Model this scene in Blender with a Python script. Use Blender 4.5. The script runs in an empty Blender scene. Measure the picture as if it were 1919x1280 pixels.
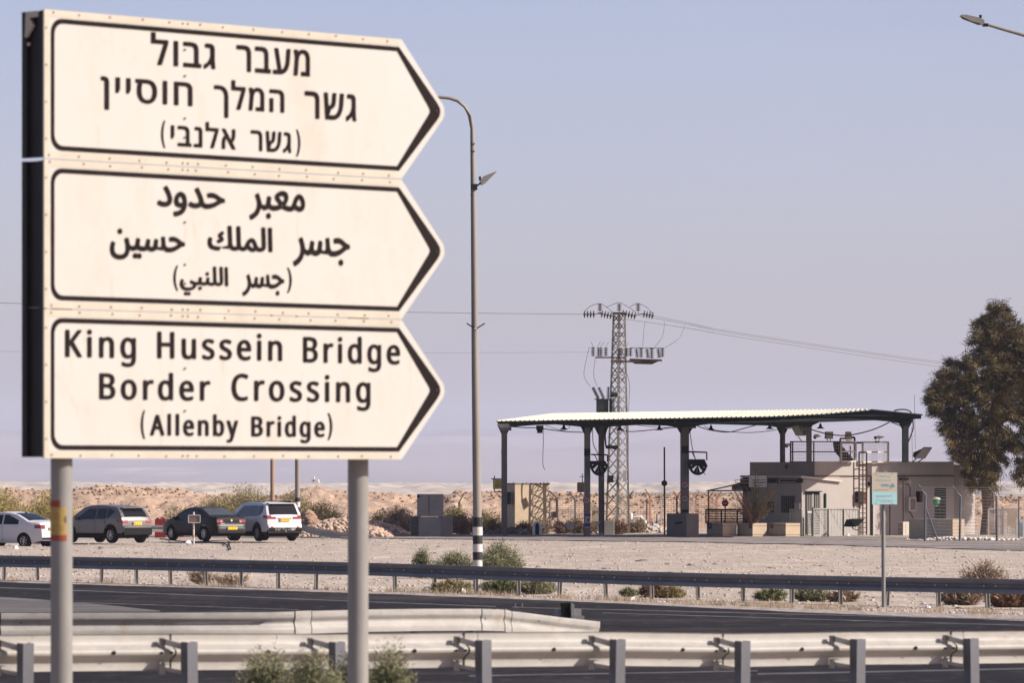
import bpy, bmesh, math, random
import numpy as np
from mathutils import Vector, Matrix, noise
random.seed(7)
rnd = random.random
def U(a, b): return a + (b - a) * rnd()
scene = bpy.context.scene
COL = scene.collection

# ---------------------------------------------------------------- camera, sky, sun, exposure
F = 10000.0          # focal length in photo pixels (1919 wide)
CZ = 2.85            # camera height
HY = 895.0           # photo row of the horizon
cam = bpy.data.cameras.new('camera')
cam.sensor_width = 36.0
cam.lens = 36.0 * F / 1919.0
cam.shift_y = (HY - 640.0) / 1919.0
cam.clip_start = 0.5
cam.clip_end = 40000
cam.dof.use_dof = True
cam.dof.focus_distance = 215.0
cam.dof.aperture_fstop = 7.5
camo = bpy.data.objects.new('camera', cam)
COL.objects.link(camo)
camo.location = (0, 0, CZ)
camo.rotation_euler = (math.radians(90), 0, 0)
scene.camera = camo

SUN_DIR = Vector((1.0, -0.21, 0.0)).normalized() * math.cos(math.radians(32.5)) + Vector((0, 0, math.sin(math.radians(32.5))))
world = bpy.data.worlds.new('World')
scene.world = world
world.use_nodes = True
nt = world.node_tree
nt.nodes.clear()
out = nt.nodes.new('ShaderNodeOutputWorld')
bg = nt.nodes.new('ShaderNodeBackground')
sky = nt.nodes.new('ShaderNodeTexSky')
sky.sky_type = 'NISHITA'
sky.sun_disc = False
sky.sun_elevation = math.radians(32.5)
sky.sun_rotation = math.atan2(SUN_DIR.x, SUN_DIR.y)
sky.altitude = 0
sky.air_density = 0.7
sky.dust_density = 1.45
sky.ozone_density = 4.5
bg.inputs[1].default_value = 0.115
tint = nt.nodes.new('ShaderNodeMix')
tint.data_type = 'RGBA'
tint.blend_type = 'MULTIPLY'
tint.inputs[0].default_value = 1.0
tint.inputs[7].default_value = (1.17, 0.845, 0.785, 1)
nt.links.new(sky.outputs[0], tint.inputs[6])
tcw = nt.nodes.new('ShaderNodeTexCoord')
mpw = nt.nodes.new('ShaderNodeMapping'); mpw.inputs['Scale'].default_value = (1, 1, 3.2)
nzw = nt.nodes.new('ShaderNodeTexNoise'); nzw.inputs['Scale'].default_value = 9.0; nzw.inputs['Detail'].default_value = 5
mrw = nt.nodes.new('ShaderNodeMapRange'); mrw.inputs[3].default_value = .955; mrw.inputs[4].default_value = 1.045
vm = nt.nodes.new('ShaderNodeVectorMath'); vm.operation = 'SCALE'
nt.links.new(tcw.outputs['Generated'], mpw.inputs[0]); nt.links.new(mpw.outputs[0], nzw.inputs['Vector'])
nt.links.new(nzw.outputs[0], mrw.inputs[0]); nt.links.new(tint.outputs[2], vm.inputs[0]); nt.links.new(mrw.outputs[0], vm.inputs['Scale'])
nt.links.new(vm.outputs[0], bg.inputs[0])   # thin uneven dust haze
nt.links.new(bg.outputs[0], out.inputs[0])

sl = bpy.data.lights.new('sun', 'SUN')
sl.energy = 4.8
sl.angle = math.radians(0.53)
sl.color = (1.0, 0.92, 0.80)
so = bpy.data.objects.new('sun', sl)
COL.objects.link(so)
so.rotation_euler = (-SUN_DIR).to_track_quat('-Z', 'Y').to_euler()

scene.view_settings.view_transform = 'Standard'
scene.view_settings.look = 'None'
scene.view_settings.exposure = 0.75
scene.view_settings.gamma = 1.0
scene.view_settings.use_curve_mapping = False
scene.render.engine = 'CYCLES'
scene.cycles.use_denoising = True
scene.cycles.max_bounces = 5
scene.cycles.diffuse_bounces = 2
scene.cycles.glossy_bounces = 2
scene.cycles.transmission_bounces = 2
scene.cycles.volume_bounces = 0
scene.cycles.transparent_max_bounces = 6

# ---------------------------------------------------------------- helpers
def at(px, py, D): return Vector(((px - 960.0) / F * D, D, CZ + (HY - py) / F * D))
def X(px, D): return (px - 960.0) / F * D
def Zp(py, D): return CZ + (HY - py) / F * D
GZ = [(0, 1.3), (36, .92), (44, .78), (50, .62), (63, .45), (71, .32), (90, .2), (110, .12), (140, .10), (165, .04), (230, 0), (460, 0), (600, -.6), (900, -4), (2500, -16), (20000, -18)]
def g0(D): return float(np.interp(D, [a for a, b in GZ], [b for a, b in GZ]))
def gxy(px, D): return Vector((X(px, D), D, g0(D)))
def G(px, py):
    lo, hi = 30.0, 600.0
    for _ in range(40):
        m = (lo + hi) / 2
        if HY + (CZ - g0(m)) / m * F > py: lo = m
        else: hi = m
    return gxy(px, lo)

MATS = {}
def mat(name, col, rough=.8, metal=0.0, var=.15, scale=4.0, bump=0.0, bscale=None, col2=None, spec=.3, stretch=None, detail=6, thresh=None):
    """procedural material: base colour broken up by noise (var) or mixed to col2"""
    if name in MATS: return MATS[name]
    m = bpy.data.materials.new(name)
    m.use_nodes = True
    n = m.node_tree
    b = n.nodes['Principled BSDF']
    b.inputs['Roughness'].default_value = rough
    b.inputs['Metallic'].default_value = metal
    b.inputs['Specular IOR Level'].default_value = spec
    tc = n.nodes.new('ShaderNodeTexCoord')
    src = tc.outputs['Object']
    if stretch:
        mp = n.nodes.new('ShaderNodeMapping')
        mp.inputs['Scale'].default_value = stretch
        n.links.new(src, mp.inputs[0]); src = mp.outputs[0]
    nz = n.nodes.new('ShaderNodeTexNoise')
    nz.inputs['Scale'].default_value = scale
    nz.inputs['Detail'].default_value = detail
    nz.inputs['Roughness'].default_value = .65
    n.links.new(src, nz.inputs['Vector'])
    cr = n.nodes.new('ShaderNodeValToRGB')
    lo, hi = thresh if thresh else (.3, .7)
    cr.color_ramp.elements[0].position = lo
    cr.color_ramp.elements[1].position = hi
    if col2 is None:
        c1 = [c * (1 - var) for c in col]; c2 = [min(1, c * (1 + var)) for c in col]
    else: c1, c2 = col, col2
    cr.color_ramp.elements[0].color = (*c1[:3], 1)
    cr.color_ramp.elements[1].color = (*c2[:3], 1)
    n.links.new(nz.outputs[0], cr.inputs[0])
    n.links.new(cr.outputs[0], b.inputs['Base Color'])
    if bump:
        nb = n.nodes.new('ShaderNodeTexNoise')
        nb.inputs['Scale'].default_value = bscale or scale * 3
        nb.inputs['Detail'].default_value = 5
        n.links.new(src, nb.inputs['Vector'])
        bp = n.nodes.new('ShaderNodeBump')
        bp.inputs['Strength'].default_value = 1.0
        bp.inputs['Distance'].default_value = bump
        n.links.new(nb.outputs[0], bp.inputs['Height'])
        n.links.new(bp.outputs[0], b.inputs['Normal'])
    MATS[name] = m
    return m

def layer(m, col, scale, lo, hi, stretch=None, offset=(0, 0, 0), amount=1.0):
    """one more noise-masked tone over the base colour"""
    n = m.node_tree
    b = n.nodes['Principled BSDF']
    old = b.inputs['Base Color'].links[0].from_socket
    tc = n.nodes.new('ShaderNodeTexCoord')
    mp = n.nodes.new('ShaderNodeMapping')
    mp.inputs['Scale'].default_value = stretch or (1, 1, 1)
    mp.inputs['Location'].default_value = offset
    nz = n.nodes.new('ShaderNodeTexNoise')
    nz.inputs['Scale'].default_value = scale
    nz.inputs['Detail'].default_value = 7
    nz.inputs['Roughness'].default_value = .7
    mr = n.nodes.new('ShaderNodeMapRange')
    mr.inputs[1].default_value = lo; mr.inputs[2].default_value = hi
    mr.inputs[4].default_value = amount
    mx = n.nodes.new('ShaderNodeMix')
    mx.data_type = 'RGBA'
    mx.inputs[7].default_value = (*col, 1)
    n.links.new(tc.outputs['Object'], mp.inputs[0]); n.links.new(mp.outputs[0], nz.inputs['Vector'])
    n.links.new(nz.outputs[0], mr.inputs[0]); n.links.new(mr.outputs[0], mx.inputs[0])
    n.links.new(old, mx.inputs[6]); n.links.new(mx.outputs[2], b.inputs['Base Color'])
    return m

WL = {}
def link(o, parent=None, loc=None):
    COL.objects.link(o)
    pl = WL.get(parent.name, Vector()) if parent else Vector()
    if parent: o.parent = parent
    wl = Vector(loc) if loc is not None else pl.copy()
    o.location = wl - pl
    WL[o.name] = wl
    return wl
def tag(o, label=None, cat=None, group=None, kind=None):
    if label: o['label'] = label
    if cat: o['category'] = cat
    if group: o['group'] = group
    if kind: o['kind'] = kind
    return o
def T(name, label, cat, loc, group=None):
    o = bpy.data.objects.new(name, None)
    o.empty_display_size = .2
    link(o, None, loc)
    return tag(o, label, cat, group)

class MB:
    def __init__(s): s.v = []; s.f = []; s.m = []; s.mi = 0
    def add(s, vs, fs):
        b = len(s.v); s.v += [tuple(v) for v in vs]
        for f in fs: s.f.append([b + i for i in f]); s.m.append(s.mi)
        return s
    def box(s, c, size, rz=0, M=None):
        hx, hy, hz = size[0] / 2, size[1] / 2, size[2] / 2
        R = M if M is not None else Matrix.Rotation(rz, 3, 'Z')
        c = Vector(c)
        vs = [c + R @ Vector((x * hx, y * hy, z * hz)) for x in (-1, 1) for y in (-1, 1) for z in (-1, 1)]
        return s.add(vs, [(0, 1, 3, 2), (4, 6, 7, 5), (0, 4, 5, 1), (2, 3, 7, 6), (0, 2, 6, 4), (1, 5, 7, 3)])
    def bar(s, p, q, w, h=None):
        p, q = Vector(p), Vector(q); h = h or w
        d = q - p; L = d.length
        if L < 1e-6: return s
        d.normalize()
        up = Vector((0, 0, 1)) if abs(d.z) < .95 else Vector((0, 1, 0))
        x = d.cross(up).normalized(); y = x.cross(d)
        return s.box((p + q) / 2, (w, L, h), M=Matrix((x, d, y)).transposed())
    def tube(s, pts, r, n=6, cap=True):
        pts = [Vector(p) for p in pts]
        rs = r if isinstance(r, (list, tuple)) else [r] * len(pts)
        vs = []; fs = []
        for i, p in enumerate(pts):
            d = (pts[min(i + 1, len(pts) - 1)] - pts[max(i - 1, 0)]).normalized()
            up = Vector((0, 0, 1)) if abs(d.z) < .9 else Vector((0, 1, 0))
            a = d.cross(up).normalized(); b = a.cross(d)
            for k in range(n):
                t = 2 * math.pi * k / n
                vs.append(p + (a * math.cos(t) + b * math.sin(t)) * rs[i])
        for i in range(len(pts) - 1):
            for k in range(n):
                k2 = (k + 1) % n
                fs.append((i * n + k, i * n + k2, (i + 1) * n + k2, (i + 1) * n + k))
        if cap:
            fs.append(tuple(range(n))[::-1]); fs.append(tuple((len(pts) - 1) * n + k for k in range(n)))
        return s.add(vs, fs)
    def lathe(s, base, prof, n=12, axis=(0, 0, 1)):
        """prof: (distance along axis, radius)"""
        ax = Vector(axis).normalized()
        return s.tube([Vector(base) + ax * a for a, r in prof], [max(r, 1e-4) for a, r in prof], n)
    def prism(s, pts, vec):
        """closed outline (3-D points) pushed along vec"""
        pts = [Vector(p) for p in pts]; n = len(pts); v = Vector(vec)
        fs = [tuple(range(n)), tuple(range(2 * n - 1, n - 1, -1))]
        fs += [(i, i + n, (i + 1) % n + n, (i + 1) % n) for i in range(n)]
        return s.add(pts + [p + v for p in pts], fs)
    def disc(s, c, r, nrm, th=.01, n=20):
        nrm = Vector(nrm).normalized()
        return s.tube([Vector(c), Vector(c) + nrm * th], r, n)
    def wall(s, A, B, th, z0, z1):
        """upright slab between plan points A and B, thickness away from the camera"""
        A = Vector(A[:2]); B = Vector(B[:2]); d = (B - A).normalized()
        n = Vector((-d.y, d.x))
        if n.y < 0: n = -n
        P = [A, B, B + n * th, A + n * th]
        return s.prism([(p.x, p.y, z0) for p in P], (0, 0, z1 - z0))
    def build(s, name, m, parent=None, loc=None, smooth=False, kind=None, angle=None):
        me = bpy.data.meshes.new(name)
        wl = Vector(loc) if loc is not None else (WL.get(parent.name, Vector()) if parent else Vector())
        va = np.array(s.v, dtype=np.float64) - np.array(wl)
        me.from_pydata(va.tolist(), [], s.f)
        for mm in (m if isinstance(m, (list, tuple)) else [m]): me.materials.append(mm)
        if isinstance(m, (list, tuple)): me.polygons.foreach_set('material_index', s.m)
        bm = bmesh.new(); bm.from_mesh(me); bmesh.ops.recalc_face_normals(bm, faces=bm.faces); bm.to_mesh(me); bm.free()
        if smooth:
            me.polygons.foreach_set('use_smooth', [True] * len(me.polygons))
            if angle: me.set_sharp_from_angle(angle=math.radians(angle))
        o = bpy.data.objects.new(name, me)
        link(o, parent, wl)
        if kind: o['kind'] = kind
        return o
def inst(name, me, parent, loc, rz=0, sc=None):
    o = bpy.data.objects.new(name, me); link(o, parent, loc)
    o.rotation_euler = (0, 0, rz)
    if sc: o.scale = sc
    return o
def raw(name, v, f, m, parent=None, kind=None, loc=(0, 0, 0), smooth=False):
    """fast mesh from numpy arrays (f: equal-length faces)"""
    me = bpy.data.meshes.new(name)
    v = np.asarray(v, dtype=np.float32) - np.array(loc, dtype=np.float32)
    f = np.asarray(f, dtype=np.int32); k = f.shape[1]
    me.vertices.add(len(v)); me.vertices.foreach_set('co', v.ravel())
    me.loops.add(f.size); me.loops.foreach_set('vertex_index', f.ravel())
    me.polygons.add(len(f)); me.polygons.foreach_set('loop_start', np.arange(0, f.size, k, dtype=np.int32))
    me.update(calc_edges=True); me.validate()
    for mm in (m if isinstance(m, (list, tuple)) else [m]): me.materials.append(mm)
    if smooth: me.polygons.foreach_set('use_smooth', [True] * len(me.polygons))
    o = bpy.data.objects.new(name, me)
    link(o, parent, Vector(loc))
    if kind: o['kind'] = kind
    return o

_tc = {}
def sans(s):
    return ''.join(chr(0x1D5A0 + ord(c) - 65) if 'A' <= c <= 'Z' else chr(0x1D5BA + ord(c) - 97) if 'a' <= c <= 'z' else c for c in s)
def text_geo(s, bold=0.0, track=1.0):
    """glyph outlines of a string, normalised to its own bounding box"""
    if (s, bold, track) in _tc: return _tc[(s, bold, track)]
    c = bpy.data.curves.new('t', 'FONT'); c.body = s; c.offset = bold; c.resolution_u = 4; c.space_character = track
    o = bpy.data.objects.new('t', c); COL.objects.link(o)
    dg = bpy.context.evaluated_depsgraph_get()
    me = bpy.data.meshes.new_from_object(o.evaluated_get(dg))
    v = np.array([(p.co.x, p.co.y) for p in me.vertices]); f = [list(p.vertices) for p in me.polygons]
    bpy.data.objects.remove(o); bpy.data.curves.remove(c); bpy.data.meshes.remove(me)
    mn, mxx = v.min(0), v.max(0)
    v = (v - mn) / np.maximum(mxx - mn, 1e-6)
    _tc[(s, bold, track)] = (v, f, (mxx - mn)[0] / (mxx - mn)[1])
    return _tc[(s, bold, track)]
def rtl(s): return s[::-1]
def put_text(mb, s, fn, u0, u1, v0, v1, bold=.012, track=1.0):
    v, f, a = text_geo(s, bold, track)
    mb.add([fn(u0 + (u1 - u0) * p[0], v0 + (v1 - v0) * p[1]) for p in v], f)
def put_bold(mb, s, fn, u0, u1, v0, v1, bu, bv, track=1.0):
    """heavier lettering: the plain glyphs laid down several times, each shifted a little"""
    v, f, a = text_geo(s, 0.0, track)
    k = 0
    for dx, dy in ((0, 0), (1, 0), (-1, 0), (0, 1), (0, -1), (.7, .7), (-.7, .7), (.7, -.7), (-.7, -.7), (.5, 0), (-.5, 0)):
        mb.add([fn(u0 + bu + (u1 - u0 - 2 * bu) * p[0] + dx * bu, v0 + bv + (v1 - v0 - 2 * bv) * p[1] + dy * bv, k * .00012) for p in v], f); k += 1
def plane_fn(o, du, dv, off=0):
    """local sheet coordinates -> world; off = metres proud of the sheet towards the camera"""
    o, du, dv = Vector(o), Vector(du).normalized(), Vector(dv).normalized()
    n = du.cross(dv)
    if n.y > 0: n = -n
    return lambda u, v, k=0: o + du * u + dv * v + n * (off + k)

# ---------------------------------------------------------------- materials
M = MATS
M['ground'] = mat('ground', (.345, .292, .24), .95, var=.18, scale=.35, bump=.05, bscale=3.0, detail=10)
layer(M['ground'], (.30, .245, .21), .25, .47, .60, stretch=(.5, .16, 1), amount=.7)
layer(M['ground'], (.50, .42, .345), 1.0, .52, .64, stretch=(.5, .13, 1), amount=.7)
layer(M['ground'], (.235, .195, .17), 2.2, .50, .62, stretch=(.7, .12, 1), offset=(7, 3, 0), amount=.6)
layer(M['ground'], (.50, .43, .36), 5.0, .52, .62, stretch=(.9, .13, 1), offset=(1, 8, 0), amount=.6)
layer(M['ground'], (.20, .165, .145), 7.0, .58, .66, stretch=(.9, .14, 1), offset=(5, 2, 0), amount=.6)
layer(M['ground'], (.16, .13, .12), 9.0, .62, .72, amount=.55)
layer(M['ground'], (.55, .49, .43), 14.0, .66, .74, amount=.7)
M['asphalt'] = mat('asphalt', (.021, .020, .024), 1.0, spec=.03, var=.25, scale=1.5, bump=.01, bscale=40, detail=8)
layer(M['asphalt'], (.075, .068, .065), .5, .50, .68, stretch=(.25, .35, 1), amount=.6)
layer(M['asphalt'], (.085, .08, .08), 4.0, .55, .68, stretch=(.8, .2, 1), offset=(3, 9, 0), amount=.5)
layer(M['asphalt'], (.2, .18, .16), 8.0, .68, .74, amount=.5)
M['asphalt_old'] = mat('asphalt_old', (.13, .118, .115), .95, var=.25, scale=.8, bump=.02, bscale=10, detail=8)
layer(M['asphalt_old'], (.34, .28, .235), .35, .45, .62, stretch=(.4, 1, 1), amount=.85)
M['paint_line'] = mat('paint_line', (.17, .165, .16), .8, scale=2.0, col2=(.035, .033, .037), stretch=(.6, 3, 1), thresh=(.38, .55))
M['gravel_edge'] = mat('gravel_edge', (.27, .235, .21), .95, stretch=(1, .2, 1), var=.45, scale=5, bump=.03, bscale=20)
M['hills'] = mat('hills', (.39, .34, .285), .95, var=.14, scale=.01, stretch=(1, .4, 6))
layer(M['hills'], (.36, .31, .27), .012, .5, .66, stretch=(1, .5, 4), amount=.7)
M['mountain'] = mat('mountain', (.22, .18, .17), .95, var=.25, scale=.0006)
layer(M['mountain'], (.42, .36, .3), .0018, .58, .7, stretch=(1, 1, 3), amount=.8)
M['berm'] = mat('berm', (.375, .265, .19), .95, var=.13, scale=.5, bump=.10, bscale=2.2)
layer(M['berm'], (.25, .165, .12), 2.6, .53, .64, amount=.5)
layer(M['berm'], (.50, .37, .27), .25, .5, .62, stretch=(1, 1, 2), amount=.6)
M['berm_clod'] = mat('berm_clod', (.27, .175, .12), .95, var=.3, scale=1.5)
M['rubble'] = mat('rubble', (.40, .29, .22), .95, var=.35, scale=2.5)
M['stone'] = mat('stone', (.42, .36, .31), .95, var=.4, scale=3.0)
M['stone_dark'] = mat('stone_dark', (.13, .11, .10), .95, var=.4, scale=3.0)
M['white_stone'] = mat('white_stone', (.50, .46, .42), .9, var=.2, scale=4.0)
M['sign_face'] = mat('sign_face', (.375, .362, .335), .6, scale=1.3, col2=(.39, .38, .36), spec=.15, detail=8)
layer(M['sign_face'], (.345, .295, .225), 1.6, .52, .74, stretch=(1.8, 1.8, .9), amount=.45)
layer(M['sign_face'], (.30, .245, .18), 7.0, .60, .70, stretch=(1.6, 1.6, .25), offset=(3, 1, 5), amount=.45)
layer(M['sign_face'], (.28, .23, .18), 9.0, .70, .80, stretch=(1.5, 1.5, .3), amount=.5)
M['sign_edge'] = mat('sign_edge', (.37, .335, .275), .6, var=.08, scale=5)
M['sign_black'] = mat('sign_black', (.013, .010, .010), .9, var=.25, scale=6, spec=.08)
M['dark_metal'] = mat('dark_metal', (.012, .011, .011), .6, var=.2)  # rivets; also near-black paint standing in for shade inside the sign frame
M['post_metal'] = mat('post_metal', (.185, .18, .17), .6, metal=.0, var=.12, scale=6, stretch=(1, 1, .3))
layer(M['post_metal'], (.24, .2, .17), 12, .6, .72, stretch=(1, 1, .2), amount=.5)
M['galv'] = mat('galv', (.265, .253, .235), .55, spec=.4, metal=0, var=.1, scale=3.5, bump=.002, bscale=30)
layer(M['galv'], (.20, .195, .19), 5, .55, .7, stretch=(.5, .5, 2), amount=.5)
layer(M['galv'], (.22, .16, .11), 2.6, .58, .70, amount=.6)
layer(M['galv'], (.15, .145, .14), 9, .58, .68, stretch=(.35, .35, 1.5), offset=(2, 5, 1), amount=.5)
layer(M['galv'], (.33, .32, .30), 1.4, .5, .62, stretch=(1, 1, 3), offset=(9, 2, 4), amount=.5)
M['galv_dark'] = mat('galv_dark', (.11, .115, .13), .5, metal=.5, var=.15, scale=3)
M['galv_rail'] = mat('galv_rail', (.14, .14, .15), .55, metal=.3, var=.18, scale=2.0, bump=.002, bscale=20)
M['pole'] = mat('pole', (.21, .19, .165), .6, var=.12, scale=2, stretch=(1, 1, .2))
M['white_paint'] = mat('white_paint', (.48, .46, .43), .6, var=.08)
M['black_paint'] = mat('black_paint', (.02, .02, .022), .6, var=.2)
M['lamp_grey'] = mat('lamp_grey', (.25, .235, .21), .5, var=.1)
M['wood'] = mat('wood', (.25, .17, .12), .85, var=.25, scale=6, stretch=(3, 3, .3))
M['concrete'] = mat('concrete', (.13, .115, .105), .9, var=.15, scale=1.5, bump=.01)  # colour darkened to stand in for canopy shade on the blocks
layer(M['concrete'], (.085, .078, .075), 2.5, .55, .7, stretch=(1, 1, .4), amount=.5)
M['concrete_mid'] = mat('concrete_mid', (.235, .22, .205), .9, var=.15, scale=1.5, bump=.01)
M['concrete_tan'] = mat('concrete_tan', (.38, .30, .215), .9, var=.10, scale=2.0, bump=.006)
layer(M['concrete_tan'], (.40, .30, .21), 3.0, .58, .72, stretch=(1, 1, .5), amount=.5)
M['plaster'] = mat('plaster', (.315, .288, .270), .9, var=.05, scale=.8, bump=.004)
layer(M['plaster'], (.29, .24, .22), 1.1, .55, .75, stretch=(1, 1, .35), amount=.45)
layer(M['plaster'], (.25, .205, .185), 2.2, .56, .68, stretch=(1.6, 1.6, .12), offset=(4, 4, 1), amount=.45)
layer(M['plaster'], (.22, .175, .155), 5.0, .64, .74, stretch=(1, 1, .25), amount=.3)
M['plaster_trim'] = mat('plaster_trim', (.42, .37, .34), .85, var=.06)
M['roof_cream'] = mat('roof_cream', (.53, .505, .41), .6, var=.05, scale=.8)
M['steel_dark'] = mat('steel_dark', (.022, .027, .025), .8, var=.3, scale=1.5, spec=.1)  # colour darkened to stand in for shade under the canopy
M['shaded_white'] = mat('shaded_white', (.21, .205, .20), .7, var=.1)  # darker copy of the sign white, checkpoint shade put into the colour
M['shaded_red'] = mat('shaded_red', (.20, .012, .014), .7)  # darker copy of the sign red, shade put into the colour
M['shaded_blue'] = mat('shaded_blue', (.010, .025, .10), .7)  # darker copy of the sign blue, shade put into the colour
M['steel_rust'] = mat('steel_rust', (.075, .038, .03), .8, var=.35, scale=2)
M['steel_grey'] = mat('steel_grey', (.095, .09, .088), .65, var=.2, scale=2, stretch=(1, 1, .3))  # grey darkened to stand in for canopy shade on the posts
M['steel_white'] = mat('steel_white', (.45, .42, .385), .55, var=.1, scale=3)
M['louver'] = mat('louver', (.27, .262, .245), .6, var=.12, scale=3)
M['wire'] = mat('wire', (.05, .045, .045), .7)
M['wire_light'] = mat('wire_light', (.34, .31, .28), .5, metal=.3)
M['wire_tan'] = mat('wire_tan', (.10, .085, .075), .7)
M['mesh_wire'] = mat('mesh_wire', (.45, .43, .40), .5, metal=.3)
M['rust_post'] = mat('rust_post', (.46, .20, .11), .85, var=.3, scale=4)
M['insulator'] = mat('insulator', (.035, .022, .018), .35, var=.2)
M['lattice'] = mat('lattice', (.235, .22, .20), .6, metal=.1, var=.15, scale=2)
M['transformer'] = mat('transformer', (.022, .030, .030), .5, var=.15)  # colour darkened to stand in for shade
M['glass_dark'] = mat('glass_dark', (.006, .007, .008), .08, var=.1, spec=.35)
M['glass_grey'] = mat('glass_grey', (.05, .055, .055), .25, var=.1, spec=.6)
M['tyre'] = mat('tyre', (.013, .012, .012), .95, var=.3, spec=.1)
M['rim'] = mat('rim', (.42, .41, .40), .35, metal=.6, var=.08)
M['car_white'] = mat('car_white', (.47, .47, .49), .25, var=.02, spec=.5)
M['car_gold'] = mat('car_gold', (.135, .122, .116), .3, metal=.35, var=.04, spec=.5)
M['car_black'] = mat('car_black', (.007, .007, .008), .35, scale=1.5, col2=(.014, .013, .012), spec=.16)
M['plastic_black'] = mat('plastic_black', (.010, .010, .010), .8, var=.2, spec=.12)
M['tail_red'] = mat('tail_red', (.20, .010, .012), .2, var=.15, spec=.6)
M['tail_clear'] = mat('tail_clear', (.55, .5, .48), .2, var=.15, spec=.6)
M['plate_yellow'] = mat('plate_yellow', (.78, .52, .03), .5, var=.03)
M['red_plastic'] = mat('red_plastic', (.17, .012, .012), .6, var=.15)
M['sign_red'] = mat('sign_red', (.40, .018, .02), .6, var=.1)
M['sign_blue'] = mat('sign_blue', (.015, .045, .20), .6, var=.1)
M['sign_white'] = mat('sign_white', (.45, .44, .43), .6, var=.05)
M['sign_yellow'] = mat('sign_yellow', (.42, .40, .10), .6, var=.1)
M['sign_brown'] = mat('sign_brown', (.17, .11, .085), .8, var=.2)
M['faded_cream'] = mat('faded_cream', (.48, .41, .31), .7, scale=3, col2=(.45, .42, .34))
M['faded_teal'] = mat('faded_teal', (.30, .55, .55), .7, scale=4, col2=(.36, .60, .62))
M['faded_teal_print'] = mat('faded_teal_print', (.40, .57, .53), .7, var=.08, scale=20)
M['logo_blue'] = mat('logo_blue', (.07, .28, .50), .7, var=.1)
M['logo_green'] = mat('logo_green', (.16, .33, .20), .7, var=.1)
M['green_plastic'] = mat('green_plastic', (.02, .17, .06), .5, var=.1)
M['pipe_white'] = mat('pipe_white', (.66, .64, .62), .5, var=.12, scale=5)
M['awning'] = mat('awning', (.05, .037, .03), .9, var=.2)  # brown darkened to stand in for shade
M['bark'] = mat('bark', (.13, .085, .06), .95, var=.3, scale=5, stretch=(3, 3, .5), bump=.02)
def foliage_mat(name, c, c2, sc=1.2):
    m = mat(name, c, .85, scale=sc, col2=c2, spec=.15, detail=3, thresh=(.35, .65))
    m.node_tree.nodes['Principled BSDF'].inputs['Transmission Weight'].default_value = 0
    return m
foliage_mat('tree_leaf', (.042, .035, .016), (.175, .134, .062), .8)
foliage_mat('bush_sage', (.12, .125, .068), (.28, .27, .165), 3)
foliage_mat('bush_green', (.085, .10, .045), (.21, .21, .105), 3)
foliage_mat('bush_olive', (.15, .125, .062), (.31, .255, .13), 2)
foliage_mat('bush_yellow', (.20, .165, .055), (.36, .29, .115), 2)
foliage_mat('bush_dry', (.19, .135, .095), (.36, .27, .20), 3)
foliage_mat('bush_red', (.13, .075, .05), (.28, .17, .11), 3)
foliage_mat('leaf_bright', (.10, .13, .035), (.26, .27, .09), 6)
foliage_mat('dry_grass', (.36, .27, .17), (.50, .40, .28), 3)

# ---------------------------------------------------------------- terrain
def fan_grid(rows, ncol, half, zf, name, m, loc=(0, 0, 0), smooth=True, kind='structure'):
    v = []; f = []
    for D in rows:
        h = half(D)
        for j in range(ncol):
            x = -h + 2 * h * j / (ncol - 1)
            v.append((x, D, zf(x, D)))
    for i in range(len(rows) - 1):
        for j in range(ncol - 1):
            a = i * ncol + j
            f.append((a, a + 1, a + ncol + 1, a + ncol))
    return raw(name, v, f, m, kind=kind, smooth=smooth)
def nz(x, y, z=0.0): return noise.noise(Vector((x, y, z)))
rows = list(np.concatenate([np.arange(-20, 100, 4.0), np.arange(100, 300, 1.0), np.arange(300, 620, 10.0), np.geomspace(640, 16000, 24)]))
def ground_z(x, D):
    z = g0(D)
    if 138 < D < 330: z += .035 * nz(x * .35, D * .25) + .02 * nz(x * 1.3, D * 1.1, 5)
    return z
fan_grid(rows, 240, lambda D: 40 + .22 * max(D, 0), ground_z, 'ground', M['ground'])

# pale badlands of the valley
def hill_z(x, D):
    t = min(1, max(0, (D - 900) / 1500.0))
    cap = CZ - D * (.00025 + .0012 * (.5 + .5 * noise.fractal(Vector((x * .0045, D * .0012, 2.2)), 1.0, 2.2, 5)))
    r = abs(noise.fractal(Vector((x * .012 + 9, D * .0032, 7.7)), .9, 2.1, 6))
    r2 = abs(noise.fractal(Vector((x * .05 + 2, D * .010, 1.7)), .9, 2.1, 4))
    return min(CZ - D * .0002, cap - 7.0 * r - 1.6 * r2 - (1 - t) * 9)
hrows = list(np.concatenate([np.linspace(620, 1500, 70), np.linspace(1512, 3400, 150)]))
fan_grid(hrows, 480, lambda D: 60 + .14 * D, hill_z, 'badland_hills', M['hills'])
# hazy mountains across the valley
def mount_z(x, D):
    p = (D - 9500) / 4500.0
    base = -20 + 165 * min(1, max(0, p)) ** .8 + 34 * noise.fractal(Vector((x * .0006 + 3, D * .0001, 9.0)), 1.0, 2.1, 5) * p
    return base + 30 * noise.fractal(Vector((x * .0009, D * .0006, 1.0)), 1.0, 2.2, 6) * (0.35 + p) + 12 * nz(x * .0003, 4.4)
fan_grid(list(np.linspace(9300, 14200, 60)), 260, lambda D: 60 + .16 * D, mount_z, 'mountains', M['mountain'])

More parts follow.
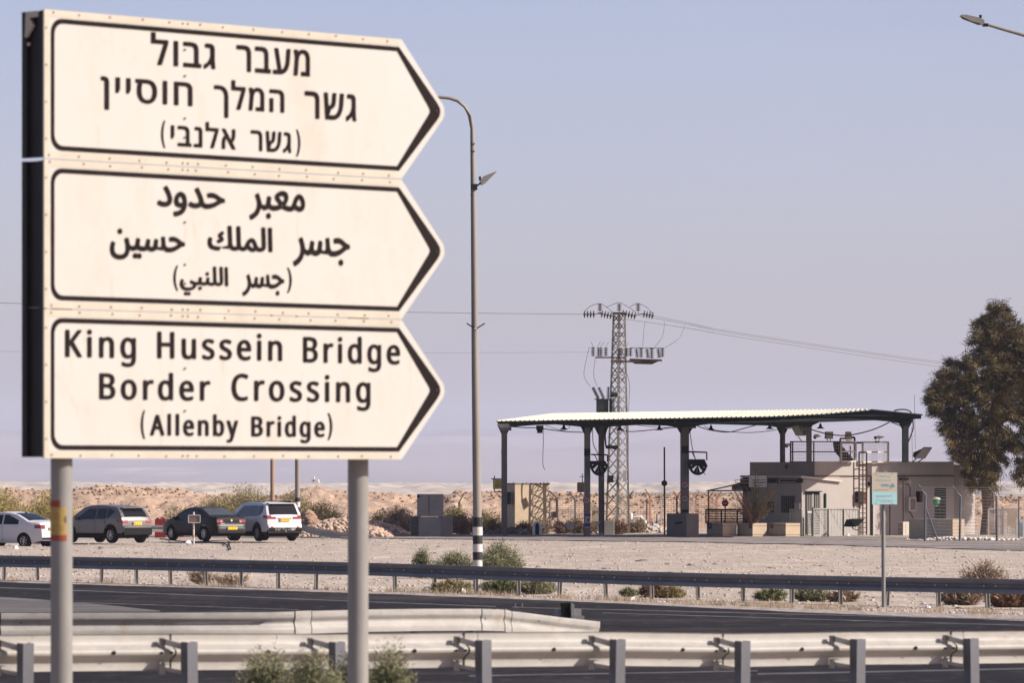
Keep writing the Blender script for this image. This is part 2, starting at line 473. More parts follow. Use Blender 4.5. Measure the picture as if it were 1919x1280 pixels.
# ---------------------------------------------------------------- roads (sheets 4 mm proud of what they lie on)
def strip(name, far, near, off, m, n=120, rows_=14):
    """sheet draped on the ground between two plan polylines given as photo points"""
    fx = [G(*p) for p in far]; nx = [G(*p) for p in near]
    def samp(P, t):
        xs = np.array([(p.x / p.y - P[0].x / P[0].y) for p in P]); xs = xs / xs[-1]
        return Vector((np.interp(t, xs, [p.x for p in P]), np.interp(t, xs, [p.y for p in P])))
    v = []; f = []
    for i in range(n + 1):
        a = samp(fx, i / n); b = samp(nx, i / n)
        for j in range(rows_ + 1):
            p = a.lerp(b, j / rows_)
            v.append((p.x, p.y, ground_z(p.x, p.y) + off))
    for i in range(n):
        for j in range(rows_):
            a = i * (rows_ + 1) + j
            f.append((a, a + 1, a + rows_ + 2, a + rows_ + 1))
    return raw(name, v, f, m, kind='structure', smooth=True)
far_edge = [(-2600, 1052), (-700, 1072), (0, 1092), (440, 1105), (900, 1121), (1280, 1138), (1500, 1147), (1919, 1160), (2600, 1180), (4600, 1236)]
near_edge = [(-2600, 1362), (-700, 1356), (0, 1356), (440, 1352), (900, 1345), (1280, 1342), (1500, 1340), (1919, 1336), (2600, 1330), (4600, 1322)]
strip('road', far_edge, near_edge, .03, M['asphalt'], rows_=60, n=200)
def dense_edge(E): return [(x, float(np.interp(x, [p for p, q in E], [q for p, q in E]))) for x in np.linspace(-2600, 4600, 180)]
strip('road_shoulder', [(x, y - 2.5) for x, y in dense_edge(far_edge)], [(x, y + 2.0 + 1.2 * nz(x * .03, 7) + max(0, (x - 1200) * .008)) for x, y in dense_edge(far_edge)], .034, M['gravel_edge'], rows_=3)
def line(y0, y1, x0, x1, w, name='lane_line'):
    a = [(x0 + (x1 - x0) * t, y0 + (y1 - y0) * t) for t in np.linspace(0, 1, 6)]
    strip(name, a, [(x, y + w) for x, y in a], .035, M['paint_line'], rows_=2)
M['asphalt_dusty'] = mat('asphalt_dusty', (.085, .079, .077), .95, var=.25, scale=.8, detail=8)
layer(M['asphalt_dusty'], (.15, .135, .125), .6, .5, .65, stretch=(.3, .3, 1), amount=.7)
strip('road_patch', [(-200, 1112), (-60, 1118), (80, 1127), (220, 1139), (300, 1148)], [(-200, 1152), (-60, 1151.5), (80, 1151), (220, 1150.5), (300, 1150)], .032, M['asphalt_dusty'], rows_=6, n=40)
line(1102, 1140, -40, 930, 1.6)
line(1141, 1166, 960, 1960, 1.5)
line(1126, 1146, -40, 560, 1.2)
line(1152, 1176, 1130, 1919, 1.3)
line(1268, 1256, 1420, 2000, 3.0)
line(1272, 1262, 880, 1420, 2.4)
strip('access_road', [(-600, 1004.2), (500, 1004.5), (900, 1003.6), (1400, 1003.5), (1919, 1011), (2500, 1015)], [(-600, 1006), (500, 1008), (900, 1012), (1400, 1019), (1919, 1033), (2500, 1045)], .03, M['asphalt_old'], rows_=16)

# ---------------------------------------------------------------- scattered stones
def rock(v, f, c, r, flat=.6):
    b = len(v)
    ph = rnd() * 6.28
    top = (c[0] + U(-.2, .2) * r, c[1] + U(-.2, .2) * r, c[2] + r * flat)
    ring = []
    for k in range(5):
        a = ph + k * 1.2566
        rr = r * U(.7, 1.15)
        ring.append((c[0] + rr * math.cos(a), c[1] + rr * math.sin(a), c[2] + r * flat * U(.0, .5)))
    v += [top] + ring + [(c[0], c[1], c[2] - r * flat * .6)]
    for k in range(5):
        k2 = (k + 1) % 5
        f.append((b, b + 1 + k, b + 1 + k2)); f.append((b + 6, b + 1 + k2, b + 1 + k))
def scatter(name, n, regf, rf, m, flat=.6):
    v = []; f = []
    for _ in range(n):
        x, y = regf(); r = rf()
        rock(v, f, (x, y, ground_z(x, y)), r, flat)
    o = raw(name, v, f, m, kind='stuff'); return o
def edge_D(px): return G(px, float(np.interp(px, [a for a, b in far_edge], [b for a, b in far_edge]))).y
def reg_lot():
    px = U(-60, 1980); D = edge_D(px) + .6 + (255 - edge_D(px)) * rnd() ** 1.3
    return X(px, D), D
tag(scatter('gravel', 9000, reg_lot, lambda: .02 + .05 * rnd() ** 3, M['stone']), 'pale loose gravel scattered over the dirt lot', 'gravel')
tag(scatter('dark_debris', 900, reg_lot, lambda: .03 + .10 * rnd() ** 4, M['stone_dark'], .3), 'dark scraps and stones strewn over the dirt lot', 'debris')
def reg_edge():
    px = U(-60, 1980); D = edge_D(px) + .3 + 3.5 * rnd() ** 2
    return X(px, D), D
tag(scatter('roadside_gravel', 5000, reg_edge, lambda: .02 + .05 * rnd() ** 3, M['stone']), 'stones heaped along the far edge of the road', 'gravel')
def reg_edge2():
    px = U(-60, 1980); D = edge_D(px) - 1.0 + 1.6 * rnd()
    return X(px, D), D
scatter('road_grit', 2200, reg_edge2, lambda: .012 + .025 * rnd() ** 3, M['stone'])

# ---------------------------------------------------------------- earth berm
BT = [(-900, 930), (-300, 925), (0, 921), (140, 919), (190, 913), (240, 914), (300, 918), (350, 922), (400, 928), (470, 933), (530, 930), (562, 919), (600, 917), (640, 922), (700, 924), (740, 926), (775, 931), (830, 931), (860, 922), (900, 924), (960, 923), (1040, 925), (1100, 926), (1200, 928), (1330, 927), (1480, 929), (1700, 930), (1850, 932), (1919, 935), (2400, 938), (3000, 950)]
def berm_z(x, D):
    px = x / 316.0 * F + 960
    top = Zp(float(np.interp(px, [a for a, b in BT], [b for a, b in BT])), 316)
    prof = float(np.interp(D, [289, 300, 308, 314, 319, 328, 345], [-.1, .45, .8, .97, 1, .95, -.1]))
    gul = abs(noise.fractal(Vector((x * .55 + D * .25, D * .12, 2.0)), 1, 2.1, 4))
    n = .18 * noise.fractal(Vector((x * .35, D * .3, 0)), .9, 2.1, 5) + .16 * noise.noise(Vector((x * 2.4, D * 1.6, 8)))
    return top * prof + (n - .35 * gul * (1 - abs(prof - .6))) * min(1, max(.0, prof * 2))
def berm():
    Ds = list(np.linspace(289, 322, 56)) + [326, 332, 338, 345]
    xs = np.linspace(-58, 66, 720)
    v = [(x, D, berm_z(x, D)) for D in Ds for x in xs]; nc = len(xs)
    f = [(i * nc + j, i * nc + j + 1, (i + 1) * nc + j + 1, (i + 1) * nc + j) for i in range(len(Ds) - 1) for j in range(nc - 1)]
    raw('earth_berm', v, f, M['berm'], kind='structure', smooth=False)
berm()
v = []; f = []
for _ in range(4500):
    px = U(-60, 2000)
    D = U(293, 318) if rnd() < .45 else U(308, 319)
    if 560 < px < 800 or 330 < px < 500:
        if rnd() < .75: continue
    x = X(px, D)
    rock(v, f, (x, D, berm_z(x, D)), .04 + .13 * rnd() ** 2, .8)
tag(raw('earth_clods', v, f, M['berm_clod'], kind='stuff'), 'reddish clods on the crest of the earth berm', 'earth')

# ---------------------------------------------------------------- vegetation makers
def bush_mesh(W, H, n, m, name, loc, parent=None, depth=None, blade=.16, bw=.016, stems=True, droop=0.0, core=.35):
    """shoots radiating from a rootstock, each carrying small leaves"""
    depth = depth or W * .6
    v = []; f = []
    nst = max(14, int(n / 26))
    per = int(n / nst)
    base = Vector(loc)
    for i in range(nst):
        a = rnd() * 6.283; e = rnd() ** .7
        tx, ty = math.cos(a) * W / 2 * e, math.sin(a) * depth / 2 * e
        tz = H * math.sqrt(max(.05, 1 - .75 * e * e)) * U(.62, 1.03)
        b = Vector((tx * core, ty * core, 0)); tip = Vector((tx, ty, tz))
        mid = b.lerp(tip, .5) + Vector((tx * .15, ty * .15, -.05 * H))
        P = [b, mid, tip]
        def q(t): return P[0] * (1 - t) ** 2 + P[1] * 2 * t * (1 - t) + P[2] * t * t
        if stems:
            pr = q(0)
            for k in range(1, 4):
                c = q(k / 3); s = bw * .9 * (1.2 - k / 4)
                k0 = len(v)
                v += [base + pr + Vector((s, 0, 0)), base + pr - Vector((s, 0, 0)), base + c]
                f.append((k0, k0 + 1, k0 + 2)); pr = c
        for _ in range(per):
            t = .12 + .9 * rnd() ** .7
            c = q(min(t, 1)) + Vector((U(-1, 1), U(-1, 1), U(-.7, .7))) * .11 * H
            if c.z < 0: c.z = U(0, .1)
            d = Vector((U(-1, 1) + tx / W, U(-1, 1) + ty / W, U(-.1, 1.2) - droop)).normalized() * blade * U(.5, 1.3)
            s = d.cross(Vector((U(-1, 1), U(-1, 1), U(-1, 1)))).normalized() * bw * U(.7, 1.5)
            k0 = len(v); c = c + base
            v += [c - s, c + s, c + d]
            f.append((k0, k0 + 1, k0 + 2))
    return raw(name, v, f, m, parent=parent, loc=base if parent is None else WL[parent.name])
def bush(x0, x1, ytop, D, kind, label, cat='bush', group='bushes of the desert ground', n=2200, ybase=None, name='bush', **k):
    cx = (x0 + x1) / 2
    z = g0(D) if ybase is None else Zp(ybase, D)
    W = (x1 - x0) / F * D; H = Zp(ytop, D) - z
    o = bush_mesh(W, H, n, M.get(kind) or MATS[kind], name, (X(cx, D), D, z - .03), **k)
    return tag(o, label, cat, group)

# ================================================================ direction sign
A0 = at(83, 860, 37.4); B0 = at(755, 862.3, 40.0)
S_u = Vector((B0.x - A0.x, B0.y - A0.y, 0)).normalized()
S_o = Vector((A0.x, A0.y, 0))
S_n = Vector((S_u.y, -S_u.x, 0))            # faces the camera
if S_n.y > 0: S_n = -S_n
def S_uv(px, py):
    d = Vector(((px - 960) / F, 1, (HY - py) / F))
    t = (S_o - Vector((0, 0, CZ))).dot(S_n) / d.dot(S_n)
    p = Vector((0, 0, CZ)) + d * t
    return (p - S_o).dot(S_u), p.z
def S_p(u, v, k=0): return S_o + S_u * u + Vector((0, 0, v)) + S_n * k
Wc = S_uv(753, 862)[0]; Wt = S_uv(836, 738)[0]
zb = S_uv(83, 860)[1]; zt_ = S_uv(83, 15)[1]; PH = (zt_ - zb) / 3
sign = T('direction_sign', 'tall cream direction sign of three arrow boards with black lettering in foreground', 'road sign', (S_p(1.8, 0).x, S_p(1.8, 0).y, g0(38.7)))
def panel_outline(z0, inset=0.0, tipr=.10):
    h = PH
    k = inset
    pts = [(k, z0 + k), (Wc - k * .35, z0 + k)]
    # rounded tip
    cy = z0 + h / 2
    sx = Wt - k * 1.9 - tipr * .35
    dx, dy = sx - (Wc - k * .35), h / 2 - k
    L = math.hypot(dx, dy)
    ux, uy = dx / L, dy / L
    for t in (-1, -.6, -.2, .2, .6, 1):
        a = t * math.atan2(ux, uy)
        pts.append((sx - .055 + .075 * math.cos(a) * 1.0, cy + .085 * math.sin(a)))
    pts += [(Wc - k * .35, z0 + h - k), (k, z0 + h - k)]
    return pts
def border(z0):
    """closed stroke: outer rounded outline, inner outline with a sharp tip"""
    h = PH; cy = z0 + h / 2
    o0 = .062; w = .034; r = .10
    def left(k, r):
        out = []
        for t in np.linspace(0, 1, 7):
            a = math.pi / 2 + t * math.pi / 2
            out.append((k + r + r * math.cos(a), z0 + h - k - r + r * math.sin(a)))
        for t in np.linspace(0, 1, 7):
            a = math.pi + t * math.pi / 2
            out.append((k + r + r * math.cos(a), z0 + k + r + r * math.sin(a)))
        return out
    xo = Wc - .028; ko = o0
    tip = Wt - .060
    outer = [(xo, z0 + h - ko)] + left(ko, r) + [(xo, z0 + ko)]
    tipo = [(tip - .035, cy - .065), (tip - .008, cy - .03), (tip, cy), (tip - .008, cy + .03), (tip - .035, cy + .065)]
    ki = ko + w
    inner = [(xo - .022, z0 + h - ki)] + left(ki, r - w * .6) + [(xo - .022, z0 + ki)]
    tin = Wt - .175
    tipi = [(tin - .02, cy - .035), (tin - .005, cy - .015), (tin, cy), (tin - .005, cy + .015), (tin - .02, cy + .035)]
    return outer + tipo, inner + tipi
lines = {
    2: [(rtl('מעבר'), 443, 581, (580, 93), (580, 143)), (rtl('גבול'), 283, 404, (285, 59), (404, 130)),
        (rtl('גשר'), 571, 668, (660, 176), (668, 228)), (rtl('המלך'), 401, 533, (435, 149), (417, 220)),
        (rtl('חוסיין'), 189, 361, (193, 142), (198, 205)), ('(', 302, 310, (307, 225), (307, 277)),
        (rtl('אלנבי'), 320, 442, (393, 228), (440, 280)), (rtl('גשר'), 470, 546, (534, 247), (545, 287)), (')', 555, 563, (558, 242), (558, 293))],
    1: [('\ufeae\ufe92\ufecc\ufee3', 467, 572, (526, 357), (473, 412)), ('\ufea9\u0648\ufeaa\ufea3', 294, 422, (405, 352), (334, 406)),
        ('\ufeae\ufeb4\ufe9f', 549, 656, (625, 445), (556, 499)), ('\ufeda\ufee0\ufee4\ufedf\ufe8d', 389, 511, (420, 422), (490, 473)),
        ('\ufee6\ufef4\ufeb4\ufea3', 206, 347, (322, 432), (220, 486)), ('(', 325, 334, (332, 497), (332, 545)),
        ('\ufef2\ufe92\ufee8\ufee0\ufedf\ufe8d', 337, 428, (426, 500), (357, 554)), ('\ufeae\ufeb4\ufe9f', 454, 533, (512, 514), (460, 555)), (')', 538, 547, (541, 501), (541, 549))],
    0: [('King', 122, 255, (124, 616), (239, 688)), ('Hussein', 294.6, 529, (296, 619.5), (529, 677.5)), ('Bridge', 568, 750, (569, 628), (704, 697.5)),
        ('Border', 186, 394.5, (188, 696), (382, 752)), ('Crossing', 434, 694.5, (449, 699), (681, 770.5)),
        ('(', 264, 272, (268, 769), (268, 823)), ('Allenby', 281, 446.6, (294, 775), (433, 830)), ('Bridge', 471, 609, (472, 778), (573, 831)), (')', 614, 623, (619, 774), (619, 825))],
}
for i in range(3):
    z0 = zb + PH * i
    mb = MB()
    gap = .004
    o = panel_outline(z0)
    o = [(u, min(max(v, z0 + gap), z0 + PH - gap)) for u, v in o]
    mb.prism([S_p(u, v, 0) for u, v in o], S_n * -.012)
    p = mb.build('arrow_panel', [M['sign_face']], sign)
    # folded rim strip, a shade more yellow and slightly proud at the edges
    b = MB()
    out_, inn = border(z0)
    rimo = panel_outline(z0)
    n = len(out_)
    b.add([S_p(u, v, .003) for u, v in out_] + [S_p(u, v, .003) for u, v in inn], [(k, (k + 1) % n, n + (k + 1) % n, n + k) for k in range(n)])
    b.build('arrow_border', M['sign_black'], p)
    rim = MB()
    e = .052
    for (u0, u1, v0, v1) in ((0.0, Wc, z0 + gap, z0 + e), (0.0, Wc, z0 + PH - e, z0 + PH - gap)):
        rim.prism([S_p(u0, v0, .0015), S_p(u1 - .02, v0, .0015), S_p(u1 - .02, v1, .0015), S_p(u0, v1, .0015)], S_n * .001)
    rim.prism([S_p(0, z0 + e, .0015), S_p(.045, z0 + e, .0015), S_p(.045, z0 + PH - e, .0015), S_p(0, z0 + PH - e, .0015)], S_n * .001)
    rim.build('rim_strip', M['sign_edge'], p)
    rv = MB()
    for k in range(13):
        for v in (z0 + .024, z0 + PH - .024):
            rv.disc(S_p(.07 + k * .28 + U(-.03, .03), v + U(-.004, .004), .0026), .0065, S_n, .006, 6)
    for k in range(4):
        rv.disc(S_p(.016, z0 + .14 + k * .26, .0026), .006, S_n, .006, 6)
    ur = S_uv(346, 895 - (z0 + PH / 2 - CZ) * 262)[0]
    for u in (ur - .02, ur + .03):
        for v in (z0 + .024, z0 + PH - .024): rv.disc(S_p(u, v, .0026), .0065, S_n, .006, 6)
    for v in (.20, .33, .62, .80): rv.disc(S_p(ur, z0 + v * PH, .0060), .008, S_n, .006, 6)
    rv.disc(S_p(Wt - .11, z0 + PH / 2, .0045), .010, S_n, .006, 8)
    rv.build('rivet', M['dark_metal'], p, kind='stuff')
    for s, x0, x1, tp, bp in lines[i]:
        t = MB()
        u0 = S_uv(x0, (tp[1] + bp[1]) / 2)[0]; u1 = S_uv(x1, (tp[1] + bp[1]) / 2)[0]
        v1 = S_uv(*tp)[1]; v0 = S_uv(*bp)[1]
        bold = .016
        bu, bv = ((.0095, .0045), (.0100, .0065), (.0080, .0038))[i] if s not in '()' else (.004, .002)
        if i == 1 and tp[1] > 495 or i == 2 and tp[1] > 225 and s not in '()': bu, bv = bu * .8, bv * .8
        put_bold(t, sans(s) if i == 0 else s, lambda a, c, k: S_p(a, c, .004 + k), u0, u1, v0, v1, bu, bv, 1.30 if i == 0 and len(s) > 1 else (1.0 if i == 1 else 1.15))
        t.build('lettering', M['sign_black'], p)
    # hollow frame behind the board, open towards the left end; its inner shade is dark paint
    fr = MB()
    dpt = .235
    g2 = .012
    za, zc = z0 + g2, z0 + PH - (g2 if i != 0 else -g2 + .001)
    def slab(u0, u1, v0, v1, k0, k1):
        fr.prism([S_p(u0, v0, k0), S_p(u1, v0, k0), S_p(u1, v1, k0), S_p(u0, v1, k0)], S_n * (k1 - k0))
    slab(0, .03, za, zc, -.055, -.013)
    slab(0, .03, za, zc, -dpt, -dpt + .05)
    slab(.03, .036, za, zc, -dpt, -.013)
    slab(.036, Wc, zc - .05, zc - .02, -dpt + .02, -.013)
    slab(.036, Wc, za + .02, za + .05, -dpt + .02, -.013)
    fr.build('back_frame', M['dark_metal'], sign)
    br = MB()
    if i == 2:
        br.prism([S_p(-.004, zc, -.19), S_p(-.004, zc, -.06), S_p(-.004, zc - .04, -.06), S_p(-.004, zc - .045, -.155), S_p(-.004, zc - .10, -.11), S_p(-.004, zc - .18, -.18), S_p(-.004, zc - .18, -.20)], S_u * .02)
        br.disc(S_p(0, zc - .23, -.155), .013, -S_u, .01, 10)
        br.build('bracket', M['sign_edge'], sign)
for px, D in ((115.8, 37.72), (671.5, 40.0)):
    dd = D
    b = MB(); r = .0775
    x = X(px, dd)
    b.lathe((x, dd, g0(dd) - .5), [(0, r), (zb + 1.2 - g0(dd) + .5, r)], 28)
    po = b.build('post', M['post_metal'], sign, smooth=True, angle=40)
    if px < 300:
        st = MB()
        # wrapped warning sticker: red top edge, yellow field, red bottom edge
        def wrap(py0, py1, mi, a0, a1, k):
            st.mi = mi; vs = []; fs = []
            n = 10
            for i in range(n + 1):
                a = math.radians(a0 + (a1 - a0) * i / n)
                for py in (py0, py1): vs.append((x + math.cos(a) * (r + k), dd + math.sin(a) * (r + k), Zp(py, dd)))
            fs = [(2 * i, 2 * i + 1, 2 * i + 3, 2 * i + 2) for i in range(n)]
            st.add(vs, fs)
        wrap(938, 951, 0, 185, 268, .002)
        wrap(951, 1003, 1, 185, 302, .002)
        wrap(1003, 1014, 0, 185, 303, .002)
        wrap(960, 975, 2, 225, 262, .003)
        wrap(968, 980, 3, 288, 301, .003)
        wrap(985, 988, 2, 200, 290, .003)
        wrap(992, 994, 2, 200, 290, .003)
        st.build('sticker', [mat('sticker_red', (.22, .045, .025), .7, var=.2, scale=30), mat('sticker_yellow', (.30, .215, .07), .7, var=.2, scale=30), mat('sticker_print', (.30, .17, .05), .7), mat('sticker_dark', (.10, .08, .04), .7)], po)
    cap = MB()

# ================================================================ guardrails
WP = [(.072, .155), (.083, .151), (.084, .122), (.084, .080), (.074, .062), (.012, .026), (0, .014), (0, -.014), (.012, -.026), (.074, -.062), (.084, -.080), (.084, -.122), (.083, -.151), (.072, -.155)]
def w_beam(path, side, name, m, parent, seg=3, hs=1.0, ds=1.0):
    """path: 3-D points of the beam's mid height; side: unit plan vector the ridges push towards; one part per span of seg points"""
    out = []
    th = Vector((side.x, side.y, 0)) * -.004
    for a in range(0, len(path) - 1, seg):
        P = path[a:a + seg + 1]
        if len(P) < 2: continue
        mb = MB(); vs = []; fs = []; n = len(WP)
        lap = .004 if (a // seg) % 2 else 0
        for layer_ in (0, 1):
            for p in P:
                for d, z in WP:
                    vs.append(Vector(p) + Vector((side.x, side.y, 0)) * (d * ds + lap) + Vector((0, 0, z * hs)) + (th if layer_ else Vector()))
        L = len(P)
        for ly in (0, 1):
            o = ly * L * n
            for i in range(L - 1):
                for k in range(n - 1): fs.append((o + i * n + k, o + i * n + k + 1, o + (i + 1) * n + k + 1, o + (i + 1) * n + k))
        o = L * n
        for i in range(L - 1):
            for k in (0, n - 1): fs.append((i * n + k, (i + 1) * n + k, o + (i + 1) * n + k, o + i * n + k))
        for i in (0, L - 1):
            for k in range(n - 1): fs.append((i * n + k, i * n + k + 1, o + i * n + k + 1, o + i * n + k))
        mb.add(vs, fs)
        out.append(mb.build(name, m, parent, smooth=True, angle=50))
    return out

# --- near rail, seen from behind with its posts towards us
def near_s(px): return 225 + (198 - 225) * (px - 48) / (1820 - 48)
def near_top(px): return 1192.5 + (1186 - 1192.5) * px / 1919.0
nr = T('guardrail', 'sunlit steel guardrail with posts on its near side crossing the bottom edge', 'guardrail', gxy(960, 47.5), 'steel guardrails along the road')
npx = [-270, 48, 355, 632, 906, 1158, 1392, 1608, 1820, 2030, 2235]
def npt_(px): D = F / near_s(px); return Vector((X(px, D), D, Zp(near_top(px), D) - .155))
def npt(px): return npt_(px) + Vector((0, 0, .012 * math.sin(px * 1.7)))
path = [npt(p) + Vector((0, .22, 0)) for p in npx]
dv = (path[-1] - path[0]); side_n = Vector((-dv.y, dv.x, 0)).normalized()
if side_n.y < 0: side_n = -side_n
fp = []
for a, b in zip(path[:-1], path[1:]): fp += [a, a.lerp(b, .5)]
fp.append(path[-1])
w_beam(fp, side_n, 'rail_beam', M['galv'], nr, seg=4)
dirn = Vector((dv.x, dv.y, 0)).normalized()
pm = MB(); 
# C-shaped post, local frame: x along rail, y across
rot_n = math.atan2(dirn.y, dirn.x)
hgt = 1.4
for c, s in (((0, -.055, -hgt / 2), (.10, .006, hgt)), ((-.047, 0, -hgt / 2), (.006, .104, hgt)), ((.047, 0, -hgt / 2), (.006, .104, hgt))):
    pm.box(c, s)
for zz in (-.05, -.13, -.30): pm.disc((.05, -.01, zz), .012, (1, 0, 0), .008, 6)
pmesh = None
for k, px in enumerate(npx):
    q = npt(px) + Vector((0, 0, .095))
    if pmesh is None:
        o = pm.build('post', M['galv_dark'], None, loc=(0, 0, 0)); pmesh = o.data; bpy.data.objects.remove(o)
        bl = MB()
        # spacer bracket between post and beam
        for z0_, z1_ in ((.03, -.085), (-.19, -.275)):
            bl.prism([(-.165, .20, z0_), (-.115, .20, z0_), (-.115, .20, z1_), (-.165, .20, z1_)], (0, .02, 0))
            bl.prism([(-.165, .20, z0_), (-.115, .20, z0_), (-.115, .13, z0_), (-.165, .13, z0_)], (0, 0, -.006))
        bl.prism([(-.115, .21, .02), (-.135, .16, .02), (-.03, .055, -.02), (.04, .055, -.02)], (0, 0, -.05))
        bl.prism([(-.115, .20, -.22), (-.115, .19, -.22), (-.02, .055, -.25), (.01, .055, -.25)], (0, 0, -.03))
        bl.prism([(-.045, .054, -.01), (.045, .054, -.01), (.045, .054, -.28), (-.045, .054, -.28)], (0, .01, 0))
        o = bl.build('bracket', M['galv'], None, loc=(0, 0, 0)); bmesh_ = o.data; bpy.data.objects.remove(o)
    po = inst('post', pmesh, nr, q, rot_n - .05 + U(-.03, .03)); po.rotation_euler = (U(-.015, .02), U(-.015, .015), po.rotation_euler[2])
    inst('bracket', bmesh_, nr, q, rot_n)
for i_ in range(2, len(path), 2):
    w_beam([path[i_] - side_n * .005 - dirn * .16, path[i_] - side_n * .005 - dirn * .148], side_n, 'lap_edge', M['plastic_black'], nr, seg=2)
bb = MB()
for p_ in path[2::2]:
    for du_, dz_ in ((-.24, .10), (-.24, -.10), (-.30, .0), (-.20, .0)): bb.disc(p_ + dirn * du_ + Vector((0, 0, dz_)) + side_n * (.07 if abs(dz_) > .05 else -.006), .013, -side_n, .014, 6)
for a, b in zip(path[:-1], path[1:]):
    c = a.lerp(b, .52) - side_n * .004
    bb.disc(c + Vector((0, 0, -.0)), .018, -side_n, .012, 8)
bb.build('bolt', M['plastic_black'], nr, kind='stuff')

# --- median rail that bends down to its end
md = T('guardrail', 'sunlit median guardrail whose crumpled end bends down onto the asphalt', 'guardrail', gxy(760, 74), 'steel guardrails along the road')
mp = [(-260, 1150, 70), (0, 1149.5, 70.5), (300, 1149, 71), (500, 1148, 71.3), (552, 1146.5, 71.6), (583, 1145.5, 72), (700, 1142.5, 73), (800, 1141.5, 74), (902, 1141.5, 75), (945, 1143, 75.6), (958, 1147, 75.8), (975, 1148, 76), (1000, 1151, 76.3), (1050, 1157.5, 77), (1100, 1163, 77.8), (1123, 1165.5, 78.2)]
mpath = []
for px, py, D in mp: mpath.append(Vector((X(px, D), D, Zp(py, D) - .155)))
dens = [mpath[0]]
idx = {}
for i, (a, b) in enumerate(zip(mpath[:-1], mpath[1:])): 
    dens.append(b)
side_m = Vector((.25, -1, 0)).normalized()
spans = [(0, 1), (1, 4), (4, 5), (5, 9), (9, 11), (11, 15)]
for a, b in spans:
    P = mpath[a:b + 1]
    off = side_m * (.004 if (a in (4, 9)) else 0)
    w_beam([p + off for p in P], side_m, 'rail_beam', M['galv'], md, seg=20, hs=(1.03 if a in (4, 9) else 1.0), ds=.72)
def seam(p, dirv, side, parent, ds=1.0, k=.007):
    w_beam([p + side * k - dirv * .007, p + side * k + dirv * .007], side, 'lap_edge', M['plastic_black'], parent, seg=2, hs=1.02, ds=ds)
for i_ in (1, 4, 5, 8, 9, 10):
    seam(mpath[i_], (mpath[min(i_ + 1, 15)] - mpath[i_ - 1]).normalized(), side_m, md, .72)
for px, py, D in [(-150, 1150, 70.3), (120, 1150, 71), (400, 1149, 71.5), (640, 1146, 73), (775, 1143, 74.2), (880, 1143, 75.2), (1063, 1131, 78)]:
    b = MB(); x = X(px, D + .2); zt = Zp(py, D + .2) - .02
    b.box((x, D + .25, (zt + g0(D) - .3) / 2), (.1, .07, zt - g0(D) + .3))
    b.build('post', M['galv_dark'], md)
b = MB()
D = 78
c = Vector((X(1062, D), D, Zp(1131, D)))
b.prism([c + Vector((-.09, 0, 0)), c + Vector((.06, 0, 0.01)), c + Vector((.05, 0, -.24)), c + Vector((-.06, 0, -.24))], (0, .05, 0))
b.mi = 1
b.prism([c + Vector((.07, -.02, 0)), c + Vector((.115, -.02, -.02)), c + Vector((.12, -.02, -.24)), c + Vector((.07, -.02, -.24))], (0, .1, 0))
b.prism([c + Vector((-.17, .03, -.08)), c + Vector((.22, .03, -.08)), c + Vector((.22, .03, -.24)), c + Vector((-.17, .03, -.24))], (0, .02, 0))
b.prism([c + Vector((.12, -.1, -.17)), c + Vector((.26, -.1, -.19)), c + Vector((.26, -.1, -.26)), c + Vector((.10, -.1, -.26))], (0, .05, 0))
b.build('end_bracket', [M['plastic_black'], M['galv']], md)
b = MB()
for px in (965, 978): b.disc(at(px, 1138, 76.2), .018, (0, 0, 1), .05, 6)
for px, py in ((40, 1168), (345, 1166), (432, 1166), (583, 1160), (910, 1160), (1010, 1165)):
    b.disc(at(px, py, 70.4 + px / 1200 * 5), .012, (0, -1, 0), .015, 6)
b.prism([at(1123, 1163, 78.2), at(1126, 1163, 78.2), at(1126, 1189, 78.2), at(1123, 1189, 78.2)], (0, .05, 0))
b.build('bolt', M['galv_dark'], md, kind='stuff')

# --- far rail, in its own shade
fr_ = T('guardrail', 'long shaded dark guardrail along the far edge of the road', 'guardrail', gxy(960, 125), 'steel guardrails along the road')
def far_s(px): return 71 + (90 - 71) * (px - 20) / 1830.0
def far_top(px): return float(np.interp(px, [-600, -300, 0, 320, 700, 920, 1190, 1390, 1660, 1919, 2200, 2500], [1031, 1035, 1041, 1047, 1055, 1062, 1071, 1076, 1081.5, 1086, 1092, 1099]))
fpx = [-560, -480, -400, -325, -255, -190, -125, -60, 9, 70, 131, 192, 256, 319, 385, 453, 522, 594, 666, 740, 815, 893, 971, 1051, 1135, 1221, 1308, 1393, 1485, 1575, 1665, 1758, 1850, 1945, 2040, 2140, 2245, 2355, 2470]
def fpt(px): D = F / far_s(px); return Vector((X(px, D), D, Zp(far_top(px), D) - .155))
fpath = [fpt(p) for p in fpx]
dv = fpath[-1] - fpath[0]; side_f = Vector((dv.y, -dv.x, 0)).normalized()
if side_f.y > 0: side_f = -side_f
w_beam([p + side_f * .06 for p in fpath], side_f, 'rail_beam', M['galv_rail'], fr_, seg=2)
pm = MB()
pm.box((-.035, 0, -.6), (.012, .08, 1.2)); pm.box((.035, 0, -.6), (.012, .08, 1.2)); pm.box((0, .035, -.6), (.08, .012, 1.2))
o = pm.build('post', M['galv'], None, loc=(0, 0, 0)); pmesh_f = o.data; bpy.data.objects.remove(o)
for px in fpx: q_ = inst('post', pmesh_f, fr_, fpt(px) + Vector((0, 0, .10)), .35 + U(-.15, .15)); q_.rotation_euler = (U(-.03, .03), U(-.04, .04), q_.rotation_euler[2])
b = MB()
for px in fpx[:-1]:
    for off in (0, 22):
        p = fpt(px + off); b.disc(p + side_f * .066, .022, side_f, .02, 6)
b.build('bolt', M['steel_white'], fr_, kind='stuff')

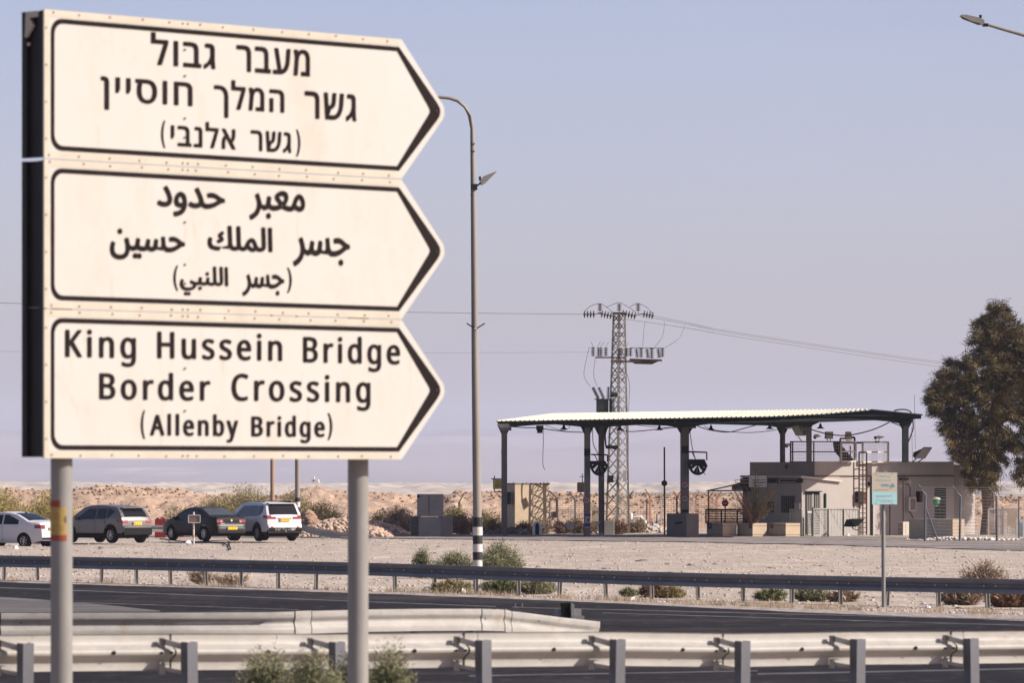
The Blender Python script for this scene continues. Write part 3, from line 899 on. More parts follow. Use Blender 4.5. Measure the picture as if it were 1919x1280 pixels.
# --- small rail behind the parked cars (bent) and the piece further right
br_ = T('guardrail', 'low bent guardrail between the parked cars and the rubble heap', 'guardrail', gxy(450, 243), 'steel guardrails along the road')
pp = [(250, 990, 246), (330, 992, 246), (420, 990, 246), (500, 988, 246), (560, 986, 246), (575, 992, 245), (600, 999, 244), (640, 1004, 243), (700, 1008, 243)]
w_beam([Vector((X(a, D), D, Zp(b_, D))) for a, b_, D in pp], Vector((.2, -1, 0)).normalized(), 'rail_beam', M['galv'], br_, seg=2)
for px, py in ((270, 992), (400, 992), (564, 990), (606, 1001), (643, 1003)):
    b = MB(); b.bar(at(px - (3 if px == 606 else 0), py - 6, 245.2), at(px, py + 13, 245.2), .07); b.build('post', M['galv'], br_)

# ================================================================ lamp posts
def tapered_pole(b, px0, py0, px1, py1, D, r0, r1, n=14):
    b.tube([at(px0, py0, D), at((px0 + px1) / 2, (py0 + py1) / 2, D), at(px1, py1, D)], [r0, (r0 + r1) / 2, r1], n)
D = 131
lp = T('street_lamp', 'tall brown lamp post with black and white striped foot behind the far guardrail', 'street lamp', gxy(896, D), 'street lamps')
b = MB()
arc = [(897, 1112), (891, 700), (888, 400), (886, 270), (885.5, 240), (881, 217), (872, 199), (858, 188), (842, 183), (825, 181.5), (790, 184), (765, 187)]
rr = [.118, .088, .07, .055, .05, .048, .046, .044, .042, .04, .04, .04]
b.tube([at(a, c, D) for a, c in arc], rr, 16)
b.build('pole', M['pole'], lp, smooth=True, angle=60)
b = MB(); b.prism([at(765, 184, D), at(742, 181, D), (at(715, 186, D)), at(716, 192, D), at(765, 191, D)], (0, .3, 0)); b.build('lamp_head', M['lamp_grey'], lp)
stripes = [(970, 988, 'black_paint'), (988, 1004, 'white_paint'), (1004, 1020, 'black_paint'), (1020, 1035, 'white_paint'), (1035, 1050, 'black_paint'), (1050, 1064, 'white_paint'), (1064, 1096, 'white_paint'), (1096, 1102, 'black_paint')]
for y0, y1, c in stripes:
    b = MB(); b.tube([at(895.4, y0, D), at(895.8, y1, D)], .121, 16); b.build('paint_band', M[c], lp, smooth=True, angle=60)
b = MB()
b.box(at(889, 350, D), (.16, .2, .14)); b.bar(at(893, 349, D), at(902, 342, D - .1), .03)
b.build('clamp', M['steel_dark'], lp)
b = MB()
for px, py in ((884, 269), (889, 269), (884, 283), (889, 283), (884, 365)): b.disc(at(px, py, D - .05), .02, (0, -1, 0), .04, 6)
b.build('bolt', M['steel_dark'], lp, kind='stuff')
b = MB()
P0 = at(901, 346, D)
a1, a2 = at(900, 344, D), at(931, 321, D)
d = (a2 - a1).normalized(); up = Vector((-d.z, 0, d.x))
b.prism([a1 - up * .05, a1 + d * .12 - up * .06, a2 - up * .0, a2 + up * .01, a1 + d * .18 + up * .10, a1 + up * .04], (0, .18, 0))
b.build('small_lamp', M['lamp_grey'], lp)
b = MB(); b.box(at(900, 334, D), (.06, .06, .10)); b.build('sensor', M['black_paint'], lp)
b = MB()
b.bar(at(891, 616, D - .08), at(875, 606, D - .08), .03); b.bar(at(893, 616, D - .08), at(909, 606, D - .08), .03)
b.build('bird_spike', M['steel_dark'], lp)
b = MB(); b.box(at(892, 616, D - .1), (.07, .05, .04)); b.build('spike_clamp', M['white_paint'], lp)

D = 120
l2 = T('street_lamp', 'lamp head on a rising arm at the top right corner of the frame', 'street lamp', gxy(2060, D), 'street lamps')
b = MB()
arc = [(2060, 1130), (2058, 400), (2057, 190), (2050, 150), (2030, 118), (1990, 92), (1919, 65), (1880, 54), (1850, 45)]
b.tube([at(a, c, D) for a, c in arc], [.13, .08, .06, .052, .048, .044, .040, .036, .034], 12)
b.build('pole', M['pole'], l2, smooth=True, angle=60)
b = MB()
hd = [(1800, 28), (1803, 26.5), (1812, 26.5), (1832, 31), (1845, 36), (1846, 42), (1842, 45), (1837, 43), (1820, 38), (1806, 31.5)]
b.prism([at(x, y, D - .14) for x, y in hd], (0, .28, 0))
b.build('lamp_head', M['lamp_grey'], l2)
b = MB(); b.prism([at(x, y, D - .13) for x, y in [(1803, 30), (1840, 42.5), (1836, 44), (1806, 32.5)]], (0, .24, -.01)); b.build('lens', M['black_paint'], l2)
b = MB(); b.lathe(at(1838, 33, D), [(0, .03), (.07, .035)], 10); b.build('sensor', M['black_paint'], l2)
b = MB(); b.box(at(1847, 46, D), (.12, .1, .07)); b.build('clamp', M['steel_dark'], l2)

D = 246
l3 = T('street_lamp', 'pole with one white band standing behind the white parked SUV', 'street lamp', gxy(557.5, D), 'street lamps')
b = MB(); b.tube([at(558, 1000, D), at(557.5, 500, D)], [.12, .10], 12)
b.tube([at(557.5, 500, D), at(552, 478, D), at(535, 470, D), at(505, 472, D)], [.09, .06, .05, .04], 8)
b.build('pole', M['pole'], l3, smooth=True, angle=60)
b = MB(); b.prism([at(505, 468, D), at(480, 470, D), at(482, 476, D), at(505, 476, D)], (0, .3, 0)); b.build('lamp_head', M['lamp_grey'], l3)
for y0, y1, c in ((933, 941, 'black_paint'), (941, 951, 'white_paint'), (951, 960, 'black_paint'), (960, 975, 'white_paint')):
    b = MB(); b.tube([at(558, y0, D), at(558, y1, D)], .125, 12); b.build('paint_band', M[c], l3, smooth=True, angle=60)
wp = MB(); wp.tube([at(511, 1000, 250), at(510.5, 520, 250)], [.10, .085], 10)
tag(wp.build('utility_pole', M['wood'], None, loc=gxy(511, 250), smooth=True, angle=60), 'plain brown wooden pole rising from the olive bushes behind the cars', 'pole')

# ================================================================ road authority sign
D = 112
rs = T('information_sign', 'faded cream and teal information sign on a thin post at the right', 'sign', gxy(1656.5, D))
b = MB(); b.tube([at(1656.5, 1150, D), at(1655.5, 900, D)], .042, 14); b.build('post', M['post_metal'], rs, smooth=True, angle=60)
fn = plane_fn(at(1634.5, 946, D - .13), (1, .12, 0), (0, 0, 1))
w, h = 48 / F * D, 60 / F * D
b = MB(); b.prism([fn(0, 0), fn(w, 0), fn(w, h), fn(0, h)], (0, .01, 0)); pb = b.build('board', M['faded_cream'], rs)
b = MB(); b.box(at(1656, 910, D - .05), (.06, .06, .05)); b.box(at(1656, 935, D - .05), (.06, .06, .05)); b.build('clamp', M['steel_dark'], rs)
b = MB(); b.prism([fn(.004, .004, .003), fn(w - .004, .004, .003), fn(w - .004, h * .40, .003), fn(.004, h * .40, .003)], (0, .001, 0)); b.build('teal_field', M['faded_teal'], pb)
def st(s, x0, x1, y0, y1, m, bold=.02, nm='lettering'):
    t = MB(); put_text(t, s, lambda a, c: fn(a, c, .006), x0 * w, x1 * w, (1 - y1) * h, (1 - y0) * h, bold); t.build(nm, m, pb)
st(rtl('קטע דרך'), .22, .78, .06, .155, M['faded_teal_print'])
st(rtl('באחזקת'), .20, .78, .20, .275, M['faded_teal_print'])
st(rtl('נתיבי'), .36, .67, .36, .43, M['logo_blue'])
st(rtl('לשירותכם'), .18, .82, .70, .76, M['sign_white'], .03)
st('* 2120', .18, .82, .84, .935, M['sign_white'], .03)
b = MB(); b.add([fn(.71 * w, .57 * h, .006), fn(.92 * w, .55 * h, .006), fn(.83 * w, .67 * h, .006)], [(0, 1, 2)]); b.build('emblem', M['logo_blue'], pb)
b = MB(); b.prism([fn(.70 * w, .545 * h, .006), fn(.78 * w, .485 * h, .006), fn(.80 * w, .50 * h, .006)], (0, -.001, 0)); b.prism([fn(.08 * w, .455 * h, .006), fn(.65 * w, .46 * h, .006), fn(.65 * w, .468 * h, .006), fn(.08 * w, .463 * h, .006)], (0, -.001, 0)); b.build('green_stroke', M['logo_green'], pb)
b = MB()
for u in (.17, .82):
    for v_ in (.03, .965): b.disc(fn(u * w, v_ * h, .004), .007, (0, -1, 0), .008, 6)
b.build('bolt', M['steel_dark'], pb, kind='stuff')

# small brown sign by the parked cars
D = 222
ss = T('small_sign', 'small blank brown sign on a white post in front of the black car', 'sign', G(363.5, 1021))
D = ss.location.y
b = MB(); b.tube([at(363.5, 1023, D), at(363.5, 960, D)], .04, 8); b.build('post', M['sign_white'], ss)
for y0, y1 in ((989, 992), (1003, 1008)):
    b = MB(); b.tube([at(363.5, y0, D), at(363.5, y1, D)], .042, 8); b.build('paint_band', M['rust_post'], ss)
b = MB(); b.prism([at(353.5, 966, D - .05), at(375.5, 966, D - .05), at(375.5, 980, D - .05), at(353.5, 980, D - .05)], (0, .02, 0)); b.build('board', M['sign_brown'], ss)
b = MB()
for a, c in (((353.5, 966), (375.5, 966)), ((375.5, 966), (375.5, 980)), ((375.5, 980), (353.5, 980)), ((353.5, 980), (353.5, 966))): b.bar(at(*a, D - .06), at(*c, D - .06), .03)
b.build('frame', M['sign_white'], ss)

# ================================================================ cars
def make_car(S, paint, root):
    """body lofted from a side silhouette; x forward, z up, local to the root"""
    L, W, Hc = S['L'], S['W'], S['H']
    sil = S['sil']; xs_, zs_ = [a for a, b in sil], [b for a, b in sil]
    def zt(x): return float(np.interp(x, xs_, zs_))
    belt = S['belt']
    def w(x, z):
        r = W / 2
        e = abs(x) / (L / 2)
        r *= 1 - S.get('endround', .16) * max(0, (e - .55) / .45) ** 2.6
        bz = belt(x)
        if z > bz:
            r *= 1 - .02 - S.get('lean', .19) * (z - bz) / (Hc - bz)
        elif z > bz - .14: r *= 1 - .02 * (z - (bz - .14)) / .14
        if z < .45: r *= 1 - .10 * ((.45 - z) / .25) ** 2
        return r
    wx = S['wheels']; RA, zc = S['arch'], S['wr']
    def zl(x):
        z = S['sill'] + (.10 * max(0, (abs(x) / (L / 2) - .8) / .2))
        for q in wx:
            d = abs(x - q)
            if d < RA: z = max(z, zc + math.sqrt(RA * RA - d * d))
        return z
    cols = set(np.linspace(-L / 2, L / 2, 110).tolist() + xs_)
    for q in wx: cols |= set((q + RA * np.cos(np.linspace(0, math.pi, 26))).tolist())
    cols |= set(np.linspace(-L / 2, -L / 2 + .35, 30).tolist()) | set(np.linspace(L / 2 - .3, L / 2, 16).tolist())
    cols = sorted(c for c in cols if abs(c) <= L / 2 + 1e-6)
    NR, NT = 12, 8
    v = []; f = []
    def crown(x): return zt(x)
    for x in cols:
        z0, z1 = zl(x), max(zt(x), zl(x) + .02)
        ring = []
        for k in range(NR):
            z = z0 + (z1 - .012 - z0) * k / (NR - 1)
            ring.append((x, w(x, z), z))
        wt = w(x, z1)
        top = []
        for k in range(NT + 1):
            t = 1 - 2 * k / NT
            y = wt * t * (.985)
            top.append((x, y, z1 + .035 * (1 - t ** 4) * (1 if zt(x) > .7 else 0)))
        other = [(x, -y, z) for x_, y, z in ring[::-1]]
        v += ring + top + other
    n = 2 * NR + NT + 1
    for i in range(len(cols) - 1):
        for k in range(n - 1): f.append((i * n + k, i * n + k + 1, (i + 1) * n + k + 1, (i + 1) * n + k))
    f.append(tuple(range(n))); f.append(tuple((len(cols) - 1) * n + k for k in range(n))[::-1])
    mb = MB(); mb.v = v; mb.f = [list(q) for q in f]; mb.m = [0] * len(f)
    def B(m_, name, mt, parent=root, smooth=False, angle=None):
        me = bpy.data.meshes.new(name); me.from_pydata(m_.v, [], m_.f)
        for mm in (mt if isinstance(mt, (list, tuple)) else [mt]): me.materials.append(mm)
        me.polygons.foreach_set('material_index', m_.m)
        if smooth:
            me.polygons.foreach_set('use_smooth', [True] * len(me.polygons))
            me.set_sharp_from_angle(angle=math.radians(angle or 35))
        o = bpy.data.objects.new(name, me); COL.objects.link(o); o.parent = parent
        WL[o.name] = Vector()
        return o
    body = B(mb, 'body', paint, smooth=True, angle=42)
    ub = MB(); ub.box((0, 0, .42), (L - .5, W - .24, .42)); B(ub, 'underbody', M['plastic_black'])
    def side(x0, x1, zlo, zhi, off=.006, nx=14, nzz=5, sides=(1, -1)):
        m_ = MB()
        for s in sides:
            b0 = len(m_.v)
            for i in range(nx + 1):
                x = x0 + (x1 - x0) * i / nx
                a, b_ = (zlo(x) if callable(zlo) else zlo), (zhi(x) if callable(zhi) else zhi)
                for j in range(nzz + 1):
                    z = a + (b_ - a) * j / nzz
                    m_.v.append((x, s * (w(x, z) + off), z))
            for i in range(nx):
                for j in range(nzz):
                    q = b0 + i * (nzz + 1) + j
                    m_.f.append([q, q + 1, q + nzz + 2, q + nzz + 1]); m_.m.append(0)
        return m_
    def top(x0, x1, f0, f1, off=.008, nx=14, ny=8):
        m_ = MB()
        for i in range(nx + 1):
            x = x0 + (x1 - x0) * i / nx
            sl_ = (zt(x + .01) - zt(x - .01)) / .02
            nl = math.hypot(1, sl_)
            a, b_ = (f0(x) if callable(f0) else f0), (f1(x) if callable(f1) else f1)
            for j in range(ny + 1):
                t = a + (b_ - a) * j / ny
                z = zt(x) + .035 * (1 - t ** 4) * (1 if zt(x) > .7 else 0)
                m_.v.append((x - sl_ / nl * off, w(x, zt(x)) * .985 * t, z + off / nl))
        for i in range(nx):
            for j in range(ny):
                q = i * (ny + 1) + j
                m_.f.append([q, q + 1, q + ny + 2, q + ny + 1]); m_.m.append(0)
        return m_
    def xr(z):
        """rear skin x at height z"""
        for a, b in zip(sil[:-1], sil[1:]):
            if a[1] <= z <= b[1] and a[0] < 0: return a[0] + (b[0] - a[0]) * (z - a[1]) / max(b[1] - a[1], 1e-6)
        return -L / 2
    def rear(z0, z1, f0, f1, off=.012, th=.02, nz_=4, ny=8):
        m_ = MB(); 
        for j in range(ny + 1):
            t = f0 + (f1 - f0) * j / ny
            for i in range(nz_ + 1):
                z = z0 + (z1 - z0) * i / nz_
                x = xr(z)
                m_.v.append((x - off, w(x, z) * t * 1.0, z))
        for j in range(ny):
            for i in range(nz_):
                q = j * (nz_ + 1) + i
                m_.f.append([q, q + 1, q + nz_ + 2, q + nz_ + 1]); m_.m.append(0)
        # rim pushed into the body for thickness
        n0 = len(m_.v)
        m_.v += [(x + off + th, y, z) for x, y, z in m_.v[:n0]]
        edge = [i for i in range(nz_ + 1)] + [j * (nz_ + 1) + nz_ for j in range(1, ny + 1)] + [ny * (nz_ + 1) + i for i in range(nz_ - 1, -1, -1)] + [j * (nz_ + 1) for j in range(ny - 1, 0, -1)]
        for a, b in zip(edge, edge[1:] + edge[:1]): m_.f.append([a, b, b + n0, a + n0]); m_.m.append(0)
        return m_
    for (x0, x1, zlo, zhi) in S['windows']:
        for s in (1, -1): B(side(x0, x1, zlo, zhi, .010, sides=(s,)), 'side_window', M['glass_dark'], smooth=True)
    B(top(*S['rear_glass'], off=.012), 'rear_window', M['glass_grey'] if S.get('dusty') else M['glass_dark'], smooth=True)
    B(top(*S['windscreen'], off=.012), 'windscreen', M['glass_dark'], smooth=True)
    for x in S['door_x']:
        B(side(x - .007, x + .007, lambda q: zl(q) + .08, lambda q: belt(q) - .02, .004, 1, 8), 'door_gap', M['plastic_black'])
    for x in S['handle_x']:
        m_ = MB()
        for s in (1, -1):
            z = belt(x) - .13
            m_.box((x, s * (w(x, z) + .015), z), (.17, .04, .035))
        B(m_, 'door_handle', paint)
    for s in (1, -1):
        m_ = MB(); x, z = S['mirror']
        m_.box((x, s * (w(x, z) + .10), z), (.13, .20, .14)); B(m_, 'mirror', paint)
    if S.get('clad'):
        m_ = side(-L / 2 + .02, L / 2 - .02, zl, lambda q: max(zl(q) + .055, .42 if abs(q) < L / 2 - .1 else .5), .008, 120, 2)
        B(m_, 'cladding', M['plastic_black'])
    for z0, z1, f0, f1, mt, nm in S['rear_parts']:
        B(rear(z0, z1, f0, f1), nm, M[mt])
    for x0, x1, z0, z1, mt, nm in S.get('side_lights', []):
        for s in (1, -1): B(side(x0, x1, z0, z1, .012, 6, 3, sides=(s,)), nm, M[mt])
    for x in S.get('extra', []): x(B, w, zt, xr)
    # wheels
    r = S['wr']
    ty = MB()
    prof = [(-.11, r * .62), (-.105, r * .93), (-.075, r), (.075, r), (.105, r * .93), (.11, r * .62)]
    for i in range(24):
        a = 2 * math.pi * i / 24
        for d, q in prof: ty.v.append((q * math.cos(a), d, q * math.sin(a)))
    for i in range(24):
        for k in range(5):
            i2 = (i + 1) % 24
            ty.f.append([i * 6 + k, i * 6 + k + 1, i2 * 6 + k + 1, i2 * 6 + k]); ty.m.append(0)
    rm = MB()
    rm.tube([(0, -.06, 0), (0, -.05, 0)], r * .62, 20)
    rm.mi = 1
    for d0 in (r * .60,):
        n_ = 24
        vs = []
        for i in range(n_):
            a = 2 * math.pi * i / n_
            vs += [(d0 * math.cos(a), -.112, d0 * math.sin(a)), (d0 * .88 * math.cos(a), -.100, d0 * .88 * math.sin(a))]
        rm.add(vs, [(2 * i, 2 * i + 1, (2 * i + 3) % (2 * n_), (2 * i + 2) % (2 * n_)) for i in range(n_)])
    ns = S.get('spokes', 6)
    for i in range(ns):
        a = 2 * math.pi * (i + .3) / ns
        rm.bar((.03 * math.cos(a), -.092, .03 * math.sin(a)), (d0 * .92 * math.cos(a), -.098, d0 * .92 * math.sin(a)), .042 if ns < 8 else .03, .02)
    rm.tube([(0, -.088, 0), (0, -.105, 0)], r * .16, 10)
    for q in wx:
        for s in (1, -1):
            yy = W / 2 - .115
            t_ = B(ty, 'wheel', M['tyre'], smooth=True, angle=40); t_.location = (q, s * yy, r); 
            rr_ = B(rm, 'rim', [M['plastic_black'], M['rim']], parent=t_)
            t_.rotation_euler = (0, U(0, 6), 0) if s < 0 else (0, 0, math.pi)
    return body

def place_car(root, xpx, ypx, D, psi, S):
    """rear wheel on our side at photo column xpx; psi = heading turned away from screen-left"""
    h = math.pi - psi
    root.rotation_euler = (0, 0, h)
    R = Matrix.Rotation(h, 3, 'Z')
    # near side = left side of the car seen from behind -> local y such that it faces the camera
    a = R @ Vector((S['wheels'][0], S['W'] / 2 - .11, 0)); b = R @ Vector((S['wheels'][0], -(S['W'] / 2 - .11), 0))
    q = a if a.y < b.y else b
    base = at(xpx, ypx, D)
    root.location = (base.x - q.x, D - q.y, base.z)

def plate(B, xr, z, wd=.50, hh=.115, yo=0.0, mt='plate_yellow'):
    m_ = MB(); x = xr(z) - .035
    m_.box((x, yo, z), (.012, wd, hh)); p = B(m_, 'licence_plate', M[mt])
    m_ = MB()
    for k in range(8):
        if k in (2, 5): m_.box((x - .008, yo + .17 - k * .05, z), (.003, .02, .01)); continue
        m_.box((x - .008, yo + .17 - k * .05, z), (.003, .028, .06))
    B(m_, 'plate_digits', M['plastic_black'], parent=p)
    m_ = MB(); m_.box((x - .008, yo + wd / 2 - .025, z), (.003, .045, hh - .01)); B(m_, 'plate_band', M['sign_blue'], parent=p)

# crossover
S1 = dict(L=4.31, W=1.80, H=1.61, wr=.345, arch=.415, sill=.27, wheels=(-1.36, 1.27), clad=True, lean=.20, spokes=9,
    sil=[(-2.155, .36), (-2.15, .60), (-2.14, .68), (-2.06, .74), (-2.04, .92), (-1.99, 1.08), (-1.86, 1.27), (-1.70, 1.44), (-1.62, 1.505), (-1.35, 1.55), (-.8, 1.585), (-.2, 1.60), (.2, 1.575), (.5, 1.50), (.9, 1.27), (1.22, 1.06), (1.5, 1.0), (1.85, .90), (2.05, .78), (2.13, .62), (2.155, .4)],
    belt=lambda x: 1.0 + max(0, -(x + .2)) * .05,
    windows=[(-.35, .74, lambda x: 1.01, lambda x: min(1.47, 1.46 - max(0, x - .15) * .62)), (-1.02, -.42, lambda x: 1.03, lambda x: 1.47), (-1.52, -1.08, lambda x: 1.06 + max(0, -(x + 1.2)) * .75, lambda x: 1.465 - max(0, -(x + 1.25)) * .35)],
    rear_glass=(-1.99, -1.72, -.80, .80), windscreen=(.44, 1.16, -.84, .84), door_x=(-.38, .72, -1.05), handle_x=(-.22, -.9), mirror=(.80, 1.05),
    rear_parts=[(.36, .66, -1.0, 1.0, 'plastic_black', 'bumper'), (.86, .98, .62, 1.0, 'tail_red', 'tail_light'), (.86, .98, -1.0, -.62, 'tail_red', 'tail_light')],
    side_lights=[(-2.02, -1.74, .90, 1.02, 'tail_red', 'tail_light')],
    extra=[lambda B, w, zt, xr: plate(B, xr, .84), lambda B, w, zt, xr: B(MB().box((xr(1.44) - .05, 0, 1.50), (.16, 1.2, .03)), 'spoiler', M['car_gold']),
           lambda B, w, zt, xr: B(MB().bar((-1.5, 0, 1.58), (-1.68, 0, 1.74), .012), 'antenna', M['plastic_black'])])
c1 = T('parked_car', 'greyish beige crossover with black lower bumper parked just right of the left sign post', 'car', (0, 0, 0), 'cars parked in a row on the gravel')
make_car(S1, M['car_gold'], c1); place_car(c1, 210.5, 1018.5, 226, math.radians(45), S1)

# black dusty sedan
S2 = dict(L=4.49, W=1.755, H=1.465, wr=.325, arch=.375, sill=.24, wheels=(-1.34, 1.30), lean=.24, spokes=10, dusty=True, endround=.2,
    sil=[(-2.245, .36), (-2.24, .52), (-2.215, .62), (-2.18, .66), (-2.17, .86), (-2.15, .99), (-2.08, 1.035), (-1.75, 1.05), (-1.55, 1.07), (-1.25, 1.19), (-.9, 1.33), (-.6, 1.41), (-.25, 1.445), (.1, 1.44), (.4, 1.39), (.75, 1.22), (1.12, 1.02), (1.4, .95), (1.85, .84), (2.1, .72), (2.2, .58), (2.245, .4)],
    belt=lambda x: .92 + max(0, -x) * .045,
    windows=[(-.28, .92, lambda x: .935, lambda x: 1.35 - max(0, x - .1) * .50), (-1.10, -.36, lambda x: .955 + max(0, -(x + .9)) * .5, lambda x: 1.35 - max(0, -(x + .45)) * .42)],
    rear_glass=(-1.52, -.72, -.84, .84), windscreen=(.42, 1.08, -.84, .84), door_x=(-.32, .80), handle_x=(-.15, -1.0), mirror=(.85, .98),
    rear_parts=[(.80, .93, .56, 1.0, 'tail_red', 'tail_light'), (.80, .93, -1.0, -.56, 'tail_red', 'tail_light'), (.82, .92, .60, .74, 'tail_clear', 'reversing_light'), (.82, .92, -.74, -.60, 'tail_clear', 'reversing_light')],
    extra=[lambda B, w, zt, xr: plate(B, xr, .56, .52), lambda B, w, zt, xr: B(MB().tube([(-2.20, 0, .90), (-2.215, 0, .90)], .055, 12), 'emblem', M['rim']),
           lambda B, w, zt, xr: B(MB().box((-2.19, .45, .76), (.02, .22, .03)), 'name_badge', M['rim']),
           lambda B, w, zt, xr: B(MB().bar((-.85, 0, 1.38), (-.80, 0, 1.47), .014), 'antenna', M['plastic_black'])])
c2 = T('parked_car', 'dusty black sedan with yellow plate parked behind the small brown sign', 'car', (0, 0, 0), 'cars parked in a row on the gravel')
make_car(S2, M['car_black'], c2); place_car(c2, 386, 1014.5, 231, math.radians(54), S2)

# white SUV
S3 = dict(L=4.69, W=1.81, H=1.70, wr=.36, arch=.43, sill=.29, wheels=(-1.38, 1.29), clad=True, lean=.16, spokes=10, endround=.12,
    sil=[(-2.345, .40), (-2.34, .62), (-2.30, .72), (-2.25, .76), (-2.24, 1.05), (-2.20, 1.12), (-2.06, 1.36), (-1.95, 1.56), (-1.88, 1.62), (-1.4, 1.665), (-.6, 1.69), (.1, 1.68), (.4, 1.62), (.75, 1.43), (1.15, 1.16), (1.5, 1.10), (2.0, 1.0), (2.22, .86), (2.31, .65), (2.345, .42)],
    belt=lambda x: 1.06 + max(0, -x) * .03,
    windows=[(-.40, .72, lambda x: 1.075, lambda x: 1.55 - max(0, x - .1) * .62), (-1.32, -.45, lambda x: 1.09, lambda x: 1.56), (-1.80, -1.38, lambda x: 1.12 + max(0, -(x + 1.55)) * .6, lambda x: 1.555)],
    rear_glass=(-2.19, -1.93, -.86, .86), windscreen=(.38, 1.10, -.86, .86), door_x=(-.42, .75, -1.35), handle_x=(-.28, -1.2), mirror=(.82, 1.12),
    rear_parts=[(.40, .60, -1.0, 1.0, 'plastic_black', 'bumper'), (.48, .62, -.62, .62, 'steel_white', 'bumper_trim'), (.98, 1.13, .50, 1.0, 'tail_red', 'tail_light'), (.98, 1.13, -1.0, -.50, 'tail_red', 'tail_light'), (.55, .66, .72, .86, 'tail_red', 'reflector'), (.55, .66, -.86, -.72, 'tail_red', 'reflector'), (.985, 1.02, -.42, .42, 'steel_grey', 'hatch_handle')],
    side_lights=[(-2.22, -1.93, 1.02, 1.13, 'tail_red', 'tail_light')],
    extra=[lambda B, w, zt, xr: plate(B, xr, .93, .50), lambda B, w, zt, xr: B(MB().box((-1.92, 0, 1.655), (.26, 1.3, .035)), 'spoiler', M['car_white']),
           lambda B, w, zt, xr: [B(MB().bar((-1.6, s * .62, 1.72), (.2, s * .62, 1.74), .035), 'roof_rail', M['plastic_black']) for s in (1, -1)],
           lambda B, w, zt, xr: B(MB().lathe((-2.38, 0, .42), [(0, .03), (.08, .03), (.1, .01)], 8), 'tow_ball', M['rim'])])
c3 = T('parked_car', 'white SUV with dark rear window parked beside the rubble heap', 'car', (0, 0, 0), 'cars parked in a row on the gravel')
make_car(S3, M['car_white'], c3); place_car(c3, 486, 1015, 232, math.radians(61), S3)

# white small sedan at the frame edge
S4 = dict(L=4.24, W=1.695, H=1.47, wr=.30, arch=.355, sill=.22, wheels=(-1.27, 1.23), lean=.22, spokes=6, endround=.2,
    sil=[(-2.12, .34), (-2.115, .5), (-2.10, .64), (-2.08, .90), (-2.04, 1.00), (-1.95, 1.05), (-1.62, 1.07), (-1.45, 1.10), (-1.2, 1.22), (-.85, 1.37), (-.5, 1.44), (-.1, 1.47), (.3, 1.44), (.6, 1.34), (.95, 1.13), (1.2, 1.02), (1.5, .97), (1.85, .87), (2.05, .72), (2.12, .5)],
    belt=lambda x: .96 + max(0, -x) * .02,
    windows=[(-.12, .85, lambda x: .975, lambda x: 1.37 - max(0, x - .2) * .52), (-.98, -.20, lambda x: .985, lambda x: 1.375 - max(0, -(x + .4)) * .40)],
    rear_glass=(-1.42, -.66, -.84, .84), windscreen=(.50, 1.12, -.84, .84), door_x=(-.16, .85), handle_x=(-.05, -.86), mirror=(.85, 1.0),
    rear_parts=[(.80, .96, .66, 1.0, 'tail_red', 'tail_light'), (.80, .96, -1.0, -.66, 'tail_red', 'tail_light'), (.34, .44, -1.0, 1.0, 'plastic_black', 'bumper')],
    side_lights=[(-2.06, -1.80, .82, .96, 'tail_red', 'tail_light')],
    extra=[lambda B, w, zt, xr: plate(B, xr, .80, .50), lambda B, w, zt, xr: B(MB().box((-.75, 0, 1.45), (.10, .05, .04)), 'antenna', M['plastic_black'])])
c4 = T('parked_car', 'white compact sedan cut off by the left frame edge', 'car', (0, 0, 0), 'cars parked in a row on the gravel')
make_car(S4, M['car_white'], c4); place_car(c4, 47.5, 1028, 219, math.radians(33), S4)

# red plastic barriers behind the cars
def red_barrier(x0, x1, y0, y1, D, label):
    b = MB(); z0, z1 = Zp(y1, D), Zp(y0, D); a, c = X(x0, D), X(x1, D)
    prof = [(-.24, 0), (-.24, .25), (-.12, .5), (-.08, 1), (.08, 1), (.12, .5), (.24, .25), (.24, 0)]
    b.prism([(a, D + p, z0 + (z1 - z0) * q) for p, q in prof], (c - a, 0, 0))
    for t in (.25, .75): b.box((a + (c - a) * t, D, z1 + .03), (.12, .1, .06))
    tag(b.build('road_barrier', M['red_plastic'], None, loc=(a, D, z0)), label, 'barrier', 'red plastic barriers')
red_barrier(291, 311, 973, 1008, 249, 'red plastic barrier left of the black sedan bonnet')
red_barrier(314, 345, 974, 1007, 250, 'red plastic barrier behind the black sedan bonnet')

# ================================================================ checkpoint canopy
cp = T('canopy', 'long checkpoint canopy with pale sheet roof on steel posts', 'canopy', gxy(1300, 255))
Fl, Fa, Fm, Fr_, Rr = at(932, 789.5, 254), at(1440, 781, 250.5), at(1540, 776.5, 250), at(1632, 768.5, 249), at(1729, 778, 247.5)
Bl, Bm, Br = at(1040, 775.5, 268), at(1632, 766.5, 262), at(1730, 776.5, 267)
def lerp_poly(P, t):
    xs = [p.x for p in P]; x = xs[0] + (xs[-1] - xs[0]) * t
    return Vector((x, float(np.interp(x, xs, [p.y for p in P])), float(np.interp(x, xs, [p.z for p in P]))))
NF = 18
front = [Fl, Fa, Fm, Fr_]; back = [Bl, Bm]
for i in range(NF):
    a, b_ = i / NF, (i + 1) / NF - .004
    A, B_, C_, D_ = lerp_poly(front, a), lerp_poly(front, b_), lerp_poly(back, b_), lerp_poly(back, a)
    mb = MB(); mb.prism([A, B_, C_, D_], (0, 0, -.025 - .004 * (i % 2)))
    mb.build('roof_sheet', M['roof_cream'], cp)
mb = MB()
for i in range(80):
    t = i / 79
    A, D_ = lerp_poly(front, t), lerp_poly(back, t)
    mb.bar(A + Vector((0, -.02, .02)), D_ + Vector((0, 0, .02)), .04, .035)
mb.build('roof_rib', M['roof_cream'], cp, kind='stuff')
mb = MB()
for i in range(80):
    A = lerp_poly(front, i / 79); mb.box(A + Vector((0, -.03, -.01)), (.05, .06, .07))
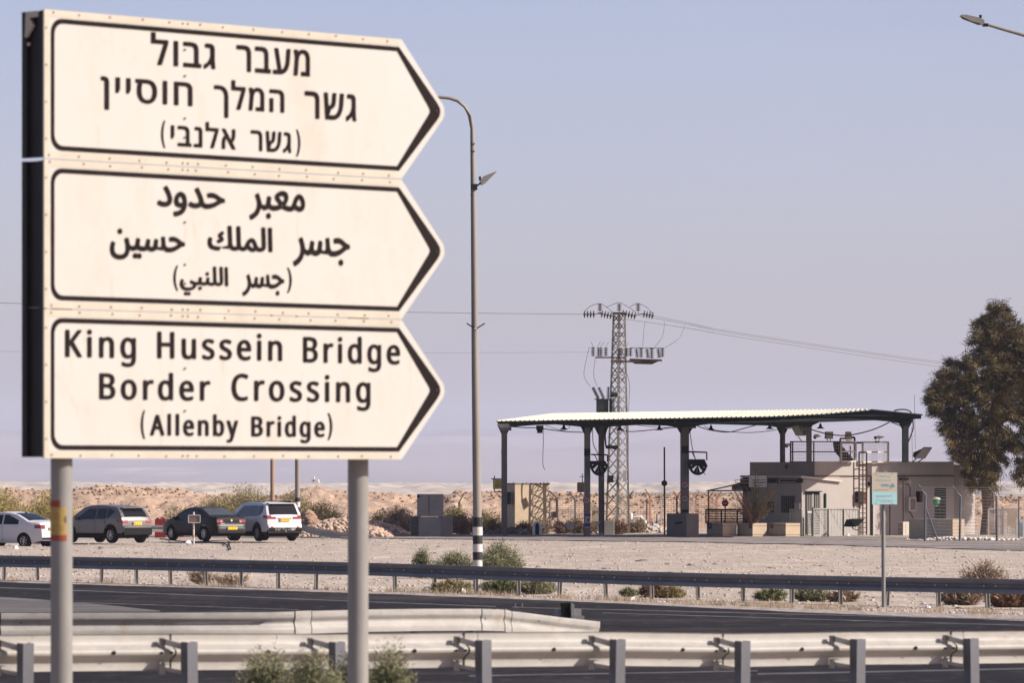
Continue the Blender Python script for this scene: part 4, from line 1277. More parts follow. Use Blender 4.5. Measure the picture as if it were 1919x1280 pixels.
mb.build('rib_end', M['steel_dark'], cp, kind='stuff')
mb = MB(); mb.prism([Fr_, Rr, Br, Bm], (0, 0, -.03)); mb.build('side_roof', M['steel_dark'], cp)
# fascia beams
def fascia(top_pts, bot_pts, D_, name, m, th=.25):
    b = MB(); b.prism([at(x, y, d) for x, y, d in top_pts] + [at(x, y, d) for x, y, d in bot_pts[::-1]], (0, th, 0)); b.build(name, m, cp)
fascia([(933, 790.5, 254.1), (1100, 788.2, 253.2), (1280, 785, 252), (1440, 782, 251.1), (1540, 777.5, 250.1), (1632, 769.5, 249.1), (1727, 779, 247.6)],
       [(933, 795, 254.1), (958, 800.5, 254), (1000, 797, 253.8), (1040, 795.5, 253.6), (1080, 799, 253.3), (1101, 802, 253.2), (1140, 800, 253), (1200, 796.5, 252.5), (1250, 798, 252.2), (1276, 803, 252), (1300, 799, 251.8), (1330, 795, 251.7), (1400, 794, 251.8), (1440, 798, 251.1), (1466, 803, 251), (1500, 797, 250.5), (1516, 801, 250.3), (1536, 791.5, 250.1), (1640, 788, 249.1), (1672, 790.5, 248.6), (1698, 797, 248.1), (1712, 785.5, 247.9), (1727, 785, 247.6)], 0, 'front_beam', M['steel_dark'])
fascia([(1040, 777.5, 267.8), (1632, 768.6, 261.8)], [(1040, 784, 267.8), (1632, 780, 261.8)], 0, 'back_beam', M['steel_dark'])
mb = MB()
for i in range(26):
    t = (i + .5) / 26
    A, D_ = lerp_poly(front, t), lerp_poly(back, t)
    mb.bar(A + Vector((0, .3, -.10)), D_ + Vector((0, -.1, -.10)), .06, .12)
mb.build('rafter', M['steel_rust'], cp, kind='stuff')
for t0 in (.25, .5, .75):
    mb = MB(); mb.bar(Fl.lerp(Bl, t0) + Vector((0.5, 0, -.2)), Fr_.lerp(Bm, t0) + Vector((0, 0, -.2)), .08, .14); mb.build('purlin', M['steel_dark'], cp)
for t in (.15, .5, .85):
    mb = MB(); mb.bar(Fr_.lerp(Rr, t) + Vector((0, .3, -.14)), Bm.lerp(Br, t) + Vector((0, 0, -.14)), .1, .18); mb.build('rafter_end', M['steel_rust'], cp)
posts = [(945.5, 10, 797, 1005, 257), (1101, 10.5, 797, 1008, 254), (1127.5, 11, 799, 1004, 263), (1284, 14, 797, 1007, 254), (1467, 10, 797, 1003, 262.5), (1516.5, 9, 785, 866, 251.5), (1697, 11, 788, 867, 262)]
for i, (px, w_, y0, y1, D) in enumerate(posts):
    b = MB(); x = X(px, D); ww = w_ / F * D; z0, z1 = (g0(D) - .1 if y1 > 900 else Zp(y1, D)), Zp(y0, D)
    # H-section
    rz = .75 if i in (2, 4) else 0.12
    R = Matrix.Rotation(rz, 3, 'Z')
    k = ww / (abs(math.cos(rz)) + abs(math.sin(rz)) * (1 if i in (2, 4) else .2))
    b.box((x, D, (z0 + z1) / 2), (k, k, z1 - z0), M=R)
    if i == 3:
        b.box((x - ww * .42, D + .12, (z0 + z1) / 2), (ww * .3, .2, z1 - z0 - .02), M=R)
    post = b.build('post', M['steel_grey'] if i != 6 else M['steel_dark'], cp)
    b = MB(); h_ = .45
    b.prism([(x - ww * .5, D - .02, z1), (x - ww * 1.3, D - .02, z1), (x - ww * .5, D - .02, z1 - h_), ], (0, .2, 0))
    b.prism([(x + ww * .5, D - .02, z1), (x + ww * 1.3, D - .02, z1), (x + ww * .5, D - .02, z1 - h_), ], (0, .2, 0))
    b.build('haunch', M['steel_dark'], post)
b = MB()
for px, y, D in ((1101, 848, 253.5), (1284, 843, 253.4), (942, 847, 258), (1284, 958, 253.4)): b.box(at(px, y, D), (.30 if px > 1000 else .12, .3, .34 if px > 1000 and y < 900 else .12))
b.build('clamp', M['plastic_black'], cp)

def bell(px, py, D, label):
    r = T('hanging_lamp', label, 'lamp', at(px, py + 4, D), 'bell lamps under the canopy')
    b = MB(); b.lathe(at(px, py + 3.5, D), [(0, .19), (.03, .17), (.09, .08), (.18, .06), (.24, .03)], 12); b.build('lamp_shade', M['plastic_black'], r, smooth=True, angle=40)
    b = MB(); b.bar(at(px, py - 2.5, D), at(px, py - 7, D), .05); b.build('bracket', M['plastic_black'], r)
for (px, py), s in zip([(1057, 802), (1162, 803), (1236, 803), (1333, 803), (1443, 801), (1538, 800)],
    ['bell lamp between the left canopy post and the second post', 'bell lamp in front of the lattice pylon', 'bell lamp above the thin pole with a disc', 'bell lamp just right of the number sign post', 'bell lamp left of the rear canopy post', 'bell lamp above the roof deck beside the camera']):
    bell(px, py, 255, s)
r = T('lantern', 'old boxy black lantern with a dangling wire under the canopy', 'lamp', at(1012, 812, 256))
b = MB(); b.box(at(1012, 802, 256), (.34, .34, .22)); b.box(at(1012, 808, 256), (.26, .26, .2)); b.build('housing', M['steel_dark'], r)
b = MB(); b.tube([at(1018.5, 797, 255.6), at(1018.6, 830, 255.6), at(1017.6, 868, 255.6), at(1019, 876, 255.6), at(1022, 881, 255.6)], .014, 4); b.build('wire', M['wire'], r)
def floodbox(x0, x1, y0, y1, D, label, m='steel_grey'):
    r = T('floodlight', label, 'floodlight', at((x0 + x1) / 2, y1, D), 'floodlights')
    b = MB(); b.prism([at(x0, y0, D), at(x1 - 4, y0 - 1, D), at(x1, y0 + 5, D), at(x1, y1, D), at(x0 + 7, y1, D)], (0, .4, 0)); b.build('housing', M[m], r)
    b = MB(); b.prism([at(x0 + .5, y0 - .3, D - .02), at(x1 - 6, y0 - .8, D - .02), at(x1 - 4, y0 + 6, D - .02), at(x0 + 7, y1 - 5, D - .02)], (0, .02, 0)); b.build('lens', M['lamp_grey'], r)
    b = MB(); b.bar(at((x0 + x1) / 2, y0 + 2, D + .2), at((x0 + x1) / 2, y0 - 5, D + .2), .06); b.build('bracket', M['steel_dark'], r)
floodbox(932, 959, 795, 807, 253.9, 'pale green floodlight at the left end of the canopy')
floodbox(1283, 1305, 787, 803, 252.6, 'grey floodlight on top of the middle canopy post')

# half-round fans hung from the posts
def fan(x0, x1, y0, ymid, y1, D, armx, army, label):
    r = T('post_fan', label, 'fan', at((x0 + x1) / 2, y1, D), 'fans on the canopy posts')
    cx = (x0 + x1) / 2; rx = (x1 - x0) / 2 / F * D; c = at(cx, ymid, D)
    b = MB(); b.prism([at(x0, y0, D), at(x1 - 5, y0, D), at(x1 + 1, ymid + 5, D), at(x1 - 4, ymid + 6, D), at(x0, ymid + 1, D)], (0, .25, 0)); b.build('hood', M['plastic_black'], r)
    rz = (y1 - ymid) / F * D
    b = MB(); P = []
    for i in range(17):
        a = math.pi + math.pi * i / 16
        P.append(c + Vector((rx * math.cos(a), .0, rz * math.sin(a))))
    Q = [c + (p - c) * .80 for p in P]
    b.add(P + Q + [p + Vector((0, .5, 0)) for p in P + Q], [(i, i + 1, 18 + i, 17 + i) for i in range(16)] + [(34 + i, 35 + i, 52 + i, 51 + i) for i in range(16)] + [(i, i + 1, 35 + i, 34 + i) for i in range(16)] + [(17 + i, 18 + i, 52 + i, 51 + i) for i in range(16)])
    b.build('drum', M['plastic_black'], r)
    b = MB()
    for a in (190, 235, 262, 310): 
        a0, a1 = math.radians(a), math.radians(a + 26)
        b.prism([c + Vector((0, .2, -.02)), c + Vector((rx * .82 * math.cos(a0), .2, rz * .82 * math.sin(a0))), c + Vector((rx * .82 * math.cos(a1), .2, rz * .82 * math.sin(a1)))], (0, .02, 0))
    b.build('blade', M['plastic_black'], r)
    b = MB()
    for k in range(1, 5):
        b.tube([c + Vector((rx * .2 * k * math.cos(math.pi + math.pi * i / 10), 0, rz * .2 * k * math.sin(math.pi + math.pi * i / 10))) for i in range(11)], .012, 4)
    b.build('grille', M['plastic_black'], r, kind='stuff')
    b = MB(); b.bar(at(armx, army, D), at(x1 - 1, army + 1, D), .07); b.bar(at(x1 - 1, army + 1, D), at(x1 - 1, y0 + 2, D), .06); b.bar(at(armx + 6, army, D), at(cx, ymid, D + .2), .03)
    b.build('arm', M['plastic_black'], r)
fan(1106, 1140, 864, 869, 892, 253.6, 1108, 852, 'black half-round fan beside the second canopy post, its arm reaching the pylon')
fan(1291, 1326, 861, 870, 891, 253.4, 1291, 847, 'black half-round fan beside the middle canopy post')

# cables slung under the canopy
def cable(pts, r, label, D=255.5, m='wire', name='cable', cat='cable', group='cables slung under the canopy'):
    b = MB(); P = [at(p[0], p[1], p[2] if len(p) > 2 else D) for p in pts]
    # smooth through points
    Q = []
    for i in range(len(P) - 1):
        p0, p1, p2, p3 = P[max(i - 1, 0)], P[i], P[i + 1], P[min(i + 2, len(P) - 1)]
        for k in range(6):
            t = k / 6
            Q.append(.5 * ((2 * p1) + (p2 - p0) * t + (2 * p0 - 5 * p1 + 4 * p2 - p3) * t * t + (3 * p1 - p0 - 3 * p2 + p3) * t ** 3))
    Q.append(P[-1])
    b.tube(Q, r, 4)
    return tag(b.build(name, M[m], None, loc=P[0]), label, cat, group)
cable([(960, 800), (990, 802), (1005, 802), (1060, 809), (1096, 810.5)], .022, 'black cable sagging from the left floodlight to the second post')
cable([(1022, 797), (1040, 803), (1055, 807), (1066, 803), (1068, 798)], .012, 'thin looping cable near the leftmost bell lamp')
cable([(1111, 803), (1112, 830), (1118, 845), (1124, 854)], .018, 'black cable dropping along the second canopy post')
cable([(1160, 806), (1185, 809), (1230, 805), (1270, 801)], .02, 'black cable between the pylon lamp and the middle post')
cable([(1195, 797), (1230, 801), (1268, 802)], .014, 'thin cable right of the pylon under the beam')
cable([(1306, 798), (1330, 806), (1365, 810), (1395, 803), (1420, 796)], .022, 'thick black cable sagging right of the middle post')
cable([(1320, 799), (1345, 807), (1400, 811), (1440, 808), (1462, 804)], .016, 'long thin cable from the middle post to the rear post')
cable([(1293, 806), (1298, 840), (1306, 866), (1318, 884), (1322, 890)], .018, 'black cable hanging down beside the right fan')
cable([(1495, 795), (1530, 808), (1560, 815), (1590, 816), (1625, 809), (1650, 800), (1668, 791)], .028, 'heavy black cable sagging over the roof deck')
cable([(1670, 791), (1690, 799), (1696, 802)], .026, 'short black cable ending at the right canopy post')
cable([(1676, 770), (1688, 767.5), (1702, 769), (1709, 776), (1712, 800), (1708, 815), (1703, 828)], .034, 'thick black hose arching over the right roof corner')
cable([(1709, 800), (1710, 840), (1711, 867)], .01, 'thin wire hanging at the right canopy post')
cable([(1714, 740), (1715, 800), (1716, 842)], .01, 'thin upright antenna wire over the roof floodlight')

# ================================================================ building
bd = T('checkpoint_building', 'pink plastered checkpoint building with roof deck under the canopy', 'building', gxy(1600, 262))
C0 = gxy(1502.5, 257); C1 = gxy(1575, 258.6); CL = gxy(1392, 260.2)
M0 = gxy(1527, 260); M1 = gxy(1788, 266.2); ML = gxy(1479, 261.4); M2 = gxy(1836, 268.5)
zr = Zp(866, 260); zen = Zp(894, 257)
def wv(a, b_): v_ = Vector((b_.x - a.x, b_.y - a.y, 0)); return v_.normalized()
dR = wv(M0, M1); nR = Vector((dR.y, -dR.x, 0))     # right-hand faces and their outward normal (towards us)
dE = wv(C0, C1); nE = Vector((dE.y, -dE.x, 0))
dL = wv(C0, CL); nL = Vector((-dL.y, dL.x, 0))
if nL.y > 0: nL = -nL
# main block
b = MB(); b.prism([(p.x, p.y, 0) for p in (M0, M1, M1 + Vector((-3.0, 3.4, 0)), M0 + Vector((-3.0, 3.4, 0)))], (0, 0, zr)); b.build('main_wall', M['plaster'], bd)
b = MB(); b.prism([(p.x, p.y, zr - .75) for p in (ML, M0 + Vector((0, .003, 0)), M0 + Vector((0, 2.4, 0)), ML + Vector((0, 2.4, 0)))], (0, 0, .745)); b.build('deck_parapet', M['plaster'], bd)
# rounded far end of the wall
b = MB(); n_ = 10; P = []
for i in range(n_ + 1):
    t = i / n_; a = t * 1.9
    P.append((M1.x + math.sin(a) * 1.15, M1.y + (1 - math.cos(a)) * 1.25, 0))
Pz = [(x, y, 0) for x, y, z in P] + [(M1.x, M1.y + 2.6, 0)]
b.prism(Pz, (0, 0, zr - .12)); b.build('round_wall', M['plaster'], bd, smooth=True, angle=30)
b = MB(); b.wall(M0 + nR * .05, M1 + nR * .05, .045, Zp(893.5, 262), Zp(891.5, 262)); b.build('wall_conduit', M['steel_rust'], bd)
b = MB(); b.wall(M0 - dR * .0 + nR * .02, M1 + nR * .02, .1, zr, zr + .03); b.build('parapet_cap', M['plaster_trim'], bd)
# entry room
b = MB(); b.prism([(p.x, p.y, 0) for p in (C0, C1, C1 + Vector((-1.6, 1.9, 0)), CL)], (0, 0, zen)); b.build('entry_wall', M['plaster'], bd)
z0e, z1e = Zp(892, 257), Zp(900, 258.6)
b = MB()
e = .16
Pt = [C0 + nE * e + nL * e, C1 + nE * e, C1 - nE * 1.6, CL + nL * e]
top_ = [Vector((Pt[0].x, Pt[0].y, z0e)), Vector((Pt[1].x, Pt[1].y, z1e)), Vector((Pt[2].x, Pt[2].y, z1e + .1)), Vector((Pt[3].x, Pt[3].y, z0e + .02))]
b.prism(top_, (0, 0, -.10)); b.build('entry_roof', M['plaster_trim'], bd)
b = MB(); b.prism([Pt[0] + Vector((0, 0, z0e - .13)), Pt[3] + Vector((0, 0, z0e - .12)), Pt[3] + Vector((0, 0, z0e - .34)), Pt[0] + Vector((0, 0, z0e - .34))], nL * -.12); b.build('fascia_board', M['steel_dark'], bd)
def on(a, d, n, u, z, k=.0): return Vector((a.x, a.y, 0)) + d * u + n * k + Vector((0, 0, z))
def u_at(a, d, px):
    """distance along the wall line whose photo column is px"""
    lo, hi = -1.0, 16.0
    f_ = lambda u: (a.x + d.x * u) / (a.y + d.y * u) * F + 960 - px
    s0 = f_(lo)
    for _ in range(50):
        m_ = (lo + hi) / 2
        if (f_(m_) > 0) == (s0 > 0): lo = m_
        else: hi = m_
    return lo
def face_box(a, d, n, x0, x1, y0, y1, k0, k1, Dn, mb=None):
    u0, u1 = sorted((u_at(a, d, x0), u_at(a, d, x1))); z0, z1 = Zp(y1, Dn), Zp(y0, Dn)
    mb = mb or MB()
    mb.prism([on(a, d, n, u0, z0, k0), on(a, d, n, u1, z0, k0), on(a, d, n, u1, z1, k0), on(a, d, n, u0, z1, k0)], n * (k1 - k0)); return mb
# door with awning lip
b = face_box(C0, dE, nE, 1510, 1536, 922, 1002, -.02, .03, 257.6); dr = b.build('door', M['steel_dark'], bd)
b = MB()
for i in range(7):
    if i == 3: continue
    x = 1511 + i * 3.8
    face_box(C0, dE, nE, x, x + 3.0, 928, 957, .03, .05, 257.6, b)
b.build('door_panel', M['steel_grey'], dr)
b = face_box(C0, dE, nE, 1521.5, 1523, 926, 960, .05, .07, 257.6); b.build('door_edge', M['steel_white'], dr)
b = face_box(C0, dE, nE, 1512, 1522, 958, 961, .03, .06, 257.6); b.build('letter_slot', M['steel_white'], dr)
b = face_box(C0, dE, nE, 1508, 1537, 920.5, 922.5, .0, .16, 257.6); b.build('door_hood', M['steel_dark'], bd)
b = face_box(C0, dE, nE, 1545, 1547.5, 925, 1003, .01, .07, 258); b.build('drain_pipe', M['steel_dark'], bd)
b = face_box(M0, dR, nR, 1632, 1635, 894, 1004, .01, .08, 262); b.build('wall_joint', M['steel_dark'], bd)
b = face_box(M0, dR, nR, 1634.5, 1637.5, 896, 1004, .005, .05, 262); b.build('wall_strip', M['plaster_trim'], bd)
# shaded side: barred windows, ledge, box
for x0, x1, y0, y1 in ((1466, 1490, 930, 961), (1439, 1451, 941, 961)):
    b = face_box(C0, dL, nL, x0, x1, y0, y1, -.02, .02, 258.3); wd_ = b.build('window', M['glass_dark'], bd)
    b = MB()
    n_ = 6 if x1 - x0 > 15 else 3
    for i in range(n_ + 1):
        x = x0 + (x1 - x0) * i / n_
        face_box(C0, dL, nL, x - .35, x + .35, y0, y1, .03, .05, 258.3, b)
    face_box(C0, dL, nL, x0, x1, y0 - .5, y0 + .5, .03, .05, 258.3, b)
    b.build('window_bar', M['steel_grey'], wd_)
b = face_box(C0, dL, nL, 1491, 1501, 943, 954, .0, .06, 257.3); b.build('wall_box', M['plaster_trim'], bd)
b = MB()
for x0, x1, y0, y1 in ((1467, 1500, 898, 899), (1466, 1467, 898, 903.5), (1467, 1497, 903, 904)): face_box(C0, dL, nL, x0, x1, y0, y1, .18, .22, 257.6, b)
b.tube([at(1497, 903.5, 257.2), at(1502, 907, 256.9), at(1503.5, 913, 256.8), at(1503.5, 1002, 256.8)], .02, 5)
b.build('gutter_pipe', M['steel_white'], bd)
# right part: window, meter box, conduit
b = face_box(M0, dR, nR, 1714.5, 1730, 919, 943.5, -.02, .025, 264.6); wd_ = b.build('window', M['plaster_trim'], bd)
b = face_box(M0, dR, nR, 1716, 1723.5, 921, 941.5, .02, .04, 264.6); b.build('pane', M['glass_dark'], wd_)
b = face_box(M0, dR, nR, 1723.5, 1729, 921, 942, .02, .03, 264.6); b.build('shutter', M['steel_rust'], wd_)
b = face_box(M0, dR, nR, 1752, 1773, 915, 972, -.02, .02, 265.4); b.build('doorway', M['steel_dark'], bd)
b = MB()
for pts in ([(1693, 899), (1693, 1000)], [(1697, 908), (1703, 908), (1706, 914), (1706, 932)], [(1705, 958), (1712, 972), (1714, 975)], [(1668, 907), (1668, 1004)]):
    b.tube([at(x, y, 262.8) for x, y in pts], .035, 5)
b.build('conduit', M['steel_rust'], bd)
b = face_box(M0, dR, nR, 1685, 1697, 896, 900.5, .0, .25, 263.5); b.build('ledge', M['steel_rust'], bd)
def wallbox(name, x0, x1, y0, y1, m, label, cat, D, dep=.25, face=None):
    r = T(name, label, cat, at((x0 + x1) / 2, y1, D))
    b = face_box(M0, dR, nR, x0, x1, y0, y1, .01, dep, D); b.build('housing', M[m], r)
    if face:
        b = face_box(M0, dR, nR, face[0], face[1], face[2], face[3], dep, dep + .02, D); b.build('cover', M[face[4]], r)
    return r
wallbox('meter_box', 1698, 1712, 932, 959, 'steel_white', 'white meter box with dark glass front on the pink wall', 'meter box', 264.2, .22, (1701.5, 1710, 935, 956, 'glass_grey'))
wallbox('switch_cabinet', 1603, 1610.5, 921, 942, 'steel_dark', 'dark cabinet behind the ladder', 'cabinet', 262, .25)
wallbox('switch_cabinet', 1611, 1618, 922, 944.5, 'steel_rust', 'brown cabinet just right of the dark one behind the ladder', 'cabinet', 262, .25)
ac = T('air_conditioner', 'white air conditioning unit on the ground by the pink wall', 'air conditioner', at(1697, 1004, 261))
a_ = at(1690, 1004, 261); 
b = MB(); c_ = at(1698.5, 991, 261.1); b.box(c_, (.62, .5, .66), rz=.45); b.build('housing', M['steel_white'], ac)
b = MB()
R_ = Matrix.Rotation(.45, 3, 'Z')
for i in range(9): b.box(c_ + R_ @ Vector((-.315, -.0, -.27 + i * .067)), (.01, .46, .03), rz=.45)
b.build('side_grille', M['plastic_black'], ac, kind='stuff')
b = MB(); b.box(c_ + R_ @ Vector((.06, -.255, 0)), (.42, .01, .56), rz=.45); b.build('front_grille', M['faded_cream'], ac)

# roof deck railings (top-level fences on the roof)
def railing(pts, y0, y1, m, label, rails=(0, .5, 1), pw=.07, mesh=6.0, name='railing'):
    P = pts; r = T(name, label, 'railing', at(P[0][0], y1, P[0][2] if len(P[0]) > 2 else 260))
    base = lambda q: q[2]
    for q in P:
        b = MB(); b.bar(at(q[0], y1, q[2]), at(q[0], y0, q[2]), pw); b.build('post', M[m], r)
    for t in rails:
        b = MB()
        for q, s in zip(P[:-1], P[1:]): b.bar(at(q[0], y0 + (y1 - y0) * t, q[2]), at(s[0], y0 + (y1 - y0) * t, s[2]), pw * .8)
        b.build('rail', M[m], r)
    b = MB()
    for q, s in zip(P[:-1], P[1:]):
        n = max(2, int((s[0] - q[0]) / 3.2))
        for i in range(1, n): 
            x = q[0] + (s[0] - q[0]) * i / n; d = q[2] + (s[2] - q[2]) * i / n
            b.bar(at(x, y0 + 1, d), at(x, y1, d), .010)
        n2 = max(2, int((y1 - y0) / 6))
        for i in range(1, n2):
            y = y0 + (y1 - y0) * i / n2; b.bar(at(q[0], y, q[2]), at(s[0], y, s[2]), .010)
    b.build('wire_mesh', M['mesh_wire'], r, kind='stuff')
    return r
railing([(1482, 0, 261.2), (1486, 0, 261.1), (1525.5, 0, 260.0), (1575, 0, 261.2)], 828, 866, 'steel_grey', 'grey meshed railing on the left of the roof deck')
railing([(1577, 0, 260.8), (1604, 0, 261.5)], 828, 865, 'steel_white', 'white framed railing panel in the middle of the roof deck', pw=.10)
railing([(1617, 0, 261.8), (1665, 0, 263)], 829, 866, 'steel_white', 'white framed railing at the right of the roof deck', pw=.10)
r = T('water_tank', 'dark tilted drum and stair frame on the roof deck', 'tank', at(1585, 866, 262.5))
b = MB(); b.prism([at(1563, 829, 262.5), at(1573, 829, 262.5), at(1604, 866, 262.5), at(1583, 866, 262.5), at(1566, 846, 262.5)], (0, .9, 0)); b.build('drum', M['plastic_black'], r)
b = MB(); b.bar(at(1575, 830, 262.3), at(1602, 830, 262.3), .08); b.bar(at(1575, 822, 262.3), at(1575, 830, 262.3), .08); b.bar(at(1602, 820, 262.3), at(1602, 866, 262.3), .09); b.bar(at(1575, 822, 262.3), at(1590, 822, 262.3), .08); b.bar(at(1594, 820, 262.3), at(1602, 820, 262.3), .1); b.bar(at(1605, 830, 262.3), at(1617, 830, 262.3), .09); b.bar(at(1594, 836, 262.3), at(1594, 864, 262.3), .06); b.build('stair_frame', M['steel_dark'], r)
# ladder
ld = T('ladder', 'dark steel ladder with safety hoops up the pink wall', 'ladder', gxy(1613, 259.6))
b = MB()
for x, y0 in ((1610.5, 848), (1624.5, 848)): b.bar(at(x, y0, 259.5), at(x, 1003, 259.5), .07)
b.bar(at(1610.5, 848, 259.5), at(1624.5, 848, 259.5), .07)
b.build('side_rail', M['steel_rust'], ld)
b = MB()
for x, y0 in ((1600.5, 866), (1617.5, 866)): b.bar(at(x, y0, 260.4), at(x, 960 if x < 1610 else 1003, 260.4), .06)
b.build('guard_rail', M['steel_rust'], ld)
for i in range(15):
    b = MB(); y = 872 + i * 9; b.bar(at(1610.5, y, 259.5), at(1624.5, y, 259.5), .035); b.build('rung', M['steel_rust'], ld)
for y in (878, 896, 914, 932):
    b = MB(); b.tube([at(1600.5, y, 260.4), at(1602, y + 2, 259.9), at(1610.5, y + 1, 259.4)], .025, 4); b.build('hoop', M['steel_rust'], ld)

def flood(cx, cy, w, h, D, label, tilt=0.0, yaw=0.0, m='steel_grey', stand=None):
    r = T('floodlight', label, 'floodlight', at(cx, cy + h / 2, D), 'floodlights')
    R = Matrix.Rotation(yaw, 3, 'Z') @ Matrix.Rotation(tilt, 3, 'X')
    c = at(cx, cy, D); W_, H_ = w / F * D, h / F * D
    b = MB(); b.box(c, (W_, .12, H_), M=R)
    b.box(c + R @ Vector((0, .14, 0)), (W_ * .6, .18, H_ * .6), M=R); b.build('housing', M[m], r)
    b = MB(); b.box(c + R @ Vector((0, -.065, 0)), (W_ * .88, .01, H_ * .88), M=R); b.build('lens', M['lamp_grey'], r)
    b = MB()
    for s in (-.3, .3): b.bar(c + R @ Vector((W_ * s, .1, 0)), at(*(stand or (cx, cy + h * .9)), D + .1) + Vector((W_ * s * .5, 0, 0)), .035)
    b.build('bracket', M['steel_dark'], r)
r = T('floodlight', 'largest roof floodlight, tilted under the canopy beam', 'floodlight', at(1500, 822, 256), 'floodlights')
b = MB(); b.prism([at(1480, 795.5, 256), at(1496, 795.5, 256), at(1509, 817, 256), at(1492, 817, 256)], (.25, .35, .10)); b.build('housing', M['steel_grey'], r)
b = MB(); b.prism([at(1481, 796.3, 255.96), at(1495.3, 796.3, 255.96), at(1507.5, 816.3, 255.96), at(1492.7, 816.3, 255.96)], (0, .02, 0)); b.build('lens', M['lamp_grey'], r)
b = MB(); b.bar(at(1496, 818, 256.2), at(1503, 827, 256.2), .05); b.bar(at(1512, 800, 256.2), at(1512, 827, 256.2), .05); b.box(at(1478, 800, 256.2), (.25, .2, .2)); b.build('bracket', M['steel_white'], r)
flood(1554, 816, 15, 13, 259.5, 'square floodlight right of the white camera on the roof deck', .15, .3, stand=(1554, 828))
flood(1591, 817, 11, 15, 259.5, 'floodlight above the white door frame of the roof deck', -.35, .5, m='steel_white', stand=(1590, 828))
r = T('floodlight', 'white topped floodlight on the rightmost deck railing', 'floodlight', at(1646, 829, 261.5), 'floodlights')
b = MB(); b.prism([at(1643, 820, 261.5), at(1646, 816.5, 261.5), at(1658, 818.5, 261.5), at(1657, 820, 261.5), at(1648, 823, 261.5)], (0, .4, 0)); b.build('housing', M['steel_white'], r)
b = MB(); b.box(at(1641, 820.5, 261.6), (.12, .2, .13)); b.bar(at(1641, 823, 261.6), at(1643, 828, 261.6), .03); b.bar(at(1648, 823, 261.6), at(1647, 828, 261.6), .03); b.box(at(1644, 828.5, 261.6), (.25, .1, .06)); b.build('bracket', M['steel_dark'], r)
r = T('floodlight', 'big tilted floodlight standing on the right end of the roof', 'floodlight', at(1722, 866, 263), 'floodlights')
b = MB(); b.prism([at(1731, 840.5, 263), at(1747, 840.5, 263), at(1734, 860, 263), at(1714, 859.5, 263)], (0, .12, .06)); b.build('lens', M['sign_yellow'] if False else M['lamp_grey'], r)
b = MB(); b.prism([at(1731, 840.3, 263.1), at(1713, 848, 263.1), at(1712, 855, 263.1), at(1716, 860, 263.1), at(1732, 858, 263.1)], (0, .3, 0)); b.build('housing', M['steel_dark'], r)
b = MB(); b.bar(at(1718, 860, 263.2), at(1709, 867, 263.2), .05); b.bar(at(1730, 860, 263.2), at(1720, 867, 263.2), .05); b.build('bracket', M['steel_dark'], r)
r = T('floodlight', 'dark tilted floodlight low in front of the louvred panels', 'floodlight', at(1602, 990, 255), 'floodlights')
b = MB(); b.prism([at(1587, 974, 255), at(1596, 973, 255), at(1613, 984, 255), at(1603, 988, 255), at(1582, 987.5, 255)], (0, .3, 0)); b.build('housing', M['plastic_black'], r)
b = MB(); b.prism([at(1596, 972.5, 254.9), at(1621, 972.5, 254.9), at(1617, 978, 254.9), at(1606, 986, 254.9), at(1600, 984, 254.9)], (0, .06, 0)); b.build('lens', M['steel_dark'], r)
b = MB(); b.tube([at(1596, 986, 255), at(1600, 992, 255), at(1608, 994, 255), at(1612, 990, 255)], .03, 5); b.bar(at(1614, 975, 255.1), at(1614, 1003, 255.1), .06); b.build('bracket', M['steel_grey'], r)
def camera_(px, py, D, label, w=6, h=9, m='steel_white'):
    r = T('security_camera', label, 'camera', at(px, py, D), 'security cameras')
    b = MB(); b.box(at(px, py, D), (w / F * D, .25, h * .6 / F * D)); b.build('housing', M[m], r)
    b = MB(); b.lathe(at(px - w * .4, py + h * .6, D), [(0, .03), (.06, .08), (.14, .08), (.2, .05)], 8); b.build('lens_dome', M['plastic_black'], r)
    b = MB(); b.bar(at(px, py, D), at(px + w, py + 1, D), .04); b.build('arm', M['steel_grey'], r)
camera_(1477, 834, 260.5, 'dome camera hanging at the left corner of the roof deck')
camera_(1531, 817, 259.5, 'white camera between the deck post and the square floodlight', 8, 10)
camera_(1476, 875, 261, 'small camera on the left parapet corner', 4, 6, 'steel_grey')
camera_(1630.5, 908, 260.5, 'small black camera on the wall beside the ladder', 3, 5, 'plastic_black')

# awning in front of the shaded side
aw = T('awning', 'brown curved awning reaching left from the shaded building side', 'awning', gxy(1330, 262))
b = MB(); P = [(1325, 919), (1345, 915), (1365, 910.5), (1385, 905.5), (1402, 904), (1425, 903), (1440, 902)]
vs = [at(x, y, 259 + (x - 1325) * .012) for x, y in P]; vs2 = [at(x, y + 1.0, 264) for x, y in P]
b.add(vs + vs2 + [p + Vector((0, 0, -.04)) for p in vs + vs2], [(i, i + 1, 8 + i, 7 + i) for i in range(6)] + [(14 + i, 15 + i, 22 + i, 21 + i) for i in range(6)] + [(i, i + 1, 15 + i, 14 + i) for i in range(6)])
b.prism([at(1372, 909, 259.5), at(1440, 903, 260), at(1440, 918, 260), at(1372, 918.5, 259.5)], (0, .06, 0))
b.build('sheet', M['awning'], aw)
for x, y0, y1, D in ((1328, 919, 1005, 259), (1328, 919.5, 1004, 264), (1398, 919, 1003, 260)):
    b = MB(); b.bar(at(x, y0, D), at(x, y1, D), .06); b.build('post', M['steel_rust'], aw)
b = MB(); b.bar(at(1325, 920, 259), at(1440, 919.5, 260), .06); b.build('front_bar', M['steel_dark'], aw)
b = MB()
for a_, c_ in (((1378, 900), (1403, 900)), ((1378, 905), (1403, 905)), ((1378, 900), (1378, 905))): b.bar(at(*a_, 259), at(*c_, 259), .03)
b.build('lamp_frame', M['steel_white'], aw)
